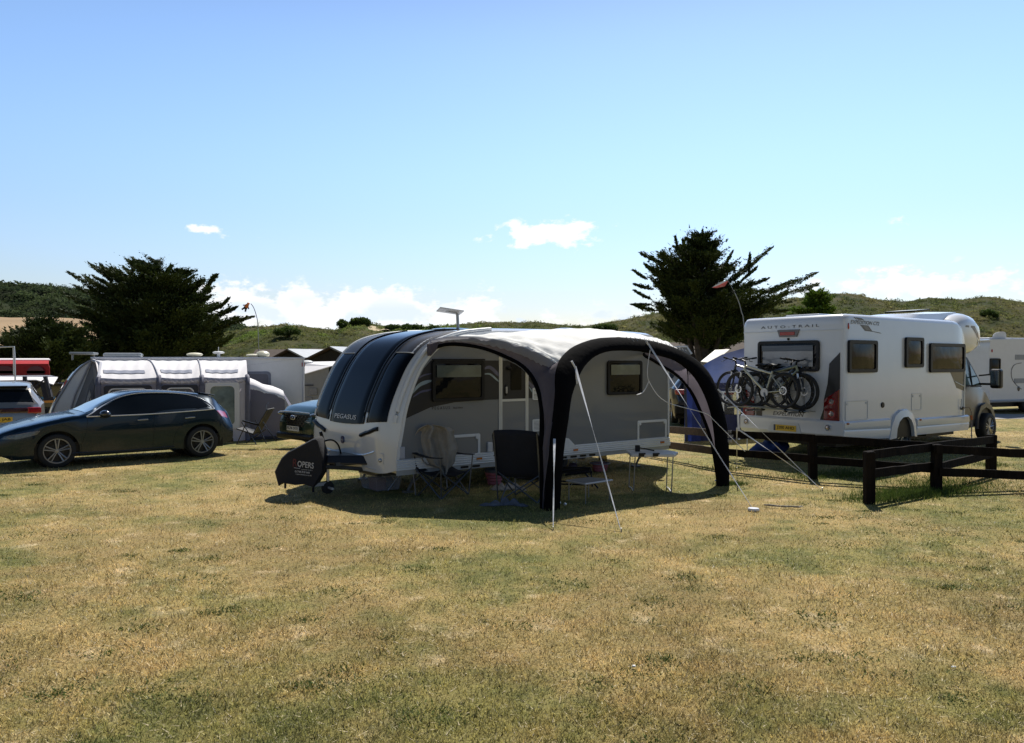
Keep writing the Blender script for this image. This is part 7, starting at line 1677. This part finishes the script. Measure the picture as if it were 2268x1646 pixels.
# ================================================================ camping things round the silver caravan
CHF = mat('chair_fabric_black', (.012, .013, .018), .85, var=.3, bump=.3, bs=25); CHT = mat('chair_tube', (.11, .12, .14), .35, .6)
def camp_chair(label, base, fwd, fabric, w=.62, back=.98, seat=.42, arm=.62, wide_back=False):
    t = thing('folding_chair', label, 'chair', base, fwd, 'folding camping chairs under the awning')
    # local x forward, y left
    h = w / 2; d = .52
    F = [(d/2, h*.86), (d/2, -h*.86), (-d/2, -h*.86), (-d/2, h*.86)]
    def leg(a, b, r=.0105):
        mb = MB(); mb.tube([a, b], r, 6); mb.build('leg', CHT, t, smooth=True)
    top = {0: (d/2 + .02, h, seat), 1: (d/2 + .02, -h, seat), 2: (-d/2, -h, seat), 3: (-d/2, h, seat)}
    for a, b in ((0, 1), (1, 0), (1, 2), (2, 1), (2, 3), (3, 2), (3, 0), (0, 3)):
        leg((F[a][0], F[a][1], .01), top[b] if a != b else top[b])
    for k in (0, 1): leg((F[k][0], F[k][1], .01), (d/2 + .04, (h if k == 0 else -h), arm))
    for s in (1, -1): leg((-d/2, s * h, .02), (-d/2 - .14, s * h, back), .012)
    P = []
    for i in range(11):
        f = i / 10; x = d/2 + .02 - (d - .02) * f; z = seat - .015 - .07 * math.sin(math.pi * min(1, f * 1.1)) * .8
        P.append([(x, h * g, z - .06 * (1 - g * g) + .0) for g in [(-1 + j / 4) for j in range(9)]])
    mb = MB(); mb.grid(P); mb.build('seat', fabric, t, smooth=True, solid=.008, ang=180)
    P = []
    for i in range(11):
        f = i / 10; x = -d/2 + .03 - .17 * f; z = seat - .05 + (back - seat + .07) * f; ww = h * (1.0 if not wide_back else 1.08) * (1 - .10 * (f > .92))
        P.append([(x - .05 * (1 - g * g) * (.4 + .6 * math.sin(math.pi * f)), ww * g, z + (.02 * (1 - g * g) if i == 10 else 0)) for g in [(-1 + j / 5) for j in range(11)]])
    mb = MB(); mb.grid(P); mb.build('backrest', fabric, t, smooth=True, solid=.012 if not wide_back else .03, ang=180)
    for s in (1, -1):
        mb = MB(); P = [[(-d/2 - .08 + (d + .14) * f, s * (h + .0) + o, arm + .04 * (1 - f) ** 2 + .008 - .02 * math.sin(math.pi * f)) for o in (-.035, .035)] for f in [k / 8 for k in range(9)]]
        mb.grid(P); mb.build('armrest', fabric, t, solid=.012)
    return t
b1 = gp(982, 1098)
ch1 = camp_chair('black folding camping chair with a grey blanket over its back, left under the awning', (b1.x, b1.y, tz(b1.x, b1.y)), R(-42), CHF, w=.66, back=.98)
b2 = gp(1166, 1108)
ch2 = camp_chair('high backed navy folding chair turned away from us behind the near awning leg', (b2.x, b2.y, tz(b2.x, b2.y)), R(65), mat('chair_fabric_navy', (.006, .007, .014), .9, var=.3, bump=.3, bs=25), w=.68, back=1.02, wide_back=True)
# blanket over the back of chair 1
bl = thing('blanket', 'crumpled grey blanket draped over the back of the left folding chair', 'blanket', (b1.x, b1.y, .5))
Yb = b1.y - .02
# outline rows in the picture: (row, left, right), a cloth sheet with folds and a rear half falling behind the chair
rows = [(941, 944, 960), (943, 939, 978), (947, 933, 995), (953, 927, 1004), (961, 919, 1007), (972, 913, 1010), (984, 918, 1010), (996, 922, 1013), (1008, 928, 1012), (1020, 936, 1008), (1030, 947, 1001), (1036, 968, 997), (1044, 977, 993), (1054, 983, 987)]
def cloth_rows(rows, Y, nx=34, ny=5, amp=.045, back=.28, fold=5.0, seedv=0.0):
    P = []; yy = [r[0] for r in rows]; 
    for i in range((len(rows) - 1) * ny + 1):
        k = i / ny; py = np.interp(k, range(len(rows)), yy); l = np.interp(k, range(len(rows)), [r[1] for r in rows]); r_ = np.interp(k, range(len(rows)), [r[2] for r in rows]); row = []
        tt = i / ((len(rows) - 1) * ny)
        for j in range(nx + 1):
            f = j / nx; px = l + (r_ - l) * f
            dy = amp * min(1, tt * 3 + .15) * (2 * abs(math.sin(f * fold * 1.4 + tt * 1.2 + seedv)) ** .7 - 1 + .6 * abs(math.sin(f * fold * 2.9 - tt * 1.5 + seedv + 1)) ** .8); px += 2.2 * math.sin(tt * 23 + f * 3) * (abs(2 * f - 1) > .8) + .16 * (2 * f - 1) ** 2 * .6
            p = at(px, py, Y + dy - .05); row.append(p)
        P.append(row)
    return P
P = cloth_rows(rows, Yb, amp=.085)
BLK_ = mat('blanket_grey', (.30, .28, .25), .95, var=.18, vs=8, bump=.6, bs=60)
mb = MB(); mb.grid(P); mb.build('front_drape', BLK_, bl, world=True, smooth=True, ang=180, solid=.012)
P2 = []
for q in range(7):
    f = q / 6; P2.append([p + Vector((.05 * f, .16 * math.sin(f * math.pi / 2) + .02, -.45 * f ** 1.6)) for p in P[1][::2]])
mb = MB(); mb.grid(P2); mb.build('back_drape', BLK_, bl, world=True, smooth=True, ang=180, solid=.012)
# towels on the ground
def heap(nm, label, cat, px0, px1, py, m_, hmax, dep, seedv, ridges):
    a, b = gp(px0, py), gp(px1, py); t = thing(nm, label, cat, (a + b) / 2); P = []; n = 44
    for i in range(n + 1):
        f = i / n; row = []
        for j in range(17):
            g = j / 16; p = a.lerp(b, f); w = dep * (.55 + .45 * math.sin(f * 7 + seedv)) ; e = math.sin(math.pi * f) ** .5 * math.sin(math.pi * g) ** .6
            z = hmax * e * (.35 + .65 * abs(math.sin(f * ridges + g * 3 + seedv))) * (.7 + .3 * math.sin(g * 9 + f * 5))
            row.append(p + Vector((.03 * math.sin(g * 8 + seedv), (g - .5) * w + .05 * math.sin(f * 9 + seedv), max(.006, z) + tz(p.x, p.y))))
        P.append(row)
    mb = MB(); mb.grid(P); o = mb.build('cloth', m_, t, world=True, smooth=True, ang=180, solid=.006); return t
heap('towel', 'crumpled cream towel lying on the grass in front of the pink bucket', 'towel', 1088, 1162, 1086, mat('towel_cream', (.42, .37, .33), .95, var=.25, vs=9, bump=.7, bs=60), .13, .26, .6, 16)
heap('towel', 'crumpled blue grey towel lying on the grass beside the foot of the near awning leg', 'towel', 1065, 1166, 1122, mat('towel_blue', (.15, .165, .21), .95, var=.3, vs=9, bump=.7, bs=60), .12, .16, 2.1, 14)
# storage box
bx = gp(833, 1092); sb_ = thing('storage_box', 'clear plastic storage box full of bits on the grass in front of the drawbar', 'box', (bx.x, bx.y, 0), VA)
CLR = glass('clear_plastic', (.82, .84, .92), .60, .2, body=.5)
mb = MB(); mb.loft([[(.03, .03, .01), (.42, .03, .01), (.42, .58, .01), (.03, .58, .01)], [(0, 0, .26), (.46, 0, .26), (.46, .62, .26), (0, .62, .26)]]); mb.build('tub', CLR, sb_, bevel=.015)
mb = MB(); frame_ring(mb, rrect(-.015, .475, -.015, .635, .04), rrect(.01, .45, .01, .61, .03), 'z', .25, .275); mb.box(.005, .455, .005, .615, .268, .29); mb.build('lid', mat('lid_smoky', (.06, .065, .075), .3, coat=.3), sb_, bevel=.006)
mb = MB(); mb.box(.06, .22, .10, .38, .02, .20); mb.build('red_carton', mat('carton_red', (.22, .045, .03), .7), sb_)
mb = MB(); mb.ell((.32, .2, .12), (.09, .12, .1), 10); mb.ell((.25, .46, .10), (.12, .10, .09), 10); mb.build('dark_contents', mat('contents_navy', (.02, .03, .06), .7), sb_)
mb = MB(); mb.tube([(.20, -.004, .02), (.40, -.004, .24)], .008, 4); mb.build('side_strap', mat('strap_pale', (.35, .38, .45), .4), sb_)
# bucket
bk = gp(1095, 1074); bt_ = thing('folding_bucket', 'pink ribbed collapsible bucket with a grey rim under the caravan side', 'bucket', (bk.x, bk.y, 0))
PINK = mat('pink_silicone', (.34, .10, .13), .55, var=.1)
prof = [(0, .0), (.095, .0), (.10, .01)]
for k in range(4):
    r0 = .105 + .014 * k; z0 = .015 + .052 * k; prof += [(r0, z0), (r0 + .010, z0 + .012), (r0 + .012, z0 + .036), (r0 + .002, z0 + .048)]
prof += [(.152, .225), (.14, .225), (.12, .10), (0, .08)]
mb = MB(); mb.lathe(prof, (0, 0, 0), 'z', 28); mb.build('ribbed_body', PINK, bt_, smooth=True, ang=50)
mb = MB(); mb.lathe([(.15, .215), (.168, .22), (.170, .25), (.156, .268), (.146, .262), (.148, .22)], (0, 0, 0), 'z', 28, cap=False); mb.build('rim', mat('bucket_rim', (.075, .08, .09), .5), bt_, smooth=True)
# basin with clear lid, lantern
bs_ = gp(1329, 1043); ba = thing('folding_basin', 'pink collapsible basin with a cloudy clear lid propped up under the caravan', 'basin', (bs_.x, bs_.y, 0), VA)
mb = MB(); mb.loft([[(.17*s*math.cos(R(a)), .14*s*math.sin(R(a)), z) for a in range(0, 360, 20)] for s, z in ((.78, 0), (.86, .02), (.84, .05), (.96, .07), (.93, .10), (1.05, .13), (1.0, .135), (.8, .04))]); mb.build('ribbed_bowl', PINK, ba, smooth=True, ang=40)
mb = MB(); mb.loft([[(.2*s*math.cos(R(a)), .17*s*math.sin(R(a)), z) for a in range(0, 360, 20)] for s, z in ((.92, .13), (1.06, .135), (1.06, .155), (.92, .155))], cap=False); mb.build('rim', mat('rim_lilac', (.22, .21, .26), .5), ba, smooth=True)
mb = MB(); mb.loft([[(.10 + .0, .0, .16), (.26, .05, .16), (.27, .16, .17), (.10, .16, .17)], [(.09, .04, .32), (.24, .10, .33), (.25, .18, .33), (.09, .18, .32)]]); mb.build('clear_lid', glass('cloudy_plastic', (.62, .58, .42), .45, .3), ba, bevel=.03)
lt_ = gp(1269, 1041); la2 = thing('camping_lantern', 'purple camping lantern with a loop handle under the caravan beside the near awning leg', 'lantern', (lt_.x, lt_.y, 0))
mb = MB(); mb.lathe([(0, 0), (.10, 0), (.11, .03), (.085, .06), (.085, .10), (.06, .13), (0, .14)], (0, 0, 0), 'z', 20); mb.build('lantern_body', mat('lantern_purple', (.09, .07, .13), .5), la2, smooth=True)
mb = MB(); mb.tube([(.07*math.cos(R(a)), 0, .13 + .11*math.sin(R(a))) for a in range(0, 181, 15)], .007, 6); mb.build('handle', STEEL, la2, smooth=True)
# low grey table
ALU = mat('brushed_alu', (.30, .31, .33), .35, .6, var=.1)
tA, tB, tC, tD = gp(1259, 1107), gp(1299, 1112), gp(1355, 1090), gp(1315, 1101)
lw = thing('low_table', 'low grey folding table standing in the shade just behind the near awning leg', 'table', (tA + tC) / 2)
zt = .31; co = [at(1252, 1062.6, tA.y), at(1296, 1070.5, tB.y - .1), at(1358.6, 1061, tC.y), at(1303, 1056.5, 12.4)]
co = [Vector((c.x, c.y, zt)) for c in (gp(1252, 1063, zt), gp(1296, 1071, zt), gp(1358.6, 1061.5, zt), gp(1304, 1056.5, zt))]
mb = MB(); mb.loft([[c - Vector((0, 0, .028)) for c in co], co]); mb.build('table_top', mat('table_edge', (.42, .43, .45), .35, .3), lw, world=True, bevel=.012)
cen = sum(co, Vector()) / 4
mb = MB(); mb.loft([[cen.lerp(c, .9) + Vector((0, 0, z)) for c in co] for z in (-.005, .004)]); mb.build('table_panel', mat('table_panel', (.14, .145, .15), .45), lw, world=True)
for c in co:
    mb = MB(); q = cen.lerp(c, .84); mb.tube([Vector((q.x, q.y, zt - .02)), Vector((q.x, q.y, .0))], .009, 6); mb.tube([Vector((q.x, q.y, zt - .12)), Vector((cen.lerp(c, .62).x, cen.lerp(c, .62).y, zt - .02))], .005, 5); mb.build('leg', ALU, lw, world=True)
# black folded frame behind it
bf = thing('folded_stool', 'flat folded black camping stool standing behind the low grey table', 'stool', gp(1285, 1078))
for k, (pa, pb) in enumerate((((1240, 1034), (1308, 1036)), ((1240, 1044), (1308, 1037)), ((1252, 1052), (1312, 1045)), ((1240, 1072), (1305, 1074)), ((1240, 1066), (1300, 1068)), ((1308, 1036), (1312, 1078)), ((1296, 1048), (1325, 1082)))):
    mb = MB(); mb.tube([at(*pa, 12.35), at(*pb, 12.25)], .014, 6); mb.build('frame_tube', BLACKP, bf, world=True, smooth=True)
mb = MB(); mb.add([at(1240, 1036, 12.4), at(1306, 1038, 12.3), at(1306, 1046, 12.3), at(1240, 1050, 12.4)], [(0, 1, 2, 3)]); mb.build('sling', CHF, bf, world=True, solid=.01)
# white folding table with black clamps and a stand on it
zt = .61; co = [Vector(gp(px, py, zt)) for px, py in ((1405, 1003.5), (1498, 1004.5), (1478, 996), (1388, 995.5))]
co = [gp(1398, 1006, zt), gp(1495, 1006, zt), gp(1502, 1001, zt), gp(1478, 996.5, zt), gp(1386, 996, zt)]
wt_ = thing('white_table', 'white topped folding table with thin legs inside the far half of the awning', 'table', gp(1440, 1085))
cen = sum(co, Vector()) / 5
mb = MB(); mb.loft([[c - Vector((0, 0, .045)) for c in co], co]); mb.build('table_top', mat('table_white', (.62, .62, .60), .35), wt_, world=True, bevel=.01)
for (fx, fy), (tx, ty) in (((1393, 1080), (1396, 1006)), ((1403, 1088), (1407, 1008)), ((1476, 1081), (1479, 1006)), ((1487, 1091), (1491, 1008))):
    g = gp(fx, fy); tt = at(tx, ty, g.y); mb = MB(); mb.tube([g, Vector((tt.x, tt.y, zt - .03))], .010, 6); mb.build('leg', ALU, wt_, world=True)
for a, b in (((1393, 1080), (1403, 1088)), ((1476, 1081), (1487, 1091))):
    p, q = gp(*a), gp(*b); mb = MB(); mb.tube([p + Vector((0, 0, .02)), p.lerp(q, .5) + Vector((0, 0, .03)), q + Vector((0, 0, .0))], .009, 6); mb.build('foot_bar', TRIM, wt_, world=True)
for px in (1422, 1453):
    a = gp(px, 1005.5, zt); mb = MB(); mb.obox(a + Vector((0, -.015, -.012)), (.055, .01, 0), (0, .02, 0), (0, 0, .028)); mb.build('clamp', BLACKP, wt_, world=True, bevel=.006)
st_ = thing('phone_tripod', 'small black tripod stand lying across the white folding table', 'tripod', gp(1415, 1000, zt))
a = gp(1412, 1000, zt); mb = MB(); mb.obox(a + Vector((0, 0, .05)), (.04, .01, 0), (0, .03, 0), (0, 0, .05)); mb.build('clamp_head', BLACKP, st_, world=True, bevel=.01)
for o in ((0, 0), (.01, -.03), (.02, .03)):
    mb = MB(); mb.tube([a + Vector((.03, 0, .06)), gp(1447, 1001, zt) + Vector((o[0], o[1], .02))], .008, 5); mb.build('leg', BLACKP, st_, world=True)
# stick and the lead on the grass
sk_ = [(1692, 1121), (1706, 1124), (1722, 1123), (1738, 1127), (1752, 1124.5), (1768, 1127), (1780, 1125)]
mb = MB(); mb.tube([gp(*p) + Vector((0, .03 * math.sin(i * 2.4), .018 + .01 * (i % 2))) for i, p in enumerate(sk_)], [.010, .016, .013, .016, .012, .015, .006], 6); tag(mb.build('stick', mat('bleached_bark', (.50, .46, .38), .9, col2=(.2, .17, .13), vs=20)), 'long bleached knobbly stick lying on the grass right of the round peg cap', 'stick')
# weeds at the fence posts and along the caravan shadow
def weeds(nm, label, spots, n, ln, m_):
    X = []; Y_ = []; Lh = []
    for px, py, r, k in spots:
        g = gp(px, py); m2 = int(n * k); X.append(g.x + rng.normal(0, r, m2)); Y_.append(g.y + rng.normal(0, r * .6, m2)); Lh.append(np.full(m2, ln * (.6 + .6 * k)))
    x = np.concatenate(X); y = np.concatenate(Y_); l = np.concatenate(Lh) * (.4 + .8 * rng.random(len(x)))
    tag(blade_mesh(x, y, tzn(x, y), l, .006 + .007 * rng.random(len(x)), .15 + .8 * rng.random(len(x)), np.clip(rng.normal(.45, .25, len(x)), 0, 1), nm, m_), label, 'grass', kind='stuff')
weeds('long_grass', 'uncut green weeds growing round the fence posts', [(1935, 1108, .25, .7), (1975, 1100, .3, 1), (2010, 1095, .35, 1), (2045, 1092, .3, 1), (2080, 1085, .35, .9), (2120, 1083, .3, .5), (1800, 1058, .3, .5), (1860, 1050, .4, .6), (1900, 1055, .3, .7), (1700, 1058, .5, .3), (2060, 1068, .5, .8), (2120, 1062, .6, .6), (2200, 1080, .6, .3), (1620, 1072, .15, .5), (1608, 1040, .3, .4), (2195, 1040, .2, .3)], 1500, .075, BUSH)

# broad-leaved clover and plantain clumps in the turf, and dead scraps
cx = rng.random(150) * 2 - 1; cyy = 3.9 + 10 * rng.random(150) ** 1.4
X = []; Y_ = []; LL_ = []
for a, b in zip(cx * (.70 * cyy), cyy):
    m2 = int(40 + 110 * rng.random()); r = .04 + .09 * rng.random(); X.append(a + rng.normal(0, r * 1.5, m2)); Y_.append(b + rng.normal(0, r, m2)); LL_.append(np.full(m2, .022 + .02 * rng.random()))
x = np.concatenate(X); y = np.concatenate(Y_); l = np.concatenate(LL_)
tag(blade_mesh(x, y, tzn(x, y), l, .012 + .010 * rng.random(len(x)), .8 + .6 * rng.random(len(x)), np.clip(rng.normal(.35, .25, len(x)), 0, 1), 'clover', BUSH), 'small dark green clover and plantain clumps in the dry turf', 'clover', kind='stuff')
STRAW = mat('bleached_straw', (.62, .52, .33), .8, var=.3, vs=30)
n = 9000; x, y = blades(n, 3.6, 18, 0, 0, 0, 0)
tag(blade_mesh(x, y, tzn(x, y) + .006, .03 + .04 * rng.random(n), .004 + .004 * rng.random(n), 1.25 + .3 * rng.random(n), np.zeros(n), 'straw', STRAW), 'loose bleached straw stems lying over the turf', 'straw', kind='stuff')
for px, py, lb in ((2113, 1482, 'crumpled white paper scrap on the grass near the right edge'), (1404, 1480, 'small white feather standing in the grass below the fence')):
    g = gp(px, py); mb = MB(); mb.ell((g.x, g.y, .014), (.016, .010, .008), 9); mb.v = [tuple(Vector(p) + Vector((0, 0, 0)) + .006 * Vector((mn.noise(Vector(p) * 60), mn.noise(Vector(p) * 61 + Vector((3, 1, 2))), 0))) for p in mb.v]
    tag(mb.build('paper_scrap' if px > 2000 else 'feather', WHITE), lb, 'litter' if px > 2000 else 'feather')
